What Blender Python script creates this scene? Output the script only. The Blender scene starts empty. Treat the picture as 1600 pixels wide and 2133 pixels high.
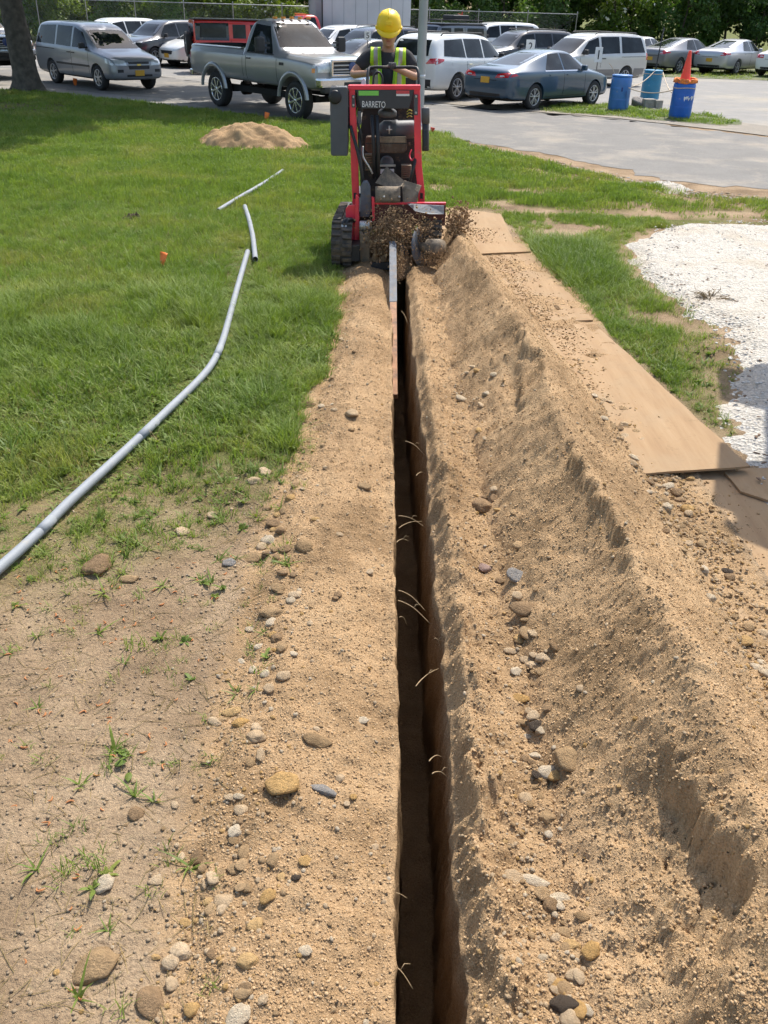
import bpy, bmesh, math, random
import numpy as np
from mathutils import Vector, Matrix, Euler
from mathutils.bvhtree import BVHTree

scene = bpy.context.scene
COL = scene.collection
R_ = math.radians

# ------------------------------------------------------------------ camera
FPX, CAMH, YHOR, ROLL = 1800.0, 2.4, 14.0, R_(1.7)
PITCH = math.atan((1066.5 - YHOR) / FPX)
_fw = np.array([0, math.cos(PITCH), -math.sin(PITCH)])
_r0 = np.array([1.0, 0, 0]); _u0 = np.array([0, math.sin(PITCH), math.cos(PITCH)])
_rt = math.cos(ROLL) * _r0 + math.sin(ROLL) * _u0
_up = math.cos(ROLL) * _u0 - math.sin(ROLL) * _r0
cam_d = bpy.data.cameras.new('camera'); cam = bpy.data.objects.new('camera', cam_d); COL.objects.link(cam)
cam_d.sensor_fit = 'VERTICAL'; cam_d.sensor_height = 36.0; cam_d.lens = FPX / 2133.0 * 36.0
cam_d.clip_start = 0.05; cam_d.clip_end = 2000
mw = Matrix.Identity(4)
for i in range(3):
    mw[i][0] = _rt[i]; mw[i][1] = _up[i]; mw[i][2] = -_fw[i]
mw[0][3], mw[1][3], mw[2][3] = 0, 0, CAMH
cam.matrix_world = mw
scene.camera = cam

# ------------------------------------------------------------------ sky, sun, exposure
SUN_AZ, SUN_EL = R_(24), R_(57)          # azimuth from +Y towards +X
world = bpy.data.worlds.new('World'); scene.world = world; world.use_nodes = True
wn = world.node_tree.nodes; wl = world.node_tree.links
sky = wn.new('ShaderNodeTexSky'); sky.sky_type = 'NISHITA'; sky.sun_disc = False
sky.sun_elevation = SUN_EL; sky.sun_rotation = SUN_AZ; sky.air_density = 1.2; sky.dust_density = 2.5
bg = wn['Background']; bg.inputs['Strength'].default_value = 0.15
wl.new(sky.outputs[0], bg.inputs[0])
sun_d = bpy.data.lights.new('sun', 'SUN'); sun_d.energy = 4.0; sun_d.angle = R_(0.55); sun_d.color = (1.0, 0.955, 0.88)
sun = bpy.data.objects.new('sun', sun_d); COL.objects.link(sun)
SUNV = Vector((math.cos(SUN_EL) * math.sin(SUN_AZ), math.cos(SUN_EL) * math.cos(SUN_AZ), math.sin(SUN_EL)))
sun.rotation_euler = SUNV.to_track_quat('Z', 'Y').to_euler(); sun.location = SUNV * 40
vs = scene.view_settings
vs.view_transform = 'Standard'; vs.look = 'None'; vs.exposure = 0.58; vs.gamma = 1.0; vs.use_curve_mapping = False
scene.cycles.use_denoising = True; scene.cycles.use_adaptive_sampling = True; scene.cycles.adaptive_threshold = 0.03
scene.cycles.max_bounces = 5; scene.cycles.diffuse_bounces = 3; scene.cycles.glossy_bounces = 3; scene.cycles.transparent_max_bounces = 8

# ------------------------------------------------------------------ numeric helpers
def gpx(px, py, z=0.0):
    """point of the ground plane (height z) seen at a photograph pixel"""
    d = _fw * FPX + _rt * (px - 800) + _up * (1066.5 - py)
    t = (z - CAMH) / d[2]
    return np.array([d[0] * t, d[1] * t, z])
def wpx(px, py, Y):
    d = _fw * FPX + _rt * (px - 800) + _up * (1066.5 - py)
    t = Y / d[1]
    return Vector((d[0] * t, Y, d[2] * t + CAMH))

def _hash(ix, iy, seed):
    h = (ix.astype(np.int64) * 374761393 + iy.astype(np.int64) * 668265263 + seed * 1442695041) & 0xFFFFFFFF
    h = ((h ^ (h >> 13)) * 1274126177) & 0xFFFFFFFF
    return ((h ^ (h >> 16)) & 0xFFFFFFFF)
def noise2(x, y, seed=0):
    x = np.asarray(x, float); y = np.asarray(y, float)
    x, y = np.broadcast_arrays(x, y)
    ix = np.floor(x); iy = np.floor(y); fx = x - ix; fy = y - iy
    u = fx * fx * fx * (fx * (fx * 6 - 15) + 10); v = fy * fy * fy * (fy * (fy * 6 - 15) + 10)
    def g(dx, dy):
        a = _hash(ix + dx, iy + dy, seed) * (2 * math.pi / 4294967296.0)
        return np.cos(a) * (fx - dx) + np.sin(a) * (fy - dy)
    a = g(0, 0); b = g(1, 0); c = g(0, 1); d = g(1, 1)
    return (a + u * (b - a) + v * ((c + u * (d - c)) - (a + u * (b - a)))) * 1.5
def fbm(x, y, o=4, seed=0, gain=0.5):
    s = 0; a = 1.0; f = 1.0
    for k in range(o):
        s = s + a * noise2(np.asarray(x) * f + 17.3 * k, np.asarray(y) * f - 9.1 * k, seed + k); a *= gain; f *= 2.03
    return s
def sstep(a, b, x):
    t = np.clip((np.asarray(x, float) - a) / (b - a), 0, 1); return t * t * (3 - 2 * t)

# ------------------------------------------------------------------ object helpers
def link(o, parent=None):
    COL.objects.link(o)
    if parent is not None: o.parent = parent
    return o
def tag(o, label, cat, group=None, kind=None):
    o['label'] = label; o['category'] = cat
    if group: o['group'] = group
    if kind: o['kind'] = kind
    return o
def empty(name, loc=(0, 0, 0), rz=0.0):
    o = bpy.data.objects.new(name, None); link(o); o.location = loc; o.rotation_euler = (0, 0, rz)
    o.empty_display_size = 0.2
    return o
def mesh_obj(name, verts, faces, mat=None, parent=None, smooth=False):
    me = bpy.data.meshes.new(name)
    me.from_pydata([tuple(v) for v in verts], [], [tuple(f) for f in faces])
    if mat: me.materials.append(mat)
    if smooth: me.polygons.foreach_set('use_smooth', [True] * len(me.polygons))
    me.update()
    return link(bpy.data.objects.new(name, me), parent)
def np_mesh(name, co, quads, mat, smooth=True):
    me = bpy.data.meshes.new(name)
    nv, nf, k = len(co), len(quads), quads.shape[1]
    me.vertices.add(nv); me.vertices.foreach_set('co', np.asarray(co, np.float32).ravel())
    me.loops.add(nf * k); me.loops.foreach_set('vertex_index', np.asarray(quads, np.int32).ravel())
    me.polygons.add(nf); me.polygons.foreach_set('loop_start', np.arange(0, nf * k, k, dtype=np.int32))
    try: me.polygons.foreach_set('loop_total', np.full(nf, k, np.int32))
    except Exception: pass
    me.update(calc_edges=True); me.validate()
    if smooth: me.polygons.foreach_set('use_smooth', np.ones(len(me.polygons), bool))
    if mat: me.materials.append(mat)
    return me
def grid_quads(nr, nc):
    i = np.arange(nr * nc).reshape(nr, nc)
    return np.stack([i[:-1, :-1], i[:-1, 1:], i[1:, 1:], i[1:, :-1]], -1).reshape(-1, 4)
def copy_tree(o, parent=None):
    c = o.copy(); link(c, parent)
    if parent is not None: c.matrix_parent_inverse = o.matrix_parent_inverse.copy()
    for ch in list(o.children): copy_tree(ch, c)
    return c

class MB:
    """collects simple shapes; build() links them as one mesh object"""
    def __init__(s): s.v = []; s.f = []; s.sm = []
    def add(s, vs, fs, M=None, smooth=False):
        b = len(s.v)
        for p in vs:
            p = Vector(p)
            if M is not None: p = M @ p
            s.v.append(p)
        for f in fs: s.f.append([b + i for i in f]); s.sm.append(smooth)
        return s
    def box(s, c, d, M=None, bev=0.0, rot=None):
        bm = bmesh.new(); bmesh.ops.create_cube(bm, size=1.0)
        for v in bm.verts: v.co = Vector((v.co.x * d[0], v.co.y * d[1], v.co.z * d[2]))
        if bev > 0: bmesh.ops.bevel(bm, geom=bm.edges[:], offset=bev, segments=2, affect='EDGES', profile=0.6)
        T = Matrix.Translation(Vector(c))
        if rot: T = T @ Euler(rot).to_matrix().to_4x4()
        if M is not None: T = M @ T
        bm.verts.index_update()
        s.add([v.co for v in bm.verts], [[v.index for v in f.verts] for f in bm.faces], T); bm.free(); return s
    def bar(s, p0, p1, w, h, bev=0.0, upv=(0, 0, 1)):
        p0 = Vector(p0); p1 = Vector(p1); d = p1 - p0; L = d.length; z = d.normalized()
        x = Vector(upv).cross(z)
        if x.length < 1e-4: x = Vector((1, 0, 0)).cross(z)
        x.normalize(); y = z.cross(x)
        M = Matrix((x.to_4d(), y.to_4d(), z.to_4d(), Vector((0, 0, 0, 1)))).transposed()
        for i in range(3): M[3][i] = 0
        M[0][3], M[1][3], M[2][3] = (p0 + p1) / 2; M[3][3] = 1
        return s.box((0, 0, 0), (w, h, L), M, bev)
    def tube(s, pts, r, n=8, cap=True):
        pts = [Vector(p) for p in pts]; rs = r if isinstance(r, (list, tuple)) else [r] * len(pts)
        b = len(s.v); t0 = None; prev = None
        for i, p in enumerate(pts):
            d = (pts[min(i + 1, len(pts) - 1)] - pts[max(i - 1, 0)])
            d = d.normalized() if d.length > 1e-9 else Vector((0, 0, 1))
            if prev is None:
                a = Vector((0, 0, 1)) if abs(d.z) < 0.9 else Vector((1, 0, 0)); x = a.cross(d).normalized()
            else: x = (prev - d * prev.dot(d)).normalized()
            prev = x; y = d.cross(x)
            for k in range(n):
                a = 2 * math.pi * k / n; s.v.append(p + (x * math.cos(a) + y * math.sin(a)) * rs[i])
        for i in range(len(pts) - 1):
            for k in range(n):
                a = b + i * n + k; c = b + i * n + (k + 1) % n
                s.f.append([a, c, c + n, a + n]); s.sm.append(True)
        if cap:
            s.f.append([b + k for k in range(n)][::-1]); s.sm.append(False)
            e = b + (len(pts) - 1) * n; s.f.append([e + k for k in range(n)]); s.sm.append(False)
        return s
    def lathe(s, prof, c, axis=(0, 0, 1), n=20, M=None):
        z = Vector(axis).normalized(); a = Vector((0, 0, 1)) if abs(z.z) < 0.9 else Vector((1, 0, 0))
        x = a.cross(z).normalized(); y = z.cross(x); c = Vector(c); b = len(s.v)
        for (r, h) in prof:
            for k in range(n):
                t = 2 * math.pi * k / n; p = c + z * h + (x * math.cos(t) + y * math.sin(t)) * max(r, 1e-4)
                s.v.append(M @ p if M is not None else p)
        for i in range(len(prof) - 1):
            for k in range(n):
                p = b + i * n + k; q = b + i * n + (k + 1) % n
                s.f.append([p, q, q + n, p + n]); s.sm.append(True)
        s.f.append([b + k for k in range(n)][::-1]); s.sm.append(False)
        e = b + (len(prof) - 1) * n; s.f.append([e + k for k in range(n)]); s.sm.append(False)
        return s
    def prism(s, poly, ax, a0, a1, M=None):
        """poly 2-D extruded along axis ax from a0 to a1"""
        def P(u, v, w):
            return {'x': (w, u, v), 'y': (u, w, v), 'z': (u, v, w)}[ax]
        n = len(poly); vs = [P(u, v, a0) for u, v in poly] + [P(u, v, a1) for u, v in poly]
        fs = [list(range(n))[::-1], [n + i for i in range(n)]] + [[i, (i + 1) % n, n + (i + 1) % n, n + i] for i in range(n)]
        return s.add(vs, fs, M)
    def plate(s, pts, thick):
        """planar 3-D polygon given thickness along its normal (backwards)"""
        pts = [Vector(p) for p in pts]; nrm = (pts[1] - pts[0]).cross(pts[2] - pts[0]).normalized() * thick
        n = len(pts)
        return s.add(pts + [p - nrm for p in pts], [list(range(n)), [n + i for i in range(n)][::-1]] + [[i, n + i, n + (i + 1) % n, (i + 1) % n] for i in range(n)])
    def build(s, name, mat, parent=None, smooth=None, bevel=0.0, fixn=True):
        me = bpy.data.meshes.new(name); me.from_pydata([tuple(v) for v in s.v], [], s.f)
        if mat: me.materials.append(mat)
        me.polygons.foreach_set('use_smooth', s.sm if smooth is None else [smooth] * len(s.f)); me.update()
        if fixn:
            bm = bmesh.new(); bm.from_mesh(me); bmesh.ops.recalc_face_normals(bm, faces=bm.faces[:])
            if bevel > 0:
                bmesh.ops.bevel(bm, geom=[e for e in bm.edges if len(e.link_faces) == 2 and e.calc_face_angle(0) > 0.6], offset=bevel, segments=2, affect='EDGES', profile=0.6)
            bm.to_mesh(me); bm.free()
        return link(bpy.data.objects.new(name, me), parent)

# ------------------------------------------------------------------ materials
def nmat(name):
    m = bpy.data.materials.new(name); m.use_nodes = True
    n = m.node_tree.nodes; return m, n, m.node_tree.links, n['Principled BSDF']
def M(name, col, rough=0.6, metal=0.0, var=0.12, scale=6.0, bump=0.0, bscale=60.0, coat=0.0, dirt=None, dirt_amt=0.0, coord='Object', spec=None, emit=0.0):
    m, n, l, b = nmat(name)
    tc = n.new('ShaderNodeTexCoord')
    ns = n.new('ShaderNodeTexNoise'); ns.inputs['Scale'].default_value = scale; ns.inputs['Detail'].default_value = 6
    l.new(tc.outputs[coord], ns.inputs['Vector'])
    rmp = n.new('ShaderNodeValToRGB'); e = rmp.color_ramp.elements
    e[0].position = 0.3; e[1].position = 0.7
    e[0].color = (*[max(0, c * (1 - var)) for c in col], 1); e[1].color = (*[min(1, c * (1 + var)) for c in col], 1)
    l.new(ns.outputs[0], rmp.inputs[0]); out = rmp.outputs[0]
    if dirt:
        n2 = n.new('ShaderNodeTexNoise'); n2.inputs['Scale'].default_value = scale * 0.7 + 1; n2.inputs['Detail'].default_value = 8; n2.inputs['Roughness'].default_value = 0.7
        l.new(tc.outputs[coord], n2.inputs['Vector'])
        r2 = n.new('ShaderNodeMapRange'); r2.inputs[1].default_value = 0.62 - dirt_amt * 0.4; r2.inputs[2].default_value = 0.75 - dirt_amt * 0.2
        l.new(n2.outputs[0], r2.inputs[0])
        mx = n.new('ShaderNodeMix'); mx.data_type = 'RGBA'; mx.inputs[7].default_value = (*dirt, 1)
        l.new(r2.outputs[0], mx.inputs[0]); l.new(out, mx.inputs[6]); out = mx.outputs[2]
    l.new(out, b.inputs['Base Color'])
    b.inputs['Roughness'].default_value = rough; b.inputs['Metallic'].default_value = metal
    if spec is not None: b.inputs['Specular IOR Level'].default_value = spec
    if coat: b.inputs['Coat Weight'].default_value = coat; b.inputs['Coat Roughness'].default_value = 0.05
    if bump:
        n3 = n.new('ShaderNodeTexNoise'); n3.inputs['Scale'].default_value = bscale; n3.inputs['Detail'].default_value = 5
        l.new(tc.outputs[coord], n3.inputs['Vector'])
        bp = n.new('ShaderNodeBump'); bp.inputs['Strength'].default_value = min(1, bump); bp.inputs['Distance'].default_value = 0.01
        l.new(n3.outputs[0], bp.inputs['Height']); l.new(bp.outputs[0], b.inputs['Normal'])
    return m

def tex_noise(n, l, vec, scale, detail=6, rough=0.55):
    t = n.new('ShaderNodeTexNoise'); t.inputs['Scale'].default_value = scale; t.inputs['Detail'].default_value = detail; t.inputs['Roughness'].default_value = rough
    l.new(vec, t.inputs['Vector']); return t.outputs[0]
def ramp(n, l, fac, stops):
    r = n.new('ShaderNodeValToRGB'); el = r.color_ramp.elements
    while len(el) < len(stops): el.new(0.5)
    for e, (p, c) in zip(el, stops): e.position = p; e.color = (*c, 1)
    l.new(fac, r.inputs[0]); return r.outputs[0]
def mixc(n, l, fac, a, b, mode='MIX'):
    m = n.new('ShaderNodeMix'); m.data_type = 'RGBA'; m.blend_type = mode
    if isinstance(fac, float): m.inputs[0].default_value = fac
    else: l.new(fac, m.inputs[0])
    for i, c in ((6, a), (7, b)):
        if isinstance(c, tuple): m.inputs[i].default_value = (*c, 1)
        else: l.new(c, m.inputs[i])
    return m.outputs[2]
def maprange(n, l, v, a, b, c=0.0, d=1.0):
    m = n.new('ShaderNodeMapRange'); l.new(v, m.inputs[0])
    for i, x in zip((1, 2, 3, 4), (a, b, c, d)): m.inputs[i].default_value = x
    return m.outputs[0]
def math_n(n, l, op, a, b):
    m = n.new('ShaderNodeMath'); m.operation = op
    for i, x in ((0, a), (1, b)):
        if isinstance(x, (int, float)): m.inputs[i].default_value = x
        else: l.new(x, m.inputs[i])
    return m.outputs[0]
def bump_to(n, l, b, h, strength=0.6, dist=0.02):
    bp = n.new('ShaderNodeBump'); bp.inputs['Strength'].default_value = strength; bp.inputs['Distance'].default_value = dist
    l.new(h, bp.inputs['Height']); l.new(bp.outputs[0], b.inputs['Normal'])

SAND_A, SAND_B, SAND_C = (0.265, 0.172, 0.090), (0.405, 0.268, 0.145), (0.55, 0.405, 0.245)
def sand_color(n, l, pos):
    a = ramp(n, l, tex_noise(n, l, pos, 2.2, 4), [(0.34, SAND_A), (0.54, SAND_B), (0.8, (0.46, 0.318, 0.180))])
    g = ramp(n, l, tex_noise(n, l, pos, 150, 2, 0.6), [(0.30, (0.66, 0.64, 0.60)), (0.5, (1, 1, 1)), (0.72, (1.28, 1.28, 1.3))])
    a = mixc(n, l, 0.85, a, g, 'MULTIPLY')
    vo = n.new('ShaderNodeTexVoronoi'); vo.inputs['Scale'].default_value = 75; l.new(pos, vo.inputs['Vector'])
    sp = maprange(n, l, vo.outputs['Color'], 0.80, 0.88)
    near = maprange(n, l, vo.outputs['Distance'], 0.42, 0.30)
    f = math_n(n, l, 'MULTIPLY', sp, near)
    a = mixc(n, l, math_n(n, l, 'MULTIPLY', f, 0.55), a, SAND_C)
    return a
def mat_sand(name='sand'):
    m, n, l, b = nmat(name)
    geo = n.new('ShaderNodeNewGeometry'); pos = geo.outputs['Position']
    l.new(sand_color(n, l, pos), b.inputs['Base Color'])
    b.inputs['Roughness'].default_value = 0.95; b.inputs['Specular IOR Level'].default_value = 0.15
    h = tex_noise(n, l, pos, 110, 3, 0.7)
    bump_to(n, l, b, h, 0.8, 0.014)
    return m
def mat_ground():
    m, n, l, b = nmat('lawn_soil')
    geo = n.new('ShaderNodeNewGeometry'); pos = geo.outputs['Position']
    at = n.new('ShaderNodeAttribute'); at.attribute_name = 'masks'
    sep = n.new('ShaderNodeSeparateColor'); l.new(at.outputs['Color'], sep.inputs[0])
    sand = sand_color(n, l, pos)
    big = tex_noise(n, l, pos, 1.7, 6)
    soil = ramp(n, l, big, [(0.28, (0.16, 0.108, 0.064)), (0.48, (0.29, 0.205, 0.126)), (0.72, (0.42, 0.310, 0.20))])
    soil = mixc(n, l, 0.8, soil, ramp(n, l, tex_noise(n, l, pos, 60, 5, 0.7), [(0.28, (0.5, 0.48, 0.45)), (0.52, (1, 1, 1)), (0.75, (1.3, 1.28, 1.2))]), 'MULTIPLY')
    lit = tex_noise(n, l, pos, 28, 4, 0.7)
    soil = mixc(n, l, maprange(n, l, lit, 0.60, 0.70, 0, 0.55), soil, (0.36, 0.29, 0.17))
    grass = ramp(n, l, tex_noise(n, l, pos, 0.9, 6), [(0.3, (0.075, 0.098, 0.024)), (0.5, (0.115, 0.132, 0.032)), (0.72, (0.185, 0.160, 0.060))])
    grass = mixc(n, l, 0.8, grass, ramp(n, l, tex_noise(n, l, pos, 45, 4, 0.7), [(0.3, (0.45, 0.45, 0.4)), (0.55, (1, 1, 1)), (0.75, (1.3, 1.25, 1.1))]), 'MULTIPLY')
    c = mixc(n, l, sep.outputs[1], soil, grass)
    sm = maprange(n, l, math_n(n, l, 'ADD', sep.outputs[0], math_n(n, l, 'MULTIPLY', math_n(n, l, 'SUBTRACT', tex_noise(n, l, pos, 14, 5), 0.5), 0.9)), 0.30, 0.72)
    c = mixc(n, l, sm, c, sand)
    c = mixc(n, l, maprange(n, l, sep.outputs[2], 0.0, 1.0, 0.0, 0.85), c, (0.085, 0.047, 0.021))  # trench shade painted into the soil colour, darker with depth
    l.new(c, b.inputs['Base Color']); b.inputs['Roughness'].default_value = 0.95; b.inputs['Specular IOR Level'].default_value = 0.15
    h = tex_noise(n, l, pos, 90, 4, 0.68)
    bump_to(n, l, b, h, 0.8, 0.02)
    return m
# ================================================================== GROUND, TRENCH, SPOIL
TR_END = 9.55
def trench_edges(y):
    y = np.asarray(y, float)
    y = np.clip(y, 0, 10)
    xl = np.interp(y, [1.3, 2.45, 4.4, 7, 9.5], [.065, .082, .045, .02, 0]) + 0.010 * noise2(y * .8, 0 * y + 3.1, 5) + 0.010 * noise2(y * 3.7, 0 * y + 1.7, 6) + .005 * fbm(y * 9.3, 0 * y + 5.7, 3, 9, .6)
    xr = np.interp(y, [1.3, 2.45, 4.4, 7, 9.5], [.268, .268, .256, .190, .155]) + 0.012 * noise2(y * .9, 0 * y + 8.1, 7) + 0.016 * noise2(y * 3.1, 0 * y + 4.2, 8) + .007 * fbm(y * 8.1, 0 * y + 7.2, 3, 10, .6)
    return xl, xr
# left edge of the thrown sand, read off along the trench
_sl = np.array([gpx(*p)[:2] for p in [(360, 2300), (375, 2133), (395, 2000), (400, 1850), (430, 1700), (470, 1550), (500, 1400), (525, 1300), (545, 1180), (575, 1080), (605, 1000), (640, 930), (645, 860), (690, 780), (702, 700), (716, 640), (722, 570), (738, 520)]])
def sand_left(y): return np.interp(y, _sl[:, 1], _sl[:, 0])
def crest(y):   return np.interp(y, [0, 2, 4, 5.6, 7, 8.8, 10, 11.3], [1.06, 1.06, 0.95, 0.97, 0.89, 0.70, 0.70, 0.80])
def crest_h(y): return np.interp(y, [0, 2, 4, 6, 7.5, 9, 10.2, 10.9, 11.3], [0.56, 0.56, 0.54, 0.50, 0.44, 0.38, 0.29, 0.12, 0.0])
def toe_r(y):   return np.interp(y, [0, 2.6, 4.1, 6.0, 7.5, 9, 10.2, 11.3], [1.56, 1.60, 1.67, 1.50, 1.33, 1.17, 1.03, 0.98])
def toe_l(y):   return np.interp(y, [0, 2, 4, 7, 9, 10, 11.3], [0.53, 0.53, 0.50, 0.43, 0.40, 0.52, 0.62])
def lawn_z(x, y):
    f = sstep(19, 14, y) * sstep(-9, -6, x)
    f = f * (1 - sstep(1.6, 2.2, x) * sstep(7, 11, y))
    return 0.012 * fbm(x * 1.5, y * 1.5, 4, 21) * f + 0.010 * fbm(x * 9, y * 9, 4, 22, .6) * f * (y < 8)
def ground_z(x, y):
    x = np.asarray(x, float); y = np.asarray(y, float)
    z = lawn_z(x, y)
    xl, xr = trench_edges(y); sl = sand_left(y)
    u = np.clip((x - sl) / np.maximum(xl - sl, .05), 0, 1)
    live = sstep(TR_END + .5, TR_END - .3, y)
    band = np.sin(np.clip(u * 1.12, 0, 1) * math.pi) ** 0.8 * 0.065 * (u > 0) * (x < xl + .01)
    rough = 0.011 * fbm(x * 9, y * 9, 4, 31, .6) * sstep(0, .15, u)
    z = z + (band + rough) * live * (x < xl + .02)
    rr = sstep(xr - .02, xr + .06, x) * (x < 1.9)
    u2 = x - xr
    bh = np.interp(y, [0, 3, 5, 8, 9.6], [.125, .115, .085, .05, .03]) * (1 + .5 * fbm(y * 1.7, 0 * y + 2, 3, 34))
    face = sstep(.0, .075, u2 + .022 * fbm(x * 11, y * 11, 3, 35)) * (1 - .75 * sstep(.07, .24, u2))
    z = z + live * rr * (0.030 + 0.014 * fbm(x * 7, y * 7, 4, 33, .6)) + live * (u2 > -.02) * (x < .62) * bh * face * (1 + .35 * fbm(x * 9, y * 5, 4, 36, .65))
    return z
def ridge_z(x, y):
    x = np.asarray(x, float); y = np.asarray(y, float)
    c = crest(y) + 0.035 * fbm(y * 1.4, 0 * y + 2, 3, 41); h = crest_h(y) + 0.02 * fbm(y * 1.1, 0 * y + 6, 3, 42)
    tl = toe_l(y) + 0.03 * fbm(y * 2, 0 * y + 5, 3, 43); tr = toe_r(y) + 0.05 * fbm(y * 1.7, 0 * y + 9, 3, 44)
    d = x - c
    L = 1 + d / np.maximum(c - tl, .05); Rr = 1 - d / np.maximum(tr - c, .05)
    t = np.minimum(L, Rr)
    k = 0.10; t = np.where(np.abs(d) < .05, t - k * np.maximum(0, 1 - np.abs(d) / .05) ** 2 * .4, t)
    tt = np.where(d < 0, np.sign(t) * np.abs(t) ** 1.12, np.sign(t) * np.abs(t) ** 1.10)
    z = h * tt
    z = np.where(h < .02, np.minimum(z, 0) - .06, z)
    on = sstep(-.1, .25, t)
    # slumped scarps on the trench side of the crest
    dd = -d
    jag = 0.020 * fbm(y * 9.5, x * 9.0, 4, 55, .65)
    s1 = 0.12 + 0.13 * fbm(y * 1.3, 0 * y + 1, 3, 51) + jag; act = sstep(0.02, 0.22, noise2(y * .75, 0 * y + 4.4, 52) + 0.12) * sstep(6.2, 4.6, y)
    z = z - act * (0.13 * sstep(s1 - .010, s1 + .012, dd) * sstep(.46, .12, dd))
    s2 = 0.02 + 0.05 * fbm(y * 2.7, 0 * y + 7, 3, 53) + jag; act2 = sstep(-0.02, 0.2, noise2(y * .9, 0 * y + 1.4, 54) + 0.02) * sstep(7.5, 5.5, y)
    z = z - act2 * (0.06 * sstep(s2 - .008, s2 + .010, dd) * sstep(.30, .08, dd))
    s3 = 0.24 + 0.06 * fbm(y * 2.2, 0 * y + 3, 3, 56) + jag; act3 = sstep(0.0, 0.25, noise2(y * 1.2, 0 * y + 8.4, 57)) * sstep(5.5, 4, y)
    z = z - act3 * (0.05 * sstep(s3 - .010, s3 + .012, dd) * sstep(.46, .28, dd))
    crack = np.abs(noise2(y * 5.5 + .8 * fbm(x * 6, y * 6, 2, 58), x * 1.6, 59)); z = z - on * act * .035 * sstep(.05, .0, crack) * sstep(.02, .08, dd) * sstep(.40, .25, dd)
    z = z + on * (0.030 * fbm(x * 3.3, y * 2.6, 4, 61) + 0.013 * fbm(x * 12, y * 12, 4, 62, .6) + 0.0045 * fbm(x * 42, y * 42, 2, 63))
    z = z - on * 0.012 * np.maximum(0, noise2(x * 22, y * 11, 64) - .25) * (d < 0) * 2
    return z
def surf_z(x, y): return np.maximum(ground_z(x, y), ridge_z(x, y))
def hit(px, py):
    """where a photograph pixel meets the dug-up ground"""
    d = _fw * FPX + _rt * (px - 800) + _up * (1066.5 - py); d = d / np.linalg.norm(d)
    t0 = (0.62 - CAMH) / d[2]; t1 = (-0.05 - CAMH) / d[2]
    ts = np.linspace(t0, t1, 400); x = d[0] * ts; y = d[1] * ts; z = CAMH + d[2] * ts
    s = surf_z(x, y); k = np.argmax(z <= s)
    if z[k] > s[k]: k = len(ts) - 1
    return x[k], y[k], s[k]

def bare_noise(x, y): return fbm(x * 1.1, y * 1.1, 4, 71)
_gr = np.array([gpx(*p)[:2] for p in [(1600, 466), (1500, 462), (1410, 458), (1340, 488), (1288, 512), (1330, 560), (1400, 610), (1490, 652), (1500, 720), (1470, 800), (1452, 870), (1470, 930), (1540, 985), (1600, 1010)]])
def grass_density(x, y):
    """share of the ground that carries grass, 0..1"""
    x = np.asarray(x, float); y = np.asarray(y, float)
    yb = 3.0 + (x + 1.9) * 0.92
    left = sstep(yb - .75, yb + 1.7, y + .8 * bare_noise(x, y)) * sstep(0.0, -0.10, x - sand_left(np.minimum(y, 9.0)) + .05 * fbm(x * 5, y * 5, 3, 72))
    left = np.where(y > 9.6, np.maximum(left, sstep(9.6, 10, y)), left)
    # right strip between the boards and the white gravel
    ply = np.interp(y, [2, 4.7, 7.5, 10.1, 12.2, 12.6], [2.3, 2.28, 1.85, 1.60, 1.46, 0.9])
    gl = np.interp(y, [4.6, 5.2, 5.9, 6.6, 7.4, 8.2, 9.2, 10.6, 11.6, 12.4], [2.2, 2.25, 2.42, 2.75, 2.85, 2.75, 2.55, 2.75, 3.3, 30])
    right = sstep(ply - .02, ply + .06, x) * sstep(gl + .15, gl - .35, x) * sstep(4.6, 5.4, y)
    p1 = np.exp(-(((x - 2.05) / .75) ** 2 + ((y - 11.35) / .55) ** 2)); p2 = np.exp(-(((x - 2.55) / .35) ** 2 + ((y - 7.7) / .9) ** 2)); p3 = np.exp(-(((x - 2.35) / .28) ** 2 + ((y - 6.4) / .6) ** 2))
    right = right * np.clip(1 - 1.25 * p1 - .75 * p2 - .45 * p3 + .6 * bare_noise(x * 1.7 + 4, y * 1.7), 0, 1)
    d = np.where((x > 0.9) & (y < 16), np.where(x > ply - .03, right, 0), left * (x < 0.75))
    d = np.where(y > 12.2, np.where(x > .5, np.clip(1 - .85 * sstep(-.05, .35, bare_noise(x * .9, y * 1.4)) - .9 * np.exp(-((y - 12.35 - .12 * (x - 2)) / .4) ** 2), 0, 1), 1.0), d)
    return np.clip(d, 0, 1)

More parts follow.
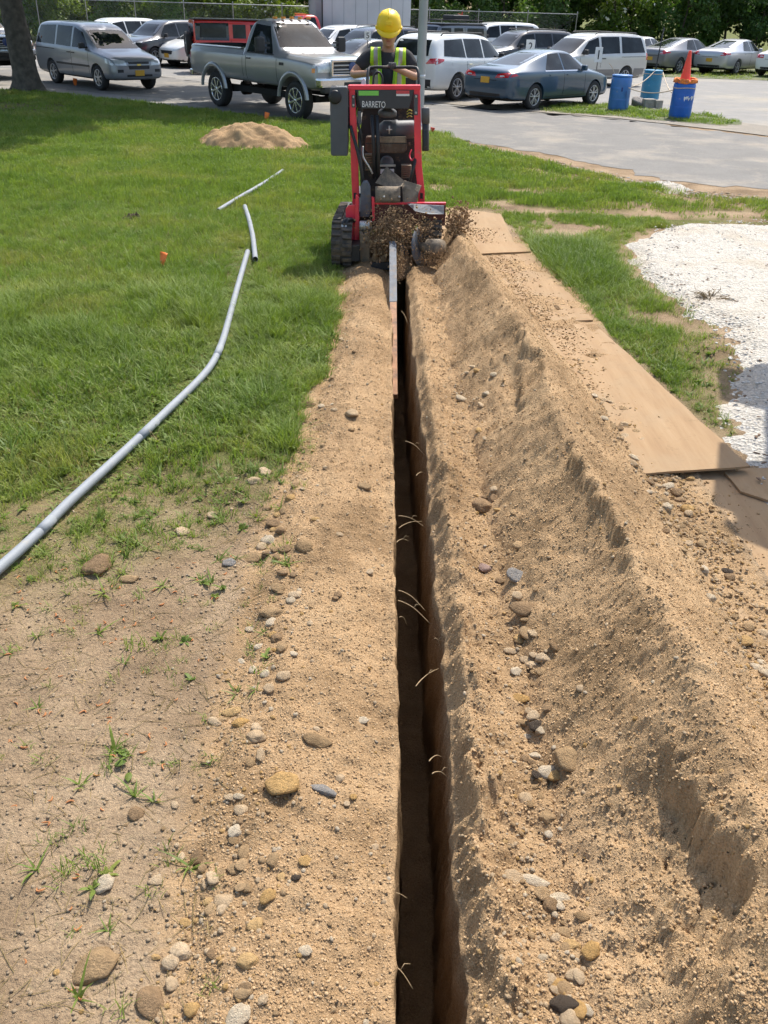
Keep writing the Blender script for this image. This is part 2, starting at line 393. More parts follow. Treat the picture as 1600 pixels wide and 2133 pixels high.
def rows_y():
    ys = [-6, -3, -1.5, -.5, 0.2]
    y = 0.6
    while y < 12.6:
        ys.append(y); y += 0.009 if y < 2.6 else (0.009 + (y - 2.6) * 0.0052)
    while y < 26: ys.append(y); y += 0.16
    s = .4
    while y < 700: ys.append(y); s *= 1.25; y += s
    return np.array(ys)
YS = rows_y()
def build_ground():
    far = -np.cumsum(np.geomspace(.12, 120, 26)); lx = np.concatenate([(-3.0 + far)[::-1], np.arange(-3.0, -.62, .035)])
    rx = np.concatenate([np.arange(.62, 3.2, .05), 3.2 + np.cumsum(np.geomspace(.1, 120, 28))])
    nL, nW, nF, nR = 62, 17, 7, 38
    ny = len(YS); xl, xr = trench_edges(YS)
    cols_x = []; cols_z = []; deep = []
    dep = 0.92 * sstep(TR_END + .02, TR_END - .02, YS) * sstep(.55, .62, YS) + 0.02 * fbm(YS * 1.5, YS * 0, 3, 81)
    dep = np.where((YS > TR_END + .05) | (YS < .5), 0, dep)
    for x in lx: cols_x.append(np.full(ny, x)); cols_z.append(None); deep.append(0)
    for u in np.linspace(0, 1, nL): cols_x.append(-.60 + u * (xl + .60)); cols_z.append(None); deep.append(0)
    zl = ground_z(xl, YS); zr = ground_z(xr, YS)
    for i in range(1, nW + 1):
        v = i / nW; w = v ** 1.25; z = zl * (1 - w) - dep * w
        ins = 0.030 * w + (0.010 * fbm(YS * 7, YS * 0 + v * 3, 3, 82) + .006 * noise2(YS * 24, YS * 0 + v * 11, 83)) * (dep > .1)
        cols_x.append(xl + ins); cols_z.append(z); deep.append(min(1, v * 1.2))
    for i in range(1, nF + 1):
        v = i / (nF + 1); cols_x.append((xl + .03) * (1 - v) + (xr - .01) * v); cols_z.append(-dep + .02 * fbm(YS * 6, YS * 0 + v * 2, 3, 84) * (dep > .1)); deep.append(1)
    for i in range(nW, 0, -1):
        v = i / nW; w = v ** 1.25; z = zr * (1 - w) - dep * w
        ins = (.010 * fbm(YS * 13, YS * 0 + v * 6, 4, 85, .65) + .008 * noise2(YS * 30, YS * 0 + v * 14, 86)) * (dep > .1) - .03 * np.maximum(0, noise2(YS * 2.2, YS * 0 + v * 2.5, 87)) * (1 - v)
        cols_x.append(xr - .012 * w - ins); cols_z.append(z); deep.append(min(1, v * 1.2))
    for u in np.linspace(0, 1, nR): cols_x.append(xr + u * (.60 - xr)); cols_z.append(None); deep.append(0)
    for x in rx: cols_x.append(np.full(ny, x)); cols_z.append(None); deep.append(0)
    X = np.stack(cols_x, 1); Yg = np.repeat(YS[:, None], X.shape[1], 1)
    Z = ground_z(X, Yg)
    for j, z in enumerate(cols_z):
        if z is not None: Z[:, j] = np.where(dep > .05, z, 0.0)
    me = np_mesh('ground', np.stack([X, Yg, Z], -1).reshape(-1, 3), grid_quads(ny, X.shape[1])[:, ::1], mat_ground())
    slf = sand_left(Yg)
    sand = sstep(-.26, .10, X - slf) * sstep(TR_END + .6, TR_END + .1, Yg)
    sand = np.where(X > .3, sstep(2.0, 1.72, X) * sstep(11.2, 10.4, Yg), sand)
    gd = grass_density(X, Yg); gd = np.where((Yg > 12.5) & ((X < .5) | (Yg > 21)), 1, gd)
    # worn brown earth under the tree and beside it
    worn = np.exp(-(((X + 9.8) / 2.6) ** 2 + ((Yg - 23.6) / 1.3) ** 2)) + .5 * np.exp(-(((X + 7.0) / 2.0) ** 2 + ((Yg - 22.2) / .8) ** 2))
    rd = np.interp(X, [.5, .9, 1.6, 2.9, 4.2, 4.9, 5.8, 9], [20.6, 20.0, 18.8, 16.6, 14.6, 13.8, 13.6, 12.5]); verge = sstep(-1.0, -.25, Yg - rd + .5 * fbm(X * .9, Yg * .9, 4, 93)) * (X > .3) * (Yg > 11.5) * (Yg < 26)
    gd = np.clip(gd - worn * .9 - verge, 0, 1)
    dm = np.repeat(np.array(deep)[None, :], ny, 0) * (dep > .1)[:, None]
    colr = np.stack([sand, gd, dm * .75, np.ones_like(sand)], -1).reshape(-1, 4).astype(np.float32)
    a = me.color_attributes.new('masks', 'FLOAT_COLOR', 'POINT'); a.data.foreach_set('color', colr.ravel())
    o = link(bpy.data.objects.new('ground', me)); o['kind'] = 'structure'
    return o
ground = build_ground()
SAND = mat_sand()
def build_ridge():
    ys = YS[(YS > .3) & (YS < 11.6)]; xs = np.arange(.34, 1.92, .0105)
    X, Yg = np.meshgrid(xs, ys); Z = ridge_z(X, Yg)
    jx = .006 * noise2(X * 40, Yg * 40, 91)
    g = ground_z(X, Yg); Z = np.maximum(Z, g - .05)
    me = np_mesh('soil_ridge', np.stack([X + jx, Yg, Z], -1).reshape(-1, 3), grid_quads(*X.shape), SAND)
    o = link(bpy.data.objects.new('soil_ridge', me))
    tag(o, 'long ridge of sandy tan spoil heaped along the right of the trench', 'dirt heap')
build_ridge()

# ------------------------------------------------------------------ flat sheets: asphalt, lot, islands, gravel
def sheet(name, poly_px, z, mat, step=1.2, jit=.12, seed=1, inset_grid=None, ground_pts=None):
    pts = [Vector(gpx(*p)[:2]) for p in poly_px] if ground_pts is None else [Vector(p) for p in ground_pts]
    out = []
    for i, p in enumerate(pts):
        q = pts[(i + 1) % len(pts)]; L = (q - p).length; n = max(1, min(220, int(L / step))); nr = Vector((-(q - p).y, (q - p).x)).normalized()
        for k in range(n):
            r = p + (q - p) * k / n; out.append(r + nr * float(fbm(np.array([r.x * 1.9]), np.array([r.y * 1.9]), 5, seed, .65)[0]) * jit)
    bm = bmesh.new(); vs_ = [bm.verts.new((p.x, p.y, z)) for p in out]
    f = bm.faces.new(vs_)
    if f.normal.z < 0: f.normal_flip()
    bmesh.ops.triangulate(bm, faces=[f]); bmesh.ops.recalc_face_normals(bm, faces=bm.faces[:])
    for f in bm.faces:
        if f.normal.z < 0: f.normal_flip()
    me = bpy.data.meshes.new(name); bm.to_mesh(me); bm.free(); me.materials.append(mat)
    o = link(bpy.data.objects.new(name, me)); o['kind'] = 'structure'; return o
def mat_asphalt(name, base, light, patch, s1=.35, crack=True):
    m, n, l, b = nmat(name); geo = n.new('ShaderNodeNewGeometry'); pos = geo.outputs['Position']
    c = ramp(n, l, tex_noise(n, l, pos, s1, 7, .6), [(0.30, base), (0.50, base), (0.60, light), (0.74, patch)])
    c = mixc(n, l, .75, c, ramp(n, l, tex_noise(n, l, pos, 30, 5, .7), [(0.3, (.72, .72, .72)), (.55, (1, 1, 1)), (.75, (1.25, 1.25, 1.25))]), 'MULTIPLY')
    c = mixc(n, l, .6, c, ramp(n, l, tex_noise(n, l, pos, 1.6, 6, .7), [(0.3, (.75, .74, .72)), (.55, (1, 1, 1)), (.75, (1.2, 1.18, 1.12))]), 'MULTIPLY')
    if crack:
        vo = n.new('ShaderNodeTexVoronoi'); vo.feature = 'DISTANCE_TO_EDGE'; vo.inputs['Scale'].default_value = .32
        mp = n.new('ShaderNodeVectorMath'); mp.operation = 'ADD'; nz = n.new('ShaderNodeTexNoise'); nz.inputs['Scale'].default_value = 1.2; l.new(pos, nz.inputs['Vector'])
        l.new(pos, mp.inputs[0]); l.new(nz.outputs[1], mp.inputs[1]); l.new(mp.outputs[0], vo.inputs['Vector'])
        c = mixc(n, l, maprange(n, l, vo.outputs[0], .012, .003, 0, .22), c, patch)
    l.new(c, b.inputs['Base Color']); b.inputs['Roughness'].default_value = .9
    bump_to(n, l, b, tex_noise(n, l, pos, 60, 4), .5, .01); return m
ASPH = mat_asphalt('asphalt', (.175, .165, .150), (.235, .213, .182), (.31, .265, .205), .7)
LOT = mat_asphalt('lot_surface', (.235, .225, .21), (.29, .265, .225), (.36, .305, .225), .22, False)
SHOULDER = mat_asphalt('sandy_shoulder', (.235, .205, .165), (.27, .235, .185), (.20, .178, .145), .8, False)
VERGE = mat_asphalt('verge_turf', (.085, .105, .03), (.14, .14, .05), (.26, .22, .13), .9, False)
sheet('parking_lot', None, .002, LOT, 3, .35, 3, ground_pts=[(-45, 29.5), (-14, 29.0), (-9.2, 25.9), (-5.5, 24.2), (-1.5, 22.6), (1.0, 22.2), (7, 24.0), (12, 22.0), (40, 15), (70, 52), (20, 58), (-50, 58)])
sheet('road', [(-300, 175), (40, 178), (200, 192), (330, 205), (450, 228), (600, 250), (700, 262), (900, 283), (1000, 300), (1200, 332), (1400, 378), (1600, 397), (1900, 440), (2400, 360), (1900, 305), (1600, 286), (1440, 268), (1250, 246), (1000, 228), (880, 217), (700, 205), (500, 180), (330, 160), (100, 140), (-300, 135)], .006, ASPH, .16, .26, 5)
def ribbon(name, near, far, z, mat, seed=1, jit=.35, n=130):
    A = np.array([gpx(*p)[:2] for p in near]); B = np.array([gpx(*p)[:2] for p in far])
    def res(P):
        d = np.concatenate([[0], np.cumsum(np.linalg.norm(np.diff(P, axis=0), axis=1))]); t = np.linspace(0, d[-1], n)
        return np.stack([np.interp(t, d, P[:, 0]), np.interp(t, d, P[:, 1])], 1)
    A, B = res(A), res(B); A[:, 1] += jit * fbm(A[:, 0] * 2.1, A[:, 1] * 2.1, 5, seed, .65); B[:, 1] += jit * fbm(B[:, 0] * 2.1, B[:, 1] * 2.1, 5, seed + 1, .65)
    co = np.concatenate([np.c_[A, np.full(n, z)], np.c_[B, np.full(n, z)]])
    me = np_mesh(name, co, grid_quads(2, n), mat); o = link(bpy.data.objects.new(name, me)); o['kind'] = 'structure'; return o
0 and ribbon('road_shoulder', [(905, 293), (1050, 316), (1210, 345), (1380, 398), (1480, 404), (1600, 417), (1900, 456)], [(897, 281), (1000, 296), (1200, 328), (1400, 373), (1600, 392), (1900, 434)], .014, SHOULDER, 7)
ribbon('lot_apron', [(900, 214), (1000, 224), (1150, 237), (1280, 247), (1440, 265), (1600, 284), (1900, 304)], [(900, 207), (980, 214), (1130, 226), (1300, 230), (1500, 250), (1600, 264), (1900, 285)], .018, SHOULDER, 9, .10, 50)
ribbon('grass_island', [(1122, 230), (1180, 237), (1280, 243), (1400, 255), (1500, 263), (1545, 260)], [(1122, 228), (1200, 216), (1260, 220), (1320, 224), (1400, 232), (1480, 242), (1545, 257)], .022, VERGE, 11, .2)
sheet('far_verge', None, .012, VERGE, 2, .5, 13, ground_pts=[(9, 44.0), (13, 43.2), (22, 41.5), (40, 36), (48, 50), (20, 57), (8, 57)])
def mat_gravel():
    m, n, l, b = nmat('white_gravel'); geo = n.new('ShaderNodeNewGeometry'); pos = geo.outputs['Position']
    vo = n.new('ShaderNodeTexVoronoi'); vo.inputs['Scale'].default_value = 42; l.new(pos, vo.inputs['Vector'])
    c = mixc(n, l, vo.outputs['Color'], (.37, .34, .29), (.58, .54, .475))
    c = mixc(n, l, maprange(n, l, tex_noise(n, l, pos, 26, 5, .75), .60, .70, 0, .7), c, (.22, .17, .12))
    c = mixc(n, l, maprange(n, l, tex_noise(n, l, pos, 1.3, 5), .52, .72, 0, .55), c, (.40, .32, .22))
    l.new(c, b.inputs['Base Color']); b.inputs['Roughness'].default_value = .95
    bump_to(n, l, b, math_n(n, l, 'ADD', vo.outputs['Distance'], tex_noise(n, l, pos, 60, 3)), .8, .02); return m
GRAVEL = mat_gravel()
def build_gravel():
    xs = np.arange(1.7, 8.0, .035); ys = np.concatenate([np.arange(3.4, 8, .03), np.arange(8, 12.6, .05)])
    X, Y = np.meshgrid(xs, ys)
    gl = np.interp(Y, [3.4, 4.6, 5.2, 5.9, 6.6, 7.4, 8.2, 9.2, 10.6, 11.6, 12.4], [2.0, 2.12, 2.2, 2.42, 2.72, 2.82, 2.72, 2.55, 2.75, 3.4, 5.5])
    d = X - gl + .16 * fbm(X * 2.2, Y * 2.2, 5, 101)
    top = 12.15 + .15 * fbm(X * 1.2, X * 0, 3, 103)
    d = np.minimum(d, (top - Y) * .9)
    Z = np.minimum(-.022 + .085 * sstep(-.10, .45, d), .06) + .016 * fbm(X * 5, Y * 5, 4, 102) * sstep(0, .5, d) + .006 * noise2(X * 30, Y * 30, 104)
    me = np_mesh('gravel_lot', np.stack([X, Y, Z], -1).reshape(-1, 3), grid_quads(*X.shape), GRAVEL)
    o = link(bpy.data.objects.new('gravel_lot', me)); o['kind'] = 'structure'
build_gravel()
# ================================================================== SCATTER (stuff) HELPERS
rng = np.random.default_rng(11)
def instancer(name, pts, rot, scl, idx, protos):
    """one stuff object: copies of small meshes set on points"""
    me = bpy.data.meshes.new(name); me.vertices.add(len(pts)); me.vertices.foreach_set('co', np.asarray(pts, np.float32).ravel())
    a = me.attributes.new('rot', 'FLOAT_VECTOR', 'POINT'); a.data.foreach_set('vector', np.asarray(rot, np.float32).ravel())
    a = me.attributes.new('scl', 'FLOAT_VECTOR', 'POINT'); a.data.foreach_set('vector', np.asarray(scl, np.float32).ravel())
    a = me.attributes.new('idx', 'INT', 'POINT'); a.data.foreach_set('value', np.asarray(idx, np.int32))
    o = link(bpy.data.objects.new(name, me)); o['kind'] = 'stuff'
    col = bpy.data.collections.new(name + '_kinds')
    for k, pm in enumerate(protos):
        col.objects.link(bpy.data.objects.new('%s_kind_%02d' % (name, k), pm))
    ng = bpy.data.node_groups.new(name, 'GeometryNodeTree')
    ng.interface.new_socket('Geometry', in_out='INPUT', socket_type='NodeSocketGeometry')
    ng.interface.new_socket('Geometry', in_out='OUTPUT', socket_type='NodeSocketGeometry')
    n = ng.nodes; l = ng.links; gi = n.new('NodeGroupInput'); go = n.new('NodeGroupOutput')
    ci = n.new('GeometryNodeCollectionInfo'); ci.inputs['Collection'].default_value = col
    ci.inputs['Separate Children'].default_value = True; ci.inputs['Reset Children'].default_value = True
    ip = n.new('GeometryNodeInstanceOnPoints'); ip.inputs['Pick Instance'].default_value = True
    def attr(nm, ty):
        q = n.new('GeometryNodeInputNamedAttribute'); q.data_type = ty; q.inputs['Name'].default_value = nm; return q.outputs['Attribute']
    e2r = n.new('FunctionNodeEulerToRotation'); l.new(attr('rot', 'FLOAT_VECTOR'), e2r.inputs[0])
    l.new(gi.outputs[0], ip.inputs['Points']); l.new(ci.outputs[0], ip.inputs['Instance']); l.new(attr('idx', 'INT'), ip.inputs['Instance Index'])
    l.new(e2r.outputs[0], ip.inputs['Rotation']); l.new(attr('scl', 'FLOAT_VECTOR'), ip.inputs['Scale']); l.new(ip.outputs[0], go.inputs[0])
    md = o.modifiers.new('scatter', 'NODES'); md.node_group = ng
    return o

# ------------------------------------------------------------------ grass
def mat_leafy(name, stops, trans=.35, scale=.8, fine=7.0):
    m, n, l, b = nmat(name); geo = n.new('ShaderNodeNewGeometry'); pos = geo.outputs['Position']
    c = ramp(n, l, tex_noise(n, l, pos, scale, 5), stops)
    oi = n.new('ShaderNodeObjectInfo')
    c = mixc(n, l, .8, c, ramp(n, l, tex_noise(n, l, pos, fine, 3), [(.3, (.7, .72, .65)), (.55, (1, 1, 1)), (.75, (1.3, 1.22, 1.0))]), 'MULTIPLY')
    c = mixc(n, l, maprange(n, l, oi.outputs['Random'], 0, 1, 0, .5), c, mixc(n, l, 1.0, c, (1.35, 1.12, .75), 'MULTIPLY'))
    l.new(c, b.inputs['Base Color']); b.inputs['Roughness'].default_value = .55; b.inputs['Specular IOR Level'].default_value = .3
    t = n.new('ShaderNodeBsdfTranslucent'); l.new(mixc(n, l, 1.0, c, (1.25, 1.35, .7), 'MULTIPLY'), t.inputs[0])
    mx = n.new('ShaderNodeMixShader'); mx.inputs[0].default_value = trans
    l.new(b.outputs[0], mx.inputs[1]); l.new(t.outputs[0], mx.inputs[2]); l.new(mx.outputs[0], n['Material Output'].inputs[0]); return m
GRASS_M = mat_leafy('grass_blades', [(.30, (.140, .225, .042)), (.50, (.190, .272, .056)), (.70, (.275, .300, .092))])
LUSH_M = mat_leafy('lush_grass_blades', [(.30, (.125, .205, .036)), (.55, (.175, .250, .048)), (.75, (.240, .282, .066))], .33)
DRY_M = mat_leafy('dry_grass_blades', [(.3, (.22, .17, .075)), (.6, (.33, .26, .13)), (.8, (.28, .27, .11))], .2)
WEED_M = mat_leafy('weed_leaves', [(.3, (.110, .175, .034)), (.55, (.155, .215, .044)), (.75, (.215, .250, .066))], .33, 2.0)
def tuft(name, nb, h, w, spread, lean, mat, seed, broad=False):
    r = random.Random(seed); v = []; f = []
    for k in range(nb):
        a = r.uniform(0, 6.283); rad = spread * math.sqrt(r.random()); bx, by = rad * math.cos(a), rad * math.sin(a)
        d = r.uniform(0, 6.283); H = h * r.uniform(.55, 1.15); ln = lean * r.uniform(.2, 1.2) * H; ww = w * r.uniform(.7, 1.3)
        dx, dy = math.cos(d), math.sin(d); sx, sy = -dy * ww / 2, dx * ww / 2; b = len(v)
        if broad:
            prof = [(0, .0, .35), (.35, .45, 1.0), (.75, .75, .8), (1, .7, .1)]
        else:
            prof = [(0, 0, 1.0), (.40, .5, .85), (.80, .85, .5), (1.25, 1.0, .05)]
        for (u, z, q) in prof:
            v += [(bx + dx * ln * u - sx * q, by + dy * ln * u - sy * q, H * z), (bx + dx * ln * u + sx * q, by + dy * ln * u + sy * q, H * z)]
        for i in range(3): f.append((b + 2 * i, b + 2 * i + 1, b + 2 * i + 3, b + 2 * i + 2))
    me = bpy.data.meshes.new(name); me.from_pydata(v, [], f); me.materials.append(mat); me.update(); return me
T_SHORT = [tuft('short_tuft', 16, .055, .0042, .045, .75, GRASS_M, k) for k in range(4)]
T_LUSH = [tuft('lush_tuft', 15, .135, .0048, .045, .95, LUSH_M, 20 + k) for k in range(4)]
T_FAR = [tuft('far_tuft', 16, .070, .0095, .10, .7, GRASS_M, 40 + k) for k in range(3)]
T_DRY = [tuft('dry_tuft', 9, .045, .0030, .05, 1.6, DRY_M, 60 + k) for k in range(2)]
T_WEED = [tuft('weed', 7, .045, .020, .012, 1.5, WEED_M, 70 + k, True) for k in range(3)]
T_CRAB = [tuft('crabgrass', 9, .055, .0095, .012, 1.7, WEED_M, 80 + k) for k in range(3)]
PROT = T_SHORT + T_LUSH + T_FAR + T_DRY + T_WEED + T_CRAB   # 0-3 short, 4-7 lush, 8-10 far, 11-12 dry, 13-15 weed, 16-18 crab
def lush_mask(x, y):
    band = np.exp(-(((y - 7.35 - .25 * (x + 1.6)) / .95) ** 2)) * sstep(-.35, -.8, x) * sstep(.0, .35, .30 + bare_noise(x * .8 + 3, y * .8))
    edge = .5 * np.exp(-(((x + .85) / .25) ** 2 + ((y - 5.6) / .6) ** 2)) + .8 * np.exp(-(((x + .62) / .14) ** 2 + ((y - 4.85) / .22) ** 2))
    rt = sstep(1.4, 1.7, x) * np.exp(-(((x - 2.05) / .42) ** 2 + ((y - 9.6) / 1.1) ** 2)) * 1.5
    return np.clip(band + edge + rt, 0, 1)
CPATH = [gpx(*p)[:2] for p in [(-160, 1320), (0, 1182), (150, 1040), (265, 935), (350, 852), (420, 782), (462, 722), (485, 632), (502, 572), (516, 524)]]
def scatter_grass():
    P = []; Rr = []; S = []; I = []
    def zone(x0, x1, y0, y1, dens, far=False, seed=0, fn=None):
        r = np.random.default_rng(seed); n = int((x1 - x0) * (y1 - y0) * dens)
        x = r.uniform(x0, x1, n); y = r.uniform(y0, y1, n); d = grass_density(x, y) if fn is None else fn(x, y)
        u = r.random(n); keep = u < d * .98 + .04 * (y < 5) * (x < -.45) * (d < .3) * (1 + 3 * (noise2(x * 3, y * 3, 77) > .25))
        x, y, d = x[keep], y[keep], d[keep]; n = len(x); lm = lush_mask(x, y) if fn is None else np.zeros(n)
        q = r.random(n); idx = r.integers(0, 4, n)
        sp = (d < .75) & (y < 6.5)
        idx = np.where((q < .10) & (y < 7), 13 + r.integers(0, 3, n), idx)
        idx = np.where((q > .80) & (y < 7), 16 + r.integers(0, 3, n), idx)
        idx = np.where((q > .45) & (q < .62) & (sp | (y < 5.2) | (q < .55)), 11 + r.integers(0, 2, n), idx)
        tall = r.random(n) < lm; idx = np.where(tall, 4 + r.integers(0, 4, n), idx)
        if far: idx = np.where(tall, idx, 8 + r.integers(0, 3, n)); idx = np.where(q < .1, 11 + r.integers(0, 2, n), idx)
        s = r.uniform(.7, 1.25, n) * np.where(sp, .75, 1.0); hz = s * (1 + .35 * bare_noise(x * 1.3, y * 1.3)) * (.75 + .45 * d)
        if far: s = s * np.interp(y, [9, 16, 26, 50], [.62, 1.0, 1.5, 2.2]); hz = hz * np.interp(y, [9, 16, 26, 50], [.85, .95, 1.0, 1.5])
        hz = np.where(tall, s * (.45 + .65 * lm[:]), hz)
        if fn is None:
            dc = np.full(n, 9.0)
            for A, B in zip(CPATH[:-1], CPATH[1:]):
                t = np.clip(((x - A[0]) * (B[0] - A[0]) + (y - A[1]) * (B[1] - A[1])) / ((B[0] - A[0]) ** 2 + (B[1] - A[1]) ** 2 + 1e-9), 0, 1); dc = np.minimum(dc, np.hypot(x - A[0] - t * (B[0] - A[0]), y - A[1] - t * (B[1] - A[1])))
            hz = hz * (.28 + .72 * sstep(.05, .22, dc))
        z = np.where((y < 12.5) & (x < .6), ground_z(x, y), lawn_z(x, y)) if fn is None else np.full(n, .02)
        P.append(np.stack([x, y, z - .004], 1)); Rr.append(np.stack([r.normal(0, .12, n), r.normal(0, .12, n), r.uniform(0, 6.28, n)], 1))
        S.append(np.stack([s, s, np.clip(hz, .3, 2.2)], 1)); I.append(idx)
    zone(-2.6, -.4, 1.0, 5.2, 850, seed=1)
    zone(-3.6, -.35, 5.2, 8.2, 950, seed=2)
    zone(-6.2, .0, 8.2, 12.0, 600, seed=3)
    zone(-9.5, .9, 12.0, 17.5, 330, True, 4)
    zone(-15, 1.2, 17.5, 27.5, 120, True, 5, lambda x, y: sstep(.2, -.25, y - np.interp(x, [-14, -9.0, -5.5, -3, -1.0, 1.2], [29, 26.6, 24.4, 22.6, 21.6, 20.6])) * (1 - .85 * np.clip(np.exp(-(((x + 9.8) / 2.6) ** 2 + ((y - 23.6) / 1.3) ** 2)) + .5 * np.exp(-(((x + 7.0) / 2.0) ** 2 + ((y - 22.2) / .8) ** 2)), 0, 1)))
    zone(1.3, 3.6, 4.6, 12.4, 900, seed=6)
    zone(.4, 9, 12.2, 21.5, 300, True, 7, lambda x, y: grass_density(x, y) * sstep(.15, -.3, y - np.interp(x, [.5, .9, 1.6, 2.9, 4.2, 4.9, 5.8, 9], [20.6, 20.0, 18.8, 16.6, 14.6, 13.8, 13.6, 12.5])) * sstep(12.0, 12.7, y + .25 * noise2(x * 2, y * 2, 5)))
    isl = [Vector(gpx(*p)[:2]) for p in [(1125, 226), (1200, 216), (1320, 224), (1480, 242), (1540, 256), (1500, 263), (1280, 243), (1128, 234)]]
    def inpoly(x, y):
        c = np.zeros(len(x), bool)
        for i in range(len(isl)):
            a = isl[i]; b_ = isl[i - 1]; t = ((a.y > y) != (b_.y > y)) & (x < (b_.x - a.x) * (y - a.y) / (b_.y - a.y + 1e-9) + a.x); c ^= t
        return c * (.75 - .5 * sstep(0, .5, bare_noise(x, y)))
    zone(3, 11, 22, 31, 60, True, 8, inpoly)
    zone(9, 30, 43, 52, 9, True, 9, lambda x, y: .4 + .5 * bare_noise(x * .4, y * .4))
    o = instancer('lawn_grass', np.concatenate(P), np.concatenate(Rr), np.concatenate(S), np.concatenate(I), PROT)
    tag(o, 'green lawn grass and weeds growing on both sides of the trench', 'grass', kind='stuff')
scatter_grass()

# ------------------------------------------------------------------ stones and crumbs
def rock_mesh(name, seed, sub=2, rough=.18, flat=1.0, cuts=0):
    r = random.Random(seed); bm = bmesh.new(); bmesh.ops.create_icosphere(bm, subdivisions=sub, radius=1.0)
    off = Vector((r.uniform(-9, 9), r.uniform(-9, 9), r.uniform(-9, 9)))
    from mathutils import noise as mn
    for v in bm.verts:
        d = 1 + rough * mn.noise(v.co * .9 + off) * 1.6 + rough * .4 * mn.noise(v.co * 2.3 + off)
        v.co = v.co * d
    for _ in range(cuts):
        q = Vector((r.gauss(0, 1), r.gauss(0, 1), r.gauss(0, 1))).normalized(); lim = r.uniform(.62, .88)
        for v in bm.verts:
            t = v.co.dot(q)
            if t > lim: v.co -= q * (t - lim) * .9
    for v in bm.verts: v.co.z *= flat
    me = bpy.data.meshes.new(name); bm.to_mesh(me); bm.free(); me.polygons.foreach_set('use_smooth', [True] * len(me.polygons)); return me
def mat_stone(name, c0, c1, dust=.45, seed=0.0):
    m, n, l, b = nmat(name); tc = n.new('ShaderNodeTexCoord'); oi = n.new('ShaderNodeObjectInfo')
    mp = n.new('ShaderNodeVectorMath'); mp.operation = 'ADD'; l.new(tc.outputs['Object'], mp.inputs[0]); l.new(oi.outputs['Random'], mp.inputs[1]); v = mp.outputs[0]
    c = mixc(n, l, oi.outputs['Random'], c0, c1)
    c = mixc(n, l, .7, c, ramp(n, l, tex_noise(n, l, v, 1.6, 6, .65), [(.3, (.62, .60, .58)), (.5, (1, 1, 1)), (.72, (1.25, 1.2, 1.1))]), 'MULTIPLY')
    c = mixc(n, l, maprange(n, l, tex_noise(n, l, v, 2.6, 6, .7), .50, .66, 0, dust), c, SAND_B)
    l.new(c, b.inputs['Base Color']); b.inputs['Roughness'].default_value = .9; b.inputs['Specular IOR Level'].default_value = .15
    bump_to(n, l, b, tex_noise(n, l, v, 7, 5, .7), .6, .06); return m
ST_TAN = mat_stone('stone_tan', (.30, .20, .105), (.44, .30, .165))
ST_BRN = mat_stone('stone_brown', (.22, .145, .08), (.31, .205, .115))
ST_PALE = mat_stone('stone_pale', (.48, .35, .215), (.58, .44, .285), .40)
ST_WHT = mat_stone('stone_white', (.52, .42, .29), (.60, .50, .365), .30)
ST_GRY = mat_stone('stone_grey', (.25, .235, .215), (.31, .29, .27), .3)
ST_PNK = mat_stone('stone_mauve', (.36, .25, .21), (.40, .28, .24), .2)
ST_ORG = mat_stone('stone_orange', (.46, .28, .105), (.54, .36, .17), .25)
CLOD = M('dark_topsoil_clod', (.075, .052, .033), .95, 0, .3, 30, .8, 80)
ROCKS = [rock_mesh('stone', 100 + k, 3, .26, .72, 3 + k) for k in range(7)]
_rm = {}
def rock(k, mat):
    key = (k % 7, mat.name)
    if key not in _rm:
        me = ROCKS[k % 7].copy(); me.materials.clear(); me.materials.append(mat); _rm[key] = me
    return _rm[key]
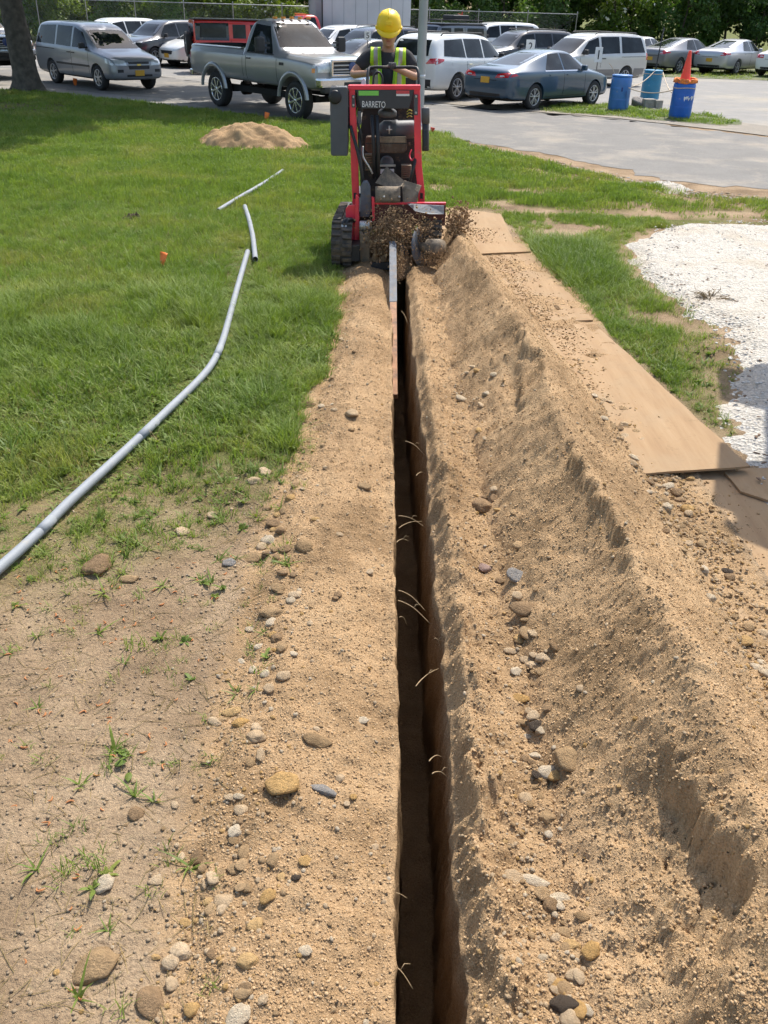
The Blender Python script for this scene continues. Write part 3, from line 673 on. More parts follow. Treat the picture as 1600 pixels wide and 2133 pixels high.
# (px, py, width px, height px, material, image tilt, label)
BIG = [
 (207, 1168, 56, 60, ST_BRN, 0, 'largest round brown cobble on bare soil near the grey conduit'),
 (271, 1202, 36, 24, ST_TAN, 10, 'small tan cobble just right of the largest round brown one'),
 (381, 1103, 36, 26, ST_PALE, 0, 'grey and white mottled cobble alone among thin grass left of the trench'),
 (476, 1168, 32, 24, ST_GRY, 0, 'flat grey stone lying left of an oval tan cobble'),
 (527, 1158, 46, 28, ST_TAN, 8, 'oval tan cobble beside a flat grey stone at the sand edge'),
 (592, 1140, 34, 20, ST_BRN, 20, 'small brown stone leaning on the broad tan cobble at the sand edge'),
 (636, 1131, 44, 38, ST_TAN, 25, 'broad tan cobble highest of the cluster at the left sand edge'),
 (568, 1086, 38, 24, ST_BRN, -15, 'brown cobble above the cluster at the left sand edge'),
 (527, 997, 36, 26, ST_PALE, 0, 'pale flat cobble, lower of the pair below the clump of tall grass'),
 (552, 979, 30, 26, ST_PALE, 0, 'pale cobble, upper of the pair below the clump of tall grass'),
 (441, 1070, 24, 20, ST_PALE, 0, 'small pale stone in thin grass left of the cobble pairs'),
 (566, 1270, 58, 34, ST_TAN, 8, 'long oval tan cobble lying on the left sand slope'),
 (582, 1219, 36, 24, ST_TAN, 10, 'small oval tan cobble just above the long oval one'),
 (616, 1234, 28, 24, ST_PALE, 20, 'small pale cobble right of the small oval tan one'),
 (576, 1322, 28, 30, ST_BRN, -20, 'rust brown stone standing above its twin on the left sand'),
 (589, 1344, 28, 28, ST_TAN, 0, 'round tan stone touching the rust brown one on the left sand'),
 (487, 1478, 54, 26, ST_ORG, 8, 'long orange cobble, upper of the orange pair'),
 (501, 1500, 38, 30, ST_ORG, 15, 'shorter orange cobble just below the long orange one'),
 (450, 1500, 30, 22, ST_PALE, -20, 'white stone left of the orange pair'),
 (532, 1527, 42, 34, ST_PALE, 0, 'lumpy pale stone below and right of the orange pair'),
 (755, 1498, 32, 20, ST_WHT, 0, 'white stone beside the left lip of the trench'),
 (665, 1536, 58, 34, ST_TAN, -12, 'flat brown cobble half buried in sand near the trench'),
 (582, 1622, 74, 60, ST_ORG, 15, 'wide tan slab almost buried in the left sand'),
 (672, 1634, 30, 56, ST_GRY, 60, 'grey wedge of slate standing out of the left sand'),
 (709, 1617, 22, 22, ST_PALE, 0, 'small pale stone right of the grey slate wedge'),
 (286, 1688, 32, 30, ST_BRN, 0, 'round brown stone alone on bare soil at the left'),
 (221, 1834, 38, 36, ST_WHT, 30, 'white angular stone alone on bare soil at the left'),
 (327, 1831, 28, 22, ST_PALE, 0, 'small pale oval stone right of the white angular one'),
 (468, 1868, 40, 48, ST_PALE, 50, 'angular pale stone at the corner of the left sand'),
 (205, 2000, 84, 66, ST_TAN, 15, 'biggest tan and white mottled cobble at the lower left'),
 (373, 1974, 44, 40, ST_PALE, 0, 'round pale cobble right of the biggest mottled one'),
 (316, 2072, 52, 58, ST_BRN, 35, 'brown cobble sunk in soil near the bottom edge'),
 (358, 2044, 30, 28, ST_PALE, 0, 'pale pebble just above the sunken brown cobble'),
 (500, 2108, 52, 40, ST_WHT, 40, 'white stone at the bottom edge of the left sand'),
 (635, 1972, 22, 30, ST_WHT, 60, 'small white stone on bare sand left of the trench foot'),
 (647, 842, 42, 16, ST_BRN, 0, 'dark flat stone at the grass edge beside the trench'),
 (731, 858, 28, 22, ST_PALE, 20, 'pale stone on the sand right of the dark flat one'),
 (591, 746, 16, 14, ST_TAN, 0, 'small tan stone in the grass left of the trench sand'),
 (1181, 1570, 66, 62, ST_TAN, 0, 'largest round tan cobble in the furrow beside the spoil ridge'),
 (1093, 1262, 68, 40, ST_BRN, -8, 'wide brown cobble on the right bank of the trench'),
 (1102, 1312, 42, 34, ST_TAN, 0, 'round tan cobble just below the wide brown one'),
 (1003, 1045, 44, 38, ST_BRN, 0, 'brown half buried cobble on the right bank of the trench'),
 (1010, 1180, 32, 24, ST_PNK, -30, 'flat mauve stone on the right bank of the trench'),
 (1080, 1192, 52, 36, ST_GRY, 0, 'grey brown stone half buried near the mauve one'),
 (1131, 1364, 26, 36, ST_PALE, 70, 'curved pale stone below the round tan cobble'),
 (1155, 1343, 28, 26, ST_BRN, 0, 'small brown stone right of the curved pale one'),
 (1065, 1352, 28, 20, ST_PALE, 0, 'pale oval stone left of the curved pale one'),
 (1092, 1370, 26, 20, ST_PALE, 0, 'pale round stone beneath the pale oval one in the furrow'),
 (1211, 1431, 24, 20, ST_PALE, 0, 'lone pale stone on the left face of the spoil ridge'),
 (1087, 1450, 38, 22, ST_ORG, -15, 'flat orange stone in the furrow above the white pebbles'),
 (1139, 1598, 36, 38, ST_WHT, 40, 'white oval stone touching the largest round tan cobble'),
 (1114, 1570, 24, 26, ST_WHT, 70, 'smaller white stone left of the largest round tan cobble'),
 (1158, 1612, 28, 26, ST_ORG, 0, 'ochre stone between two white stones in the furrow'),
 (1140, 1696, 36, 30, ST_TAN, 0, 'round tan stone lowest of the white and tan cluster in the furrow'),
 (1118, 1830, 54, 30, ST_WHT, -5, 'white oval stone lying crosswise in the furrow'),
 (1164, 1858, 26, 62, ST_WHT, 100, 'long curved white stone in the furrow'),
 (1066, 1818, 42, 34, ST_PALE, -20, 'cream stone left of the white crosswise one'),
 (1232, 1968, 32, 40, ST_ORG, -50, 'split ochre stone low in the furrow'),
 (1188, 1964, 36, 28, ST_ORG, 0, 'orange stone low in the furrow left of the split one'),
 (1207, 2026, 26, 30, ST_PALE, 0, 'pale yellow pebble near the bottom of the furrow'),
 (1165, 2060, 32, 22, ST_PALE, -15, 'oval cream pebble near the bottom of the furrow'),
 (1221, 2098, 28, 20, ST_WHT, -40, 'white pebble by the bottom edge right of the furrow'),
 (1331, 880, 26, 28, ST_BRN, 0, 'round brown stone resting on the plywood beside the spoil'),
 (1440, 1082, 26, 24, ST_BRN, 0, 'brown cobble among pebbles on the plywood below the board gap'),
 (1460, 1105, 30, 24, ST_TAN, 0, 'grey tan cobble lowest of the big ones on the plywood pebbles'),
 (1462, 1050, 22, 16, ST_BRN, 0, 'dark flat cobble on the right side of the plywood pebbles'),
 (1396, 930, 24, 16, ST_ORG, 0, 'yellow cobble on the plywood at the pebble edge'),
 (1560, 1300, 28, 26, ST_TAN, 0, 'round tan cobble on the lower plywood, left of the pair'),
 (1590, 1314, 28, 22, ST_PALE, 0, 'pale cobble on the lower plywood at the picture edge'),
 (1161, 638, 12, 12, ST_BRN, 0, 'small brown stone alone on the middle plywood sheet'),
 (960, 828, 30, 16, ST_WHT, -25, 'white flat stone on the right bank far from the camera'),
 (757, 1008, 34, 20, ST_TAN, -10, 'tan stone with a dark hollow on the left bank'),
]
def put_rock(px, py, w, h, mat, tilt, label, group=None, k=None, sink=.30, name='stone', cat='stone', on=None):
    x, y, z = hit(px, py + h * .25)
    if on is not None: x, y, z = gpx(px, py + h * .3, on)
    dist = math.sqrt(x * x + y * y + (CAMH - z) ** 2); k = random.randrange(7) if k is None else k
    a = w / FPX * dist / 2; b_ = h / FPX * dist / 2 / max(.35, min(1, (CAMH - z) / dist + .35))
    o = bpy.data.objects.new(name, rock(k, mat)); link(o)
    hgt = min(a, b_) * .85
    o.location = (x, y, z + hgt * (.75 - sink * 2)); o.scale = (a, b_, hgt); o.rotation_euler = (random.uniform(-.15, .15), random.uniform(-.15, .15), R_(tilt) + random.uniform(-.1, .1))
    tag(o, label, cat, group); return o
random.seed(4)
for b_ in BIG:
    onp = .018 if (b_[0] > 1300 and b_[1] < 1330 and b_[0] - 1300 > (b_[1] - 880) * .32) else None
    put_rock(*b_, on=onp)
# lesser pebbles: told apart only by the strip they lie in
def strip(n, poly, mats, label, group, wr, seed):
    r = random.Random(seed); made = 0
    while made < n:
        i = r.randrange(len(poly) - 1); t = r.random(); (x0, y0, s0), (x1, y1, s1) = poly[i], poly[i + 1]
        px = x0 + (x1 - x0) * t + r.gauss(0, .5) * (s0 + (s1 - s0) * t); py = y0 + (y1 - y0) * t + r.gauss(0, 6)
        w = r.uniform(*wr) * (0.35 + .75 * (y0 + (y1 - y0) * t) / 1500)
        put_rock(px, py, w, w * r.uniform(.6, .95), r.choice(mats), r.uniform(-90, 90), label, group, r.randrange(7), .27, 'pebble', 'pebble'); made += 1
MIXP = [ST_PALE, ST_PALE, ST_TAN, ST_TAN, ST_WHT, ST_ORG, ST_BRN]
strip(62, [(1215, 800, 22), (1330, 930, 30), (1400, 1020, 55), (1450, 1120, 55), (1510, 1240, 45), (1590, 1400, 40)], MIXP, 'small pebble at the foot of the spoil ridge along the plywood', 'pebbles along the plywood edge', (16, 30), 1)
strip(62, [(1000, 720, 50), (1010, 900, 50), (1040, 1060, 45), (1090, 1230, 40), (1110, 1420, 40), (1120, 1650, 40), (1150, 1900, 50), (1190, 2110, 60)], MIXP, 'small pebble in the furrow between the trench and the spoil ridge', 'pebbles in the furrow right of the trench', (15, 29), 2)
strip(74, [(600, 1000, 40), (580, 1150, 60), (540, 1300, 70), (520, 1500, 90), (470, 1750, 110), (430, 1900, 110), (480, 2100, 140)], MIXP, 'small pebble at the left edge of the thrown sand', 'pebbles at the left sand edge', (15, 31), 3)
strip(26, [(735, 680, 40), (700, 800, 50), (690, 960, 60), (690, 1300, 90), (690, 1800, 100)], MIXP, 'small pebble on the sand between the grass and the trench', 'pebbles on the left bank', (13, 22), 4)
for i, (px, py, w) in enumerate([(1515, 1186, 24), (1492, 1204, 24), (1117, 1506, 40), (1120, 1610, 26), (1175, 2085, 56), (617, 1825, 22)]):
    lab = ['dark earth clod on the plywood, right of two', 'dark earth clod on the plywood edge, left of two', 'dark earth clod above the largest round tan cobble', 'dark earth clod left of the white oval stone', 'dark crumbly earth patch near the bottom of the furrow', 'dark earth clod on the left sand'][i]
    put_rock(px, py, w, w * .7, CLOD, 0, lab, None, i, .3, 'earth_clod', 'clod', .018 if i < 2 else None)
PEB = [rock_mesh('grit', 200 + k, 1, .25, .7) for k in range(4)]
GRIT = []
for k, mt in enumerate([ST_PALE, ST_TAN, ST_WHT, ST_ORG]):
    me = PEB[k].copy(); me.materials.append(mt); GRIT.append(me)
CRUMB = []
CRM = [M('sand_crumb_%d' % q, c, .95, 0, .15, 3, spec=.1) for q, c in enumerate(((.40, .265, .142), (.35, .228, .12), (.46, .32, .185)))]
for k in range(3):
    me = rock_mesh('crumb', 300 + k, 1, .5, .75); me.materials.append(CRM[k]); CRUMB.append(me)
me = rock_mesh('crumb', 310, 1, .5, .75); me.materials.append(CLOD); CRUMB.append(me)
def scatter_stones():
    r = np.random.default_rng(5)
    P = []; S = []; I = []
    def zone(n, x0, x1, y0, y1, size, idx, fn, p=2.0):
        y = y0 + (y1 - y0) * r.random(n) ** p; x = r.uniform(x0, x1, n)
        k = r.random(n) < fn(x, y); x, y = x[k], y[k]; n = len(x)
        s = size[0] * (size[1] / size[0]) ** (r.random(n) ** 2.2); z = surf_z(x, y) + s * .15
        P.append(np.stack([x, y, z], 1)); S.append(np.stack([s, s * r.uniform(.7, 1.1, n), s * r.uniform(.6, .95, n)], 1)); I.append(r.choice(idx, n))
    xlr = lambda x, y: ((x < trench_edges(y)[0] - .01) | (x > trench_edges(y)[1] + .01)).astype(float)
    # grit: 0-3, crumbs: 4-6, dark crumb: 7
    zone(15000, -1.5, .05, 1.0, 9.4, (.003, .013), [0, 0, 1, 2, 3], lambda x, y: xlr(x, y) * np.clip(sstep(-.5, .05, x - sand_left(y)) * (.35 + .9 * np.exp(-((x - sand_left(y) - .02) / .14) ** 2)), 0, 1))
    zone(1300, -1.8, -.4, 1.0, 4.6, (.003, .009), [0, 1, 2], lambda x, y: .5 + 0 * x, 1.3)
    zone(24000, .25, 1.75, 1.0, 9.6, (.003, .013), [0, 0, 1, 2, 3], lambda x, y: xlr(x, y) * np.clip(.12 + .9 * np.exp(-((x - .47) / .10) ** 2) + .9 * np.exp(-((x - toe_r(y) + .03) / .08) ** 2), 0, 1))
    zone(3600, 1.45, 1.95, 2.0, 6.5, (.005, .017), [0, 0, 1, 3], lambda x, y: sstep(.35, .0, x - toe_r(y)), 1.0)
    zone(60000, -.9, .06, 1.0, 9.4, (.0018, .0060), [4, 5, 6] * 12 + [7], lambda x, y: xlr(x, y) * sstep(-.06, .06, x - sand_left(y)))
    zone(100000, .22, 1.75, 1.0, 9.8, (.0018, .0068), [4, 5, 6] * 14 + [7], lambda x, y: xlr(x, y) * (.35 + .65 * sstep(toe_r(y) + .05, toe_r(y) - .3, x)))
    n = 6500; y = r.uniform(2.4, 11.2, n); x = toe_r(y) + np.abs(r.normal(0, .17, n)) - .03; s = .0022 * 6 ** (r.random(n) ** 2.4)
    bz = np.where(y > 7.6, .031, np.where(y > 4.62, .026 + (7.6 - y) / 3.0 * .030, .019)); bz = np.where(y > 10.0, .030, bz)
    P.append(np.stack([x, y, np.maximum(bz, surf_z(x, y)) + s * .2], 1)); S.append(np.stack([s, s * .9, s * .7], 1)); I.append(r.choice([0, 1, 3, 4, 5, 6, 4, 5], n))
    P, S, I = np.concatenate(P), np.concatenate(S), np.concatenate(I); n = len(P)
    rot = np.stack([r.normal(0, .4, n), r.normal(0, .4, n), r.uniform(0, 6.28, n)], 1)
    g = I < 4
    o = instancer('fine_gravel', P[g], rot[g], S[g], I[g], GRIT); tag(o, 'fine pale gravel strewn over the dug sand', 'gravel', kind='stuff')
    o = instancer('sand_crumbs', P[~g], rot[~g], S[~g], I[~g] - 4, CRUMB); tag(o, 'loose crumbs of tan sand covering the spoil', 'sand', kind='stuff')
scatter_stones()
# ================================================================== BOARDS, CONDUIT, FLAGS, SMALL THINGS
def mat_ply():
    m, n, l, b = nmat('weathered_plywood'); geo = n.new('ShaderNodeNewGeometry'); pos = geo.outputs['Position']
    mp = n.new('ShaderNodeMapping'); mp.inputs['Scale'].default_value = (9, .9, 4); mp.inputs['Rotation'].default_value = (0, 0, .12); l.new(pos, mp.inputs[0])
    c = ramp(n, l, tex_noise(n, l, mp.outputs[0], 1.5, 6, .6), [(.3, (.29, .185, .10)), (.5, (.335, .22, .12)), (.72, (.375, .255, .145))])
    c = mixc(n, l, maprange(n, l, tex_noise(n, l, pos, 2.3, 6, .65), .46, .68, 0, .7), c, (.33, .235, .14))
    c = mixc(n, l, maprange(n, l, tex_noise(n, l, pos, 11, 7, .8), .56, .70, 0, .6), c, (.20, .135, .075))
    l.new(c, b.inputs['Base Color']); b.inputs['Roughness'].default_value = .85; b.inputs['Specular IOR Level'].default_value = .2
    bump_to(n, l, b, tex_noise(n, l, mp.outputs[0], 6, 4), .25, .004); return m
PLY = mat_ply()
def slab(name, corners, label, thick=.014, nu=10, nv=16, warp=.006, seed=1):
    """corners: (px, py, z) in order near-left, near-right, far-right, far-left"""
    c = [np.array(gpx(p[0], p[1], p[2])) for p in corners]; V = []
    for j in range(nv + 1):
        for i in range(nu + 1):
            u, v = i / nu, j / nv
            p = (c[0] * (1 - u) + c[1] * u) * (1 - v) + (c[3] * (1 - u) + c[2] * u) * v
            e = (noise2(np.array([p[0] * 4]), np.array([p[1] * 4]), seed)[0])
            if u == 1: p[0] += .012 * e
            if u == 0: p[0] += .012 * e
            if j in (0, nv): p[1] += .01 * e
            p[2] += warp * noise2(np.array([p[0] * 1.4]), np.array([p[1] * 1.1]), seed + 5)[0]
            V.append(p)
    n = len(V); q = grid_quads(nv + 1, nu + 1).tolist(); F = [f for f in q] + [[n + k for k in f[::-1]] for f in q]
    w = nu + 1; ring = list(range(w)) + [j * w + nu for j in range(1, nv + 1)] + [nv * w + i for i in range(nu - 1, -1, -1)] + [j * w for j in range(nv - 1, 0, -1)]
    for k in range(len(ring)):
        a, b2 = ring[k], ring[(k + 1) % len(ring)]; F.append([a, n + a, n + b2, b2])
    o = mesh_obj(name, V + [p - np.array([0, 0, thick]) for p in V], F, PLY)
    tag(o, label, 'plywood sheet', 'plywood sheets laid along the spoil'); return o
slab('plywood_sheet', [(880, 528, .028), (1074, 510, .028), (1044, 446, .028), (905, 428, .028)], 'farthest plywood sheet, near the trencher, with a crooked outer edge', seed=1)
slab('plywood_sheet', [(930, 533, .048), (1107, 523, .046), (1099, 507, .046), (925, 506, .048)], 'narrow plywood offcut lapped across the gap between the two far sheets', nv=4, seed=2)
slab('plywood_sheet', [(1010, 676, .030), (1236, 667, .030), (1108, 524, .028), (905, 527, .028)], 'middle plywood sheet with a small brown stone lying on it', seed=3)
slab('plywood_sheet', [(1255, 993, .050), (1562, 971, .085), (1236, 672, .024), (1010, 678, .024)], 'long plywood sheet whose raised near corner casts a dark gap', warp=.004, seed=4)
slab('plywood_sheet', [(1180, 1480, .018), (2050, 1420, .018), (1790, 968, .018), (1250, 985, .018)], 'nearest plywood sheet at the right edge, partly in shadow', warp=.003, seed=5)
slab('plywood_sheet', [(1545, 1022, .036), (2000, 1180, .036), (1830, 960, .036), (1508, 984, .036)], 'shaded plywood corner lapped over the nearest sheet', warp=.002, seed=6)

# ------------------------------------------------------------------ conduit
PVC = M('grey_pvc', (.255, .275, .295), .65, 0, .06, 9, .08, 40, dirt=(.36, .31, .24), dirt_amt=.05)
PVC_IN = M('pvc_inside', (.10, .10, .11), .8)
def smooth_path(P, n=40):
    P = np.array(P, float); t = np.linspace(0, len(P) - 1, n); i = np.clip(t.astype(int), 0, len(P) - 2); f = (t - i)[:, None]
    g = lambda k: P[np.clip(k, 0, len(P) - 1)]
    p0, p1, p2, p3 = g(i - 1), g(i), g(i + 1), g(i + 2)
    return .5 * (2 * p1 + (p2 - p0) * f + (2 * p0 - 5 * p1 + 4 * p2 - p3) * f ** 2 + (-p0 + 3 * p1 - 3 * p2 + p3) * f ** 3)
def conduit(pts, r, label, bells=(), group='lengths of grey conduit on the grass'):
    path = smooth_path([gpx(p[0], p[1], p[2] if len(p) > 2 else r + .02) for p in pts], 60)
    root = empty('conduit', path[0]); mb = MB()
    mb.tube(path, r, 16, cap=False)
    n = 16; ring0 = [v.copy() for v in mb.v[:n]]; ring1 = [v.copy() for v in mb.v[-n:]]
    def under(o): o.parent = root; o.matrix_parent_inverse = Matrix.Translation(-Vector(path[0]))
    # wall thickness ring + dark bore at both ends
    for ring, c, s in ((ring0, Vector(path[0]), 1), (ring1, Vector(path[-1]), -1)):
        d = (Vector(path[1]) - Vector(path[0])).normalized() if s == 1 else (Vector(path[-2]) - Vector(path[-1])).normalized()
        inner = [c + (v - c) * .86 for v in ring]; deep = [v + d * .12 for v in inner]
        mb.add(ring + inner, [[k, (k + 1) % n, n + (k + 1) % n, n + k] for k in range(n)], smooth=False)
        mi = MB(); mi.add(inner + deep, [[k, (k + 1) % n, n + (k + 1) % n, n + k] for k in range(n)], smooth=True).add(deep, [list(range(n))]); under(mi.build('bore', PVC_IN))
    under(mb.build('pipe', PVC))
    for b0 in bells:
        k = int(b0 * 59); mc = MB(); mc.tube(path[k:k + 3], r * 1.045, 16); under(mc.build('coupling', PVC))
    tag(root, label, 'conduit', group); return root
conduit([(-160, 1320), (0, 1182), (80, 1110), (150, 1040), (265, 935), (350, 854), (414, 792), (444, 754, .06), (463, 712, .07), (477, 664, .08), (491, 612, .08), (504, 566, .08), (516, 524, .07)], .0265, 'longest grey conduit curving from the left edge up to the middle of the lawn', (.17, .36, .62))
conduit([(510, 430, .05), (519, 458, .05), (527, 495, .05), (532, 540, .05)], .029, 'short bent grey conduit with its open end towards the camera')
conduit([(454, 438, .045), (500, 410, .05), (545, 384, .05), (589, 355, .05)], .025, 'straight thin grey conduit farthest from the camera, by the sand pile')

# ------------------------------------------------------------------ marker flags
FLAG_O = M('flag_orange', (.90, .20, .03), .6, 0, .1, 20); FLAG_R = M('flag_red', (.62, .07, .04), .6, 0, .1, 20); WIRE = M('wire_steel', (.35, .34, .32), .5, .8)
def flag(px, py, s, mat, label, lean=.2, seed=0):
    b = gpx(px, py); root = empty('marker_flag', b); r = random.Random(seed)
    mb = MB(); mb.tube([(0, 0, 0), (lean * .12, 0, s * .7), (lean * .3, 0, s * 1.5)], .0018, 5); mb.build('staff', WIRE, root)
    V = []; n = 6
    for i in range(n + 1):
        for j in range(4):
            u, v = i / n, j / 3
            V.append((lean * .2 + (v - .5) * s * (1.0 - .45 * u) * .8 - u * s * .25, -.02 + .03 * math.sin(3 * u + 2 * v + seed), s * 1.5 - u * s * 1.25 - .12 * s * v))
    o = mesh_obj('flag_sheet', V, grid_quads(n + 1, 4).tolist(), mat, root, True)
    md = o.modifiers.new('t', 'SOLIDIFY'); md.thickness = .0015
    tag(root, label, 'marker flag', 'survey flags in the lawn'); return root
flag(337, 556, .105, FLAG_O, 'orange marker flag in the grass left of the conduit, nearest the camera', .2, 1)
flag(556, 255, .15, FLAG_O, 'orange marker flag between the sand pile and the silver pickup', .1, 2)
flag(899, 283, .12, FLAG_R, 'red marker flag at the road edge right of the light pole', .1, 3)
flag(158, 180, .16, FLAG_O, 'orange marker flag under the grey minivan', .1, 4)

# ------------------------------------------------------------------ sand pile on the lawn, dirt clump, weeds
def heap(name, px, py, rx, ry, h, mat, label, cat, seed, n=70, rough=.05):
    c = gpx(px, py); u = np.linspace(-1.15, 1.15, n); X, Y = np.meshgrid(u, u)
    d = np.sqrt(X ** 2 + Y ** 2) + .10 * fbm(X * 2, Y * 2, 4, seed)
    Z = h * np.clip(1 - d, -.2, 1) ** 1.0 if False else h * np.where(d < 1, (1 - d) ** .95, -(d - 1) * .6)
    Z = Z - h * .25 * np.exp(-(d / .22) ** 2) + rough * fbm(X * 4, Y * 4, 5, seed + 1, .6) * (d < 1.05) * h
    me = np_mesh(name, np.stack([X * rx, Y * ry, np.maximum(Z, -.06)], -1).reshape(-1, 3), grid_quads(n, n), mat)
    o = link(bpy.data.objects.new(name, me)); o.location = c; tag(o, label, cat); return o
SAND2 = mat_sand('dry_pile_sand')
heap('sand_pile', 526, 305, 1.16, .85, .56, SAND2, 'mound of light tan sand on the lawn behind the conduits', 'sand pile', 7, rough=.10)
heap('dirt_clump', 277, 459, .13, .10, .09, CLOD, 'dark clump of earth lying on the lawn', 'clump', 17, 24, .6)
heap('gravel_heap', 1390, 392, .34, .5, .10, GRAVEL, 'small low heap of white gravel in the grass by the road', 'gravel heap', 27, 40, .3)
def brush(px, py, label):
    b = gpx(px, py); r = random.Random(3); mb = MB()
    for k in range(46):
        a = r.uniform(0, 6.28); L = r.uniform(.10, .27); e = Vector((math.cos(a) * L, math.sin(a) * L * .6, r.uniform(.03, .13)))
        mb.tube([(0, 0, .02), e * .55 + Vector((0, 0, .03)), e], [.004, .003, .001], 4)
        for q in range(3):
            p = e * r.uniform(.5, 1); mb.tube([p, p + Vector((r.uniform(-.05, .05), r.uniform(-.05, .05), r.uniform(-.01, .04)))], [.003, .001], 3)
    o = mb.build('dead_brush', M('dead_brush', (.17, .12, .06), .9, 0, .4, 30)); o.location = b; tag(o, label, 'dead brush')
brush(1478, 632, 'tuft of dead brown brush lying where the gravel meets the grass')
# roots sticking out of the trench walls
ROOT = M('root', (.40, .29, .16), .8, 0, .2, 40)
RT = [((844, 919), (884, 947)), ((867, 991), (885, 986)), ((830, 1075), (885, 1098)), ((831, 1100), (879, 1086)), ((826, 1130), (851, 1127)), ((830, 1230), (886, 1272)), ((829, 1251), (896, 1299)), ((832, 1286), (848, 1303)), ((866, 1430), (915, 1392)), ((894, 1586), (922, 1578)), ((900, 1612), (936, 1624)), ((803, 1871), (848, 1871)), ((806, 2010), (860, 2060)), ((836, 648), (850, 676)), ((905, 1330), (918, 1355))]
wh = ['farthest up the trench', 'curled short', 'crossing pair, upper', 'crossing pair, lower', 'short stub', 'long parallel pair, upper', 'long parallel pair, lower', 'short below the long pair', 'forked, mid trench', 'thin twig on the right wall', 'forked twig on the right wall', 'thin on the left lip', 'thin near the bottom edge', 'beside the digging bar', 'hair thin on the right lip']
for i, (a, b2) in enumerate(RT):
    p = np.array(gpx(*a, -.05)); q = np.array(gpx(*b2, -.10)); m_ = (p + q) / 2 + [.004, .01, .012]
    w = max(.0016, .0042 * np.linalg.norm(q - p) / .15); w = min(w, .0026)
    mb = MB(); P = smooth_path([p, p * .65 + m_ * .35 + [0, .004, .003], m_, q], 12); mb.tube(P, [w * (1 - .6 * k / 11) for k in range(12)], 6)
    if i % 2 == 0: mb.tube([P[7], P[7] + np.array([.012, .015, .01]), P[7] + np.array([.03, .018, .004])], [w * .6, w * .5, w * .3], 5)
    o = mb.build('tree_root', ROOT); tag(o, 'pale bare root across the dark trench, ' + wh[i], 'root', 'roots in the trench')
# fallen catkins and two green leaves on the bare soil
CAT_M = M('catkin', (.42, .165, .055), .8, 0, .3, 25)
def catkin_mesh(seed):
    r = random.Random(seed); mb = MB(); b = r.uniform(.3, 1.3); mb.tube([(math.sin(t * b) * .5 * (t if t > 0 else t), t * .5 - .25 * abs(t) * b, .05) for t in (-1, -.6, -.2, .2, .6, 1)], [.05, .11, .13, .13, .10, .03], 5)
    me = bpy.data.meshes.new('catkin'); me.from_pydata([tuple(v) for v in mb.v], [], mb.f); me.materials.append(CAT_M); return me
r = np.random.default_rng(8); n = 150; x = r.uniform(-1.75, -.75, n); y = 1.2 + 2.5 * r.random(n); k = (x < sand_left(y) - .02); x, y = x[k], y[k]; n = len(x); s = r.uniform(.016, .030, n)
o = instancer('fallen_catkins', np.stack([x, y, ground_z(x, y) + .003], 1), np.stack([0 * x, 0 * x, r.uniform(0, 6.28, n)], 1), np.stack([s, s, s], 1), r.integers(0, 4, n), [catkin_mesh(k) for k in range(4)])
tag(o, 'curled orange brown catkins fallen on the bare soil', 'catkins', kind='stuff')
def leaf_obj(px, py, L, w, ang, label, mat):
    p = hit(px, py); mb = MB(); V = []; n_ = 7
    for i in range(n_):
        u = i / (n_ - 1); ww = w * math.sin(math.pi * min(1, u * .92 + .06)) ** .8
        V += [(-ww, u * L, .004 + .01 * u * (1 - u) + .004), (0, u * L, .002 + .01 * u * (1 - u)), (ww, u * L, .004 + .01 * u * (1 - u) + .004)]
    o = mesh_obj('fallen_leaf', V, grid_quads(n_, 3).tolist(), mat, None, True); o.location = (p[0], p[1], p[2] + .004); o.rotation_euler = (.1, 0, R_(ang))
    md = o.modifiers.new('t', 'SOLIDIFY'); md.thickness = .0008; tag(o, label, 'leaf', 'green leaves on the bare soil'); return o
leaf_obj(240, 1600, .045, .014, -60, 'fallen green leaf on bare soil, upper of two', WEED_M)
leaf_obj(268, 1632, .040, .013, 10, 'fallen green leaf on bare soil, lower of two', WEED_M)
# wood chips and stone pieces lying on the white gravel
r = np.random.default_rng(21); n = 5200; x = r.uniform(2.1, 5.4, n); y = 4.3 + 7.8 * r.random(n); k = (x > np.interp(y, [4.3, 5.9, 7.4, 9.2, 11.6, 12.2], [2.15, 2.5, 2.8, 2.6, 3.4, 5])) ; x, y = x[k], y[k]; n = len(x); s = r.uniform(.005, .016, n)
GR1 = rock_mesh('chip', 401, 1, .45, .6); GR1.materials.append(M('white_stone', (.60, .57, .52), .9, 0, .12, 8)); GR2 = rock_mesh('chip', 402, 1, .45, .6); GR2.materials.append(M('grey_stone', (.36, .34, .31), .9, 0, .2, 8)); GR3 = rock_mesh('chip', 403, 1, .5, .4); GR3.materials.append(M('bark_chip', (.16, .10, .06), .9, 0, .3, 8))
idx = r.choice([0, 0, 0, 1, 1, 2], n); sx = np.where(idx == 2, 2.0, 1.0)
o = instancer('gravel_stones', np.stack([x, y, np.full(n, .055) + .0 * s], 1), np.stack([0 * x, 0 * x, r.uniform(0, 6.28, n)], 1), np.stack([s * sx, s * .8, s * .7], 1), idx, [GR1, GR2, GR3]); tag(o, 'loose white stones and bark chips on the white gravel', 'gravel', kind='stuff')
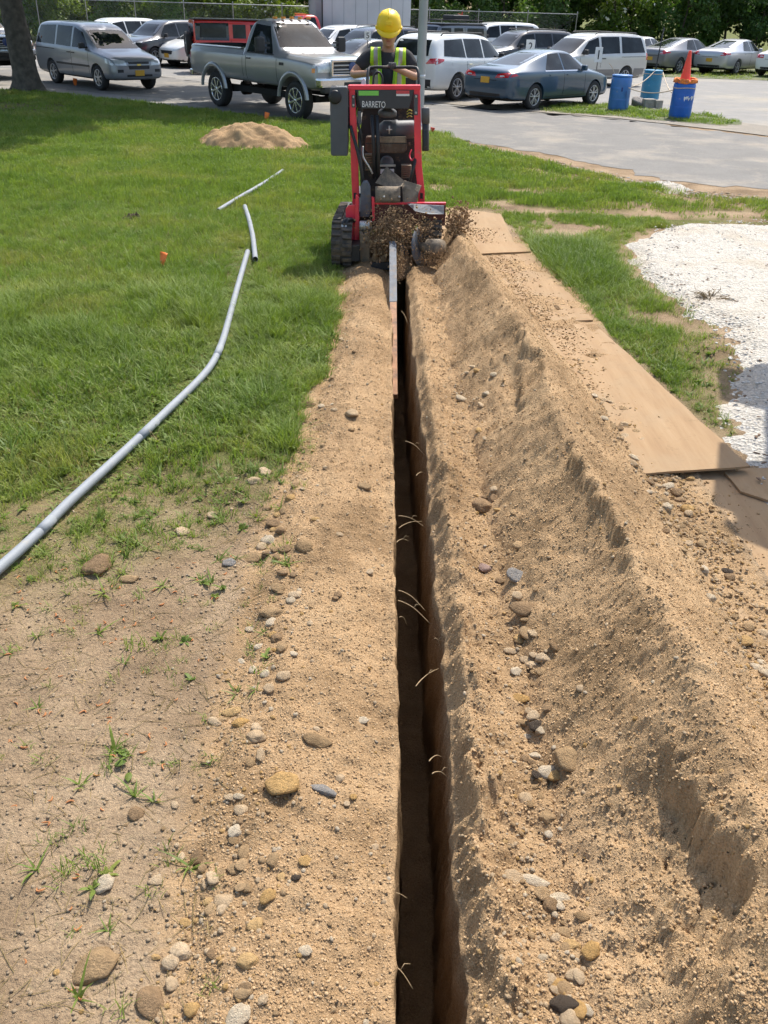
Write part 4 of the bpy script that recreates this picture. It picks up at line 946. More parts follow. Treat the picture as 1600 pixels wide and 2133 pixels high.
# litter on the bare soil: dead grass stems, bits of bark, soil crumbs
n = 5200; x = r.uniform(-1.9, -.5, n); y = 1.0 + 3.6 * r.random(n) ** 1.2; k = (x < sand_left(y) + .04); x, y = x[k], y[k]; n = len(x)
st = MB().tube([(-1, 0, .02), (0, .06, .05), (1, 0, .02)], [.02, .025, .01], 4); stm = bpy.data.meshes.new('stem'); stm.from_pydata([tuple(v) for v in st.v], [], st.f); stm.materials.append(DRY_M)
c1 = rock_mesh('crumb', 411, 1, .5, .7); c1.materials.append(M('soil_crumb', (.27, .20, .125), .95, 0, .3, 9)); c2 = rock_mesh('crumb', 412, 1, .5, .7); c2.materials.append(M('soil_crumb_dark', (.19, .135, .085), .95, 0, .3, 9))
idx = r.choice([0, 0, 1, 1, 1, 2], n); s = np.where(idx == 0, r.uniform(.015, .06, n), r.uniform(.002, .008, n)); sy = np.where(idx == 0, np.minimum(s, .05), s)
o = instancer('soil_litter', np.stack([x, y, ground_z(x, y) + .001], 1), np.stack([r.normal(0, .08, n), r.normal(0, .08, n), r.uniform(0, 6.28, n)], 1), np.stack([s, sy, s], 1), idx, [stm, c1, c2]); tag(o, 'dead grass stems and soil crumbs on the bare ground', 'litter', kind='stuff')

# grit and crumbled asphalt along the road edge
r = np.random.default_rng(31); n = 5200; x = r.uniform(.6, 7.5, n); ed = np.interp(x, [.5, .9, 1.6, 2.9, 4.2, 4.9, 5.8, 9], [20.6, 20.0, 18.8, 16.6, 14.6, 13.8, 13.6, 12.5]); y = ed + r.normal(.05, .22, n) + .1; s = r.uniform(.006, .03, n) * r.random(n)
o = instancer('roadside_grit', np.stack([x, y, np.full(n, .008)], 1), np.stack([0 * x, 0 * x, r.uniform(0, 6.28, n)], 1), np.stack([s * 1.4, s * 1.2, s * .5], 1), r.choice([0, 1, 1], n), [GR2, c1]); tag(o, 'loose grit along the crumbling near edge of the road', 'grit', kind='stuff')
# ================================================================== TRENCHER
RED = M('machine_red', (.86, .040, .072), .38, 0, .10, 5, coat=.4, dirt=(.30, .17, .09), dirt_amt=.03)
BLK = M('machine_black', (.018, .019, .021), .5, 0, .3, 12, dirt=(.16, .11, .065), dirt_amt=.12)
DGRY = M('machine_grey_plastic', (.088, .092, .10), .55, 0, .12, 5, .15, 40)
PANEL = M('machine_hood', (.042, .046, .055), .4, 0, .1, 6)
MUD = M('muddy_steel', (.25, .19, .125), .8, 0, .25, 9, .5, 40, dirt=(.06, .055, .05), dirt_amt=.35)
STEEL = M('bare_steel', (.125, .135, .15), .65, .1, .2, 14, .3, 50, dirt=(.22, .15, .085), dirt_amt=.25)
CHROME = M('fitting_steel', (.55, .53, .48), .4, .5, .1, 20)
RUBB = M('track_rubber', (.060, .052, .045), .85, 0, .3, 14, .5, 60, dirt=(.17, .125, .08), dirt_amt=.45)
RUST = M('muffler_rust', (.115, .072, .048), .7, .3, .3, 10, .4, 60, dirt=(.17, .14, .11), dirt_amt=.3)
GRNL = M('label_green', (.22, .62, .10), .5, 0, .03, 5); WHTL = M('label_white', (.75, .75, .74), .5, 0, .03, 5); REDL = M('label_red', (.62, .07, .08), .5, 0, .03, 5)
WOODR = M('rusty_boom', (.36, .20, .115), .8, .1, .3, 12, .5, 50, dirt=(.09, .08, .075), dirt_amt=.4)
TB = Vector((-.10, 9.7, 0.0))
trencher = empty('trencher', TB)
tag(trencher, 'red and black tracked walk-behind trencher digging at the far end of the trench', 'trencher')
def T(mb, name, mat, parent=None, **k):
    o = mb.build(name, mat, **k); p = parent or trencher
    o.parent = p
    o.matrix_parent_inverse = Matrix.Translation(-TB)
    return o
def TS(mb, name, mat, part, **k):       # sub-part: the part itself sits at the trencher's origin frame
    o = mb.build(name, mat, **k); o.parent = part; o.matrix_parent_inverse = Matrix.Identity(4)
    return o
def rect(px0, py0, px1, py1, Y): return [wpx(px0, py1, Y), wpx(px1, py1, Y), wpx(px1, py0, Y), wpx(px0, py0, Y)]
def pxbox(px0, py0, px1, py1, Y, dep, bev=.004, mb=None):
    """block whose front face covers the given rectangle at distance Y"""
    mb = mb or MB(); a = rect(px0, py0, px1, py1, Y); b = [p + Vector((0, dep, 0)) for p in a]
    mb.add(a + b, [[0, 1, 2, 3], [7, 6, 5, 4], [0, 4, 5, 1], [1, 5, 6, 2], [2, 6, 7, 3], [3, 7, 4, 0]]); return mb
def pxpoly(P, Y, dep, mb=None):
    mb = mb or MB(); a = [wpx(p[0], p[1], (p[2] if len(p) > 2 else Y)) for p in P]; n = len(a); b = [p + Vector((0, dep, 0)) for p in a]
    mb.add(a + b, [list(range(n)), [n + i for i in range(n)][::-1]] + [[i, n + i, n + (i + 1) % n, (i + 1) % n] for i in range(n)]); return mb
# tracks
def track(x0, x1, y0, y1, h):
    r = h / 2; prof = []; n = 12
    for k in range(n + 1): a = math.pi / 2 + math.pi * k / n; prof.append((y0 + r + r * math.cos(a), r + r * math.sin(a)))
    for k in range(n + 1): a = -math.pi / 2 + math.pi * k / n; prof.append((y1 - r * .8 + r * .8 * math.cos(a), r * .8 + r * .8 * math.sin(a)))
    belt = MB(); m = len(prof); th = .035
    ctr = [((y0 + y1) / 2, r)]
    inner = []
    for (y, z) in prof:
        cy = min(max(y, y0 + r), y1 - r); d = Vector((y - cy, z - r)); d = d.normalized() * max(0, d.length - th); inner.append((cy + d.x, r + d.y))
    V = [(x0, y, z) for y, z in prof] + [(x1, y, z) for y, z in prof] + [(x0, y, z) for y, z in inner] + [(x1, y, z) for y, z in inner]
    F = []
    for i in range(m):
        j = (i + 1) % m; F += [[i, j, m + j, m + i], [2 * m + i, 3 * m + i, 3 * m + j, 2 * m + j], [i, 2 * m + i, 2 * m + j, j], [m + i, m + j, 3 * m + j, 3 * m + i]]
    belt.add(V, F)
    o = T(belt, 'track', RUBB)
    # lugs along the loop
    L = [0]
    for i in range(m): L.append(L[-1] + (Vector(prof[(i + 1) % m]) - Vector(prof[i])).length)
    nl = int(L[-1] / .075); lug = MB()
    for k in range(nl):
        s = L[-1] * k / nl; i = max(j for j in range(m) if L[j] <= s); t = (s - L[i]) / max(1e-6, L[i + 1] - L[i])
        a = Vector(prof[i]); b = Vector(prof[(i + 1) % m]); p = a + (b - a) * t; tg = (b - a).normalized() if (b - a).length > 1e-6 else Vector((1, 0)); nr = Vector((-tg.y, tg.x))
        c = Vector(((y0 + y1) / 2, r)); nr = nr if nr.dot(p - c) > 0 else -nr
        for (xa, xb, off) in ((x0 + .004, (x0 + x1) / 2 - .012, 0), ((x0 + x1) / 2 + .012, x1 - .004, .03)):
            q = p + tg * off; ang = math.atan2(tg.y, tg.x)
            Mx = Matrix.Translation((0, q.x + nr.x * .008, q.y + nr.y * .008)) @ Matrix.Rotation(ang, 4, 'X')
            lug.box(((xa + xb) / 2, 0, 0), (xb - xa, .036, .030), Mx, .004)
    TS(lug, 'tread_lugs', RUBB, o)
    wl = MB()
    for yy, rr in ((y0 + r, r - .05), (y1 - r * .85, r * .72), ((y0 + y1) / 2, r * .5), ((y0 * 2 + y1) / 3, r * .45)):
        wl.lathe([(0, 0), (rr * .9, 0), (rr, .01), (rr, x1 - x0 - .05), (rr * .9, x1 - x0 - .04), (0, x1 - x0 - .04)], (x0 + .02, yy, r if rr > r * .6 else rr + .045), (1, 0, 0), 18)
    TS(wl, 'track_wheels', BLK, o)
xL0, xL1 = wpx(696, 470, 9.6).x, wpx(737, 470, 9.6).x
track(xL0, xL1, 9.10, 10.85, .46)
xR1 = wpx(916, 420, 10.2).x; track(xR1 - .22, xR1, 9.35, 10.95, .46)
# side uprights and top bar
YF = 9.72
up = MB(); pxpoly([(727, 181), (739, 181), (746, 345), (748, 420), (748, 500), (737, 500), (734, 420), (731, 345)], YF, .11, up); T(up, 'upright', RED, bevel=.006)
up = MB(); pxpoly([(862, 181), (875, 181), (879, 345), (885, 400), (885, 432), (871, 432), (871, 400), (864, 345)], YF, .11, up); T(up, 'upright', RED, bevel=.006)
for a, b in (((737, 402), (743, 414)), ((875, 402), (881, 414))): T(pxbox(*a, *b, YF - .004, .02), 'slot', BLK)
T(pxbox(725, 178, 876, 187, YF - .015, .15), 'top_bar', RED, bevel=.006)
for a in ((733, 198, 739.5, 224), (862.5, 197, 870.5, 240)):
    o = T(pxbox(*a, YF - .012, .02), 'bracket', DGRY)
    for yy in (a[1] + 4, a[3] - 5): 
        p = wpx((a[0] + a[2]) / 2, yy, YF - .012); TS(MB().lathe([(0, 0), (.012, 0), (.012, .008), (.006, .014), (0, .014)], p, (0, -1, 0), 8), 'bolt', CHROME, o)
# hood panel with labels and maker's name
hood = T(pxpoly([(741, 187), (863, 187), (852, 226.5), (753, 226.5)], YF - .01, .16), 'hood', PANEL, bevel=.006)
TS(pxbox(747, 189, 789, 199, YF - .014, .003), 'green_label', GRNL, hood)
TS(pxbox(825.5, 188.5, 853, 195.5, YF - .014, .003), 'red_label', REDL, hood)
TS(pxbox(825.5, 195.7, 853, 200, YF - .014, .003), 'white_label', WHTL, hood)
def text_mesh(body, size, mat, name, ext=.002):
    cu = bpy.data.curves.new(name, 'FONT'); cu.body = body; cu.size = size; cu.align_x = 'LEFT'; cu.extrude = ext
    o = bpy.data.objects.new(name, cu); COL.objects.link(o); dg = bpy.context.evaluated_depsgraph_get(); dg.update()
    me = bpy.data.meshes.new_from_object(o.evaluated_get(dg)); bpy.data.objects.remove(o); me.materials.clear(); me.materials.append(mat); return me
def place_text(body, p0, p1, mat, name, parent, stretch=True, offs=0.0, grow=0.0):
    """lettering whose bottom-left is p0 and top-right is p1 on a plane facing -Y"""
    me = text_mesh(body, 1.0, mat, name, .003)
    co = np.array([v.co for v in me.vertices]); mn, mx = co.min(0), co.max(0)
    w, h = p1.x - p0.x, p1.z - p0.z
    if grow:
        nrm = np.sign(co[:, :2] - (mn + mx)[:2] / 2)
    for v in me.vertices:
        u = (v.co.x - mn[0]) / (mx[0] - mn[0]); t = (v.co.y - mn[1]) / (mx[1] - mn[1]); d = (v.co.z - mn[2]) / (mx[2] - mn[2] + 1e-9)
        v.co = Vector((p0.x + u * w + (p1.x - p0.x) * 0, p0.y - .002 * d - offs, p0.z + t * h))
    o = link(bpy.data.objects.new(name, me)); o.parent = parent; return o
o = place_text('BARRETO', wpx(754.5, 223, YF - .011), wpx(803, 211.5, YF - .011), WHTL, 'maker_lettering', hood); o.matrix_parent_inverse = Matrix.Identity(4)
# big side tank on the left, manual tube on the right
tk = T(pxpoly([(687, 186), (690, 181), (722, 181), (725, 190), (725, 300), (724, 325), (691, 325), (689, 320)], YF - .05, .17), 'side_tank', DGRY, bevel=.012)
TS(MB().lathe([(0, 0), (.062, 0), (.066, .012), (.05, .02), (0, .02)], wpx(698, 202, YF - .052), (0, -1, 0), 20), 'tank_recess', BLK, tk)
TS(MB().lathe([(0, 0), (.04, 0), (.044, .02), (.036, .05), (0, .052)], wpx(699, 190, YF + .03), (0, 0, 1), 16), 'tank_cap', BLK, tk)
a, b = wpx(886.5, 314, YF), wpx(886.5, 232, YF)
tb = T(MB().lathe([(0, 0), (.034, 0), (.036, .01), (.036, (b - a).length)], a, (b - a), 16), 'manual_tube', BLK)
TS(MB().lathe([(0, 0), (.042, 0), (.042, .14), (.036, .15), (0, .15)], wpx(886.5, 257, YF), (b - a), 16), 'tube_cap', DGRY, tb)
# engine
eng = T(pxpoly([(756, 226), (864, 226), (870, 300), (868, 425), (752, 425), (748, 300)], 10.25, .45), 'engine_block', BLK)
rr = random.Random(2); fins = MB()
for k in range(7): pxbox(760, 322 + k * 5, 782, 325 + k * 5, 10.12, .12, mb=fins); pxbox(836, 345 + k * 4, 857, 347 + k * 4, 10.05, .12, mb=fins)
TS(fins, 'cooling_fins', MUD, eng)
a, b = wpx(788, 271, 9.98), wpx(865, 269, 9.98); L = (b - a).length
af = T(MB().lathe([(0, 0), (.05, 0), (.085, .05), (.092, .06), (.092, L * .45), (.097, L * .46), (.097, L * .52), (.09, L * .54), (.09, L * .93), (.08, L), (0, L)], a, (b - a), 22), 'air_filter', DGRY)
TS(MB().tube([wpx(811, 262, 9.87), wpx(811, 279, 9.87)], .009, 8).tube([wpx(805, 270, 9.87), wpx(817, 270, 9.87)], .005, 6), 'filter_clip', CHROME, af)
c = wpx(807, 244, 9.9); T(MB().lathe([(0, 0), (.06, 0), (.098, .012), (.10, .05), (.09, .065), (.05, .09), (.045, .098), (0, .10)], c, (0, 0, 1), 22), 'intake_cap', DGRY)
mf = T(pxpoly([(762, 288), (765, 285), (844, 285), (847, 288), (848, 312), (840, 319), (768, 319), (760, 312)], 9.84, .16), 'muffler', RUST, bevel=.01)
TS(pxbox(762, 298, 847, 300, 9.835, .02), 'muffler_seam', BLK, mf); TS(pxbox(789, 284.5, 845, 297, 9.837, .02), 'heat_shield', MUD, mf)
TS(MB().lathe([(0, 0), (.02, 0), (.02, .03), (0, .03)], wpx(849, 300, 9.88), (1, 0, 0), 10), 'exhaust_tip', RUST, mf)
T(MB().lathe([(0, 0), (.07, 0), (.075, .03), (.06, .09), (0, .10)], wpx(806, 338, 10.1), (0, -1, 0), 18), 'starter', DGRY)
bt = T(pxbox(793, 345, 823, 366, 9.95, .12), 'battery', BLK, bevel=.004); TS(pxbox(791, 343, 824, 347, 9.935, .02), 'battery_strap', CHROME, bt); TS(pxbox(792.5, 352, 821, 362, 9.945, .01), 'battery_label', WHTL, bt)
for x0, x1, x2 in ((775, 778, 779.5), (786, 787.5, 788)):
    T(MB().tube([wpx(x0, 240, 9.75), wpx(x1, 300, 9.75), wpx(x2, 372, 9.72)], .020, 10), 'mast_tube', BLK)
def hose(P, r, mat=BLK, name='hose'): T(MB().tube(smooth_path([wpx(*p) for p in P], 22), r, 8), name, mat)
hose([(730, 262, 9.7), (738, 290, 9.66), (746, 320, 9.62), (752, 352, 9.6), (756, 385, 9.62)], .017)
hose([(748, 275, 9.75), (750, 310, 9.68), (752, 345, 9.66), (757, 380, 9.64)], .017)
hose([(749, 240, 9.8), (746, 258, 9.72), (752, 280, 9.7), (752, 300, 9.72)], .014)
hose([(756, 305, 9.74), (757, 328, 9.7), (768, 346, 9.68), (776, 362, 9.7)], .010, CHROME)
hose([(866, 322, 9.78), (864, 340, 9.7), (858, 362, 9.68), (854, 378, 9.7)], .016)
hose([(857, 312, 9.85), (853, 325, 9.8), (858, 334, 9.76), (862, 330, 9.78)], .008, RED)
hose([(745, 225, 9.8), (743, 236, 9.74), (747, 246, 9.73)], .006, M('cable_green', (.30, .42, .06), .5))
for k in range(3): hose([(848, 232 + k * 6, 9.84), (853, 229 + k * 6, 9.8), (858, 231 + k * 6, 9.84)], .006, M('spring_yellow', (.50, .46, .08), .5), 'spring_coil')
T(pxbox(745, 233, 752, 260, 9.71, .05), 'control_box', DGRY, bevel=.004); T(pxbox(726, 222, 742, 268, 9.76, .09), 'valve_block', BLK, bevel=.006)
# muddy guards and flap
T(pxpoly([(782, 381, 9.62), (805, 347, 9.72), (842, 377, 9.68), (838, 388, 9.58), (808, 390, 9.56)], 9.6, .02), 'chain_guard', MUD)
T(pxpoly([(838, 390, 9.58), (842, 376, 9.66), (878, 387, 9.60), (872, 402, 9.55), (868, 424, 9.52), (840, 424, 9.52)], 9.6, .02), 'side_guard', MUD)
fl = MB(); n = 9; V = []
for i in range(n):
    a = i / (n - 1) * 1.9; yy = 9.54 - .10 * math.sin(a) ; 
    for px in (782, 834): 
        p = wpx(px, 388 + 34 * (1 - math.cos(a)) / 1.32, yy + .0); V.append(p)
fl.add(V, grid_quads(n, 2).tolist(), smooth=True); o = T(fl, 'rubber_flap', MUD); md = o.modifiers.new('t', 'SOLIDIFY'); md.thickness = .012
for px in (800, 832): TS(MB().lathe([(0, 0), (.012, 0), (.012, .01), (0, .012)], wpx(px, 410, 9.43), (0, -1, 0), 8), 'bolt', CHROME, o)
# blade plate across the front
T(pxpoly([(780, 424), (929, 424), (927, 470), (780, 470)], 9.50, .02), 'deflector_plate', M('deflector_red_brown', (.115, .032, .026), .7, 0, .3, 8, .3, 40, dirt=(.12, .075, .04), dirt_amt=.3))
T(pxbox(780, 422.5, 929, 426, 9.49, .05), 'deflector_rim', RED)
T(pxpoly([(848, 424, 9.48), (890, 427, 9.44), (925, 429, 9.42), (925, 446, 9.36), (895, 446, 9.33), (865, 440, 9.36)], 9.4, .02), 'chute_lip', STEEL)
# left arm: mast block, red plates, gearbox, fittings, bearing
T(pxpoly([(752, 388), (756, 380), (765, 380), (771, 392), (773, 440), (768, 452), (750, 452)], 9.50, .14), 'arm_head', STEEL, bevel=.006)
T(pxpoly([(720, 436), (726, 428), (744, 426), (746, 500), (738, 508), (722, 490)], 9.42, .03), 'arm_guard', RED, bevel=.004)
T(pxpoly([(741, 405), (747, 412), (748, 490), (743, 505), (738, 500)], 9.38, .05), 'arm_plate', RED, bevel=.004)
T(pxpoly([(774, 410), (780, 412), (781, 458), (776, 462)], 9.44, .05), 'arm_plate', RED, bevel=.004)
o = T(MB().lathe([(0, 0), (.045, 0), (.05, .01), (.05, .12), (.045, .13), (0, .13)], wpx(749, 470, 9.36), (1, 0, 0), 18), 'bearing', CHROME)
T(pxpoly([(749, 486), (753, 484), (757, 490), (763, 484), (771, 486), (770, 548), (766, 553), (751, 553)], 9.24, .16), 'arm_lower', MUD, bevel=.006)
gb = T(pxpoly([(708, 515), (749, 510), (750, 545), (712, 545), (706, 538)], 9.12, .26), 'gearbox', BLK, bevel=.01)
T(pxpoly([(705, 498), (722, 496), (722, 510), (748, 508), (749, 516), (712, 520), (705, 516)], 9.2, .16), 'motor_plate', DGRY, bevel=.004)
for px in (712, 719):
    a, b = wpx(px - 2, 496, 9.22), wpx(px + 2, 468, 9.22)
    T(MB().lathe([(0, 0), (.018, 0), (.018, .03), (.014, .032), (.014, .06), (.019, .062), (.019, .10), (.015, (b - a).length), (0, (b - a).length)], a, b - a, 10), 'hydraulic_fitting', CHROME)
    hose([(px + 2, 468, 9.22), (px + 6, 459, 9.24), (px + 14, 457, 9.3), (px + 20, 462, 9.4)], .016)
# digging bar, cross arm, auger
a = wpx(818.5, 507, 9.02); e = Vector((.052, 6.55, -.34)); mid = a.lerp(e, .45)
T(MB().bar(a, mid, .070, .05, .004, (0, 1, 0)), 'digging_bar', STEEL)
bb = T(MB().bar(mid, e, .062, .045, .004, (0, 1, 0)), 'bar_shoe', WOODR)
for k in range(16):
    t = .45 + .55 * k / 16; p = a.lerp(e, t); d = (e - a).normalized(); nrm = Vector((0, d.z, -d.y)); nrm = nrm if nrm.z < 0 else -nrm
    TS(MB().box(tuple(p + nrm * .045), (.045, .06, .022), None, .003, (math.atan2(d.z, d.y), 0, 0)), 'chain_link', STEEL, bb)
T(pxpoly([(772, 548), (816, 548), (816, 562), (774, 561)], 9.06, .05), 'cross_arm', BLK, bevel=.004)
ax0, ax1 = wpx(838, 512, 9.35), wpx(922, 518, 9.1)
au = T(MB().lathe([(0, 0), (.05, 0), (.05, (ax1 - ax0).length * .6), (.088, (ax1 - ax0).length * .64), (.095, (ax1 - ax0).length * .9), (.085, (ax1 - ax0).length), (0, (ax1 - ax0).length)], ax0, ax1 - ax0, 22), 'auger', MUD)
d = (ax1 - ax0).normalized(); x_ = Vector((0, 0, 1)).cross(d).normalized(); y_ = d.cross(x_)
V = []; F = []; N = 40
for i in range(N + 1):
    a2 = i / N * 2 * math.pi * 1.6 + 1.2; c = ax0 + d * (.05 + .22 * i / N)
    for rr in (.05, .20): V.append(c + (x_ * math.cos(a2) + y_ * math.sin(a2)) * rr)
for i in range(N): F.append([2 * i, 2 * i + 1, 2 * i + 3, 2 * i + 2])
fm = MB(); fm.add(V, F, smooth=True); o = TS(fm, 'auger_flight', STEEL, au); md = o.modifiers.new('t', 'SOLIDIFY'); md.thickness = .008
# control handles, levers, standing platform
T(MB().tube(smooth_path([wpx(765, 182, 10.25), wpx(767, 150, 10.35), wpx(775, 140.5, 10.4), wpx(820, 140.5, 10.4), wpx(862, 140.5, 10.4), wpx(871, 149, 10.35), wpx(873, 182, 10.25)], 50), .016, 10), 'handle_bar', BLK)
T(MB().tube(smooth_path([wpx(777, 180, 10.2), wpx(779, 158, 10.2), wpx(788, 150, 10.2), wpx(796, 160, 10.2), wpx(796, 180, 10.2)], 26), .011, 8), 'control_lever', BLK)
T(pxpoly([(752, 180), (753, 167), (758, 163), (762, 168), (762, 180)], 10.1, .05), 'decal_plate', WHTL)
T(pxbox(745, 180, 872, 226, 10.22, .12), 'console', BLK, bevel=.01)
T(MB().box((-.12, 11.0, .46), (.62, .5, .04), None, .005), 'platform', BLK)
T(MB().box((-.12, 10.5, .36), (.72, 1.2, .16), None, .01), 'chassis', BLK)
# ------------------------------------------------------------------ soil thrown up by the auger
def thrown():
    r = np.random.default_rng(9); P = []; S = []; I = []
    def cloud(n, c, sd, s):
        p = r.normal(0, 1, (n, 3)) * np.array(sd) + np.array(c); k = p[:, 2] > surf_z(p[:, 0], p[:, 1]) - .01; p = p[k]
        P.append(p); q = s[0] * (s[1] / s[0]) ** (r.random(len(p)) ** 3.2); S.append(np.stack([q, q * r.uniform(.6, 1, len(p)), q * r.uniform(.6, 1, len(p))], 1)); I.append(r.choice([0, 1, 2, 3, 3], len(p)))
    c = wpx(812, 492, 9.2); cloud(8000, c, (.115, .10, .115), (.0022, .018))
    c = wpx(860, 480, 9.3); cloud(2600, c, (.13, .08, .09), (.0022, .016))
    c = wpx(955, 462, 9.6); cloud(2600, c, (.07, .10, .08), (.0022, .020))
    c = wpx(905, 540, 9.0); cloud(900, c, (.10, .08, .06), (.003, .010))
    c = wpx(832, 560, 8.9); cloud(1100, c, (.03, .12, .09), (.004, .012))
    P, S, I = np.concatenate(P), np.concatenate(S), np.concatenate(I)
    me = [rock_mesh('clod', 330 + k, 1, .5, .8) for k in range(3)]; mm = M('moist_soil', (.25, .155, .082), .95, 0, .35, 40, .5, 90)
    for q in me: q.materials.append(mm)
    k2 = rock_mesh('clod', 340, 1, .5, .8); k2.materials.append(CRM[0]); me.append(k2)
    o = instancer('thrown_soil', P, r.uniform(0, 6.28, P.shape), S, I, me); tag(o, 'brown soil crumbs flung up around the auger of the trencher', 'soil', kind='stuff')
thrown()
MOIST = M('moist_heap', (.24, .15, .078), .95, 0, .3, 9, .5, 60)
o = heap('soil_mound', 850, 520, .40, .32, .44, MOIST, 'mound of moist brown soil piling up in front of the auger', 'dirt mound', 37, 50, .5); o.location.y = 9.42; o.location.x = .06
# ================================================================== VEHICLES
def paint(name, col, rough=.32, metal=.0, coat=.8): return M(name, col, rough, metal, .04, 2.0, coat=coat, dirt=(.30, .27, .22), dirt_amt=-.05)
def mat_glass():
    m, n, l, b = nmat('car_glass'); b.inputs['Base Color'].default_value = (.022, .028, .03, 1); b.inputs['Roughness'].default_value = .03; b.inputs['Specular IOR Level'].default_value = .28
    tc = n.new('ShaderNodeTexCoord'); c = ramp(n, l, tex_noise(n, l, tc.outputs['Object'], 1.6, 4), [(.35, (.008, .009, .010)), (.6, (.022, .027, .030)), (.8, (.06, .072, .078))]); l.new(c, b.inputs['Base Color']); return m
GLASS = mat_glass()
TYRE = M('tyre_rubber', (.022, .022, .023), .8, 0, .2, 8, .2, 40)
RIMM = M('rim_alloy', (.48, .48, .49), .35, .75, .06, 6); RIMC = M('rim_chrome', (.66, .66, .66), .22, .9, .05, 6)
TRIM = M('black_trim', (.022, .022, .024), .55, 0, .15, 10); UNDER = M('underbody', (.012, .012, .012), .9)
LAMPR = M('tail_lamp', (.52, .012, .018), .2, 0, .1, 10, coat=1); LAMPW = M('head_lamp', (.62, .64, .64), .15, .2, .15, 14, coat=1); LAMPA = M('amber_lamp', (.78, .26, .02), .3, 0, .1, 10, coat=.6)
PLATE_ = M('licence_plate', (.62, .34, .035), .5, 0, .08, 30); CHRM = M('car_chrome', (.70, .71, .72), .15, .95, .03, 6); SEATM = M('door_gap', (.01, .01, .01), .9)
def ev_mesh(o):
    dg = bpy.context.evaluated_depsgraph_get(); dg.update(); me = bpy.data.meshes.new_from_object(o.evaluated_get(dg)); return me
def body_mesh(st, wheels, sq=.5, sub=2):
    """st: stations (x, zb, zs, zt, wb, ws, wt); wheels: (x, z, r) openings cut through"""
    V = []; F = []; st = sorted(st)
    def ring(s):
        x, zb, zs, zt, wb, ws, wt = s; g = zt - zs
        h = [(0, zb), (wb * .90, zb), (wb, zb + .07), ((wb + ws) / 2 + .025, zb + (zs - zb) * .45), (ws, zs - .12 * min(1, (zs - zb) / .4)), (ws * .985, zs), (ws * .955, zs + min(.035, g * .25)),
             (wt * (1 - sq * .0) + (ws * .955 - wt) * .35, zs + g * .60), (wt, zt - g * .12 - .012), (wt * .90, zt - .012 * (1 if g > .2 else .4)), (wt * .5, zt + .004), (0, zt + .008)]
        return [(x, y, z) for y, z in h] + [(x, -y, z) for y, z in h[-2:0:-1]]
    m = None
    for s in st:
        r = ring(s); m = len(r); V += r
    for i in range(len(st) - 1):
        for k in range(m): F.append([i * m + k, i * m + (k + 1) % m, (i + 1) * m + (k + 1) % m, (i + 1) * m + k])
    F.append(list(range(m))); F.append([(len(st) - 1) * m + k for k in range(m)][::-1])
    o = mesh_obj('tmp', V, F); bm = bmesh.new(); bm.from_mesh(o.data); bmesh.ops.recalc_face_normals(bm, faces=bm.faces[:]); bm.to_mesh(o.data); bm.free()
    md = o.modifiers.new('s', 'SUBSURF'); md.levels = sub; md.render_levels = sub
    cut = []
    for (x, z, r) in wheels:
        c = MB().lathe([(0, -1.3), (r, -1.3), (r, 1.3), (0, 1.3)], (x, 0, z), (0, 1, 0), 26).build('cut', UNDER); cut.append(c)
        b = o.modifiers.new('b', 'BOOLEAN'); b.operation = 'DIFFERENCE'; b.object = c; b.solver = 'EXACT'
    me = ev_mesh(o)
    for c in cut: bpy.data.objects.remove(c)
    bpy.data.objects.remove(o)
    return me
def finish_body(name, me, mat, parent):
    me.materials.clear(); me.materials.append(mat); me.materials.append(UNDER)
    for p in me.polygons:
        c = p.center
        p.use_smooth = True; p.material_index = 0
        if c.z < .32 and p.normal.z < -.5: p.material_index = 1
    try: me.set_sharp_from_angle(angle=R_(38))
    except Exception: pass
    return link(bpy.data.objects.new(name, me), parent)
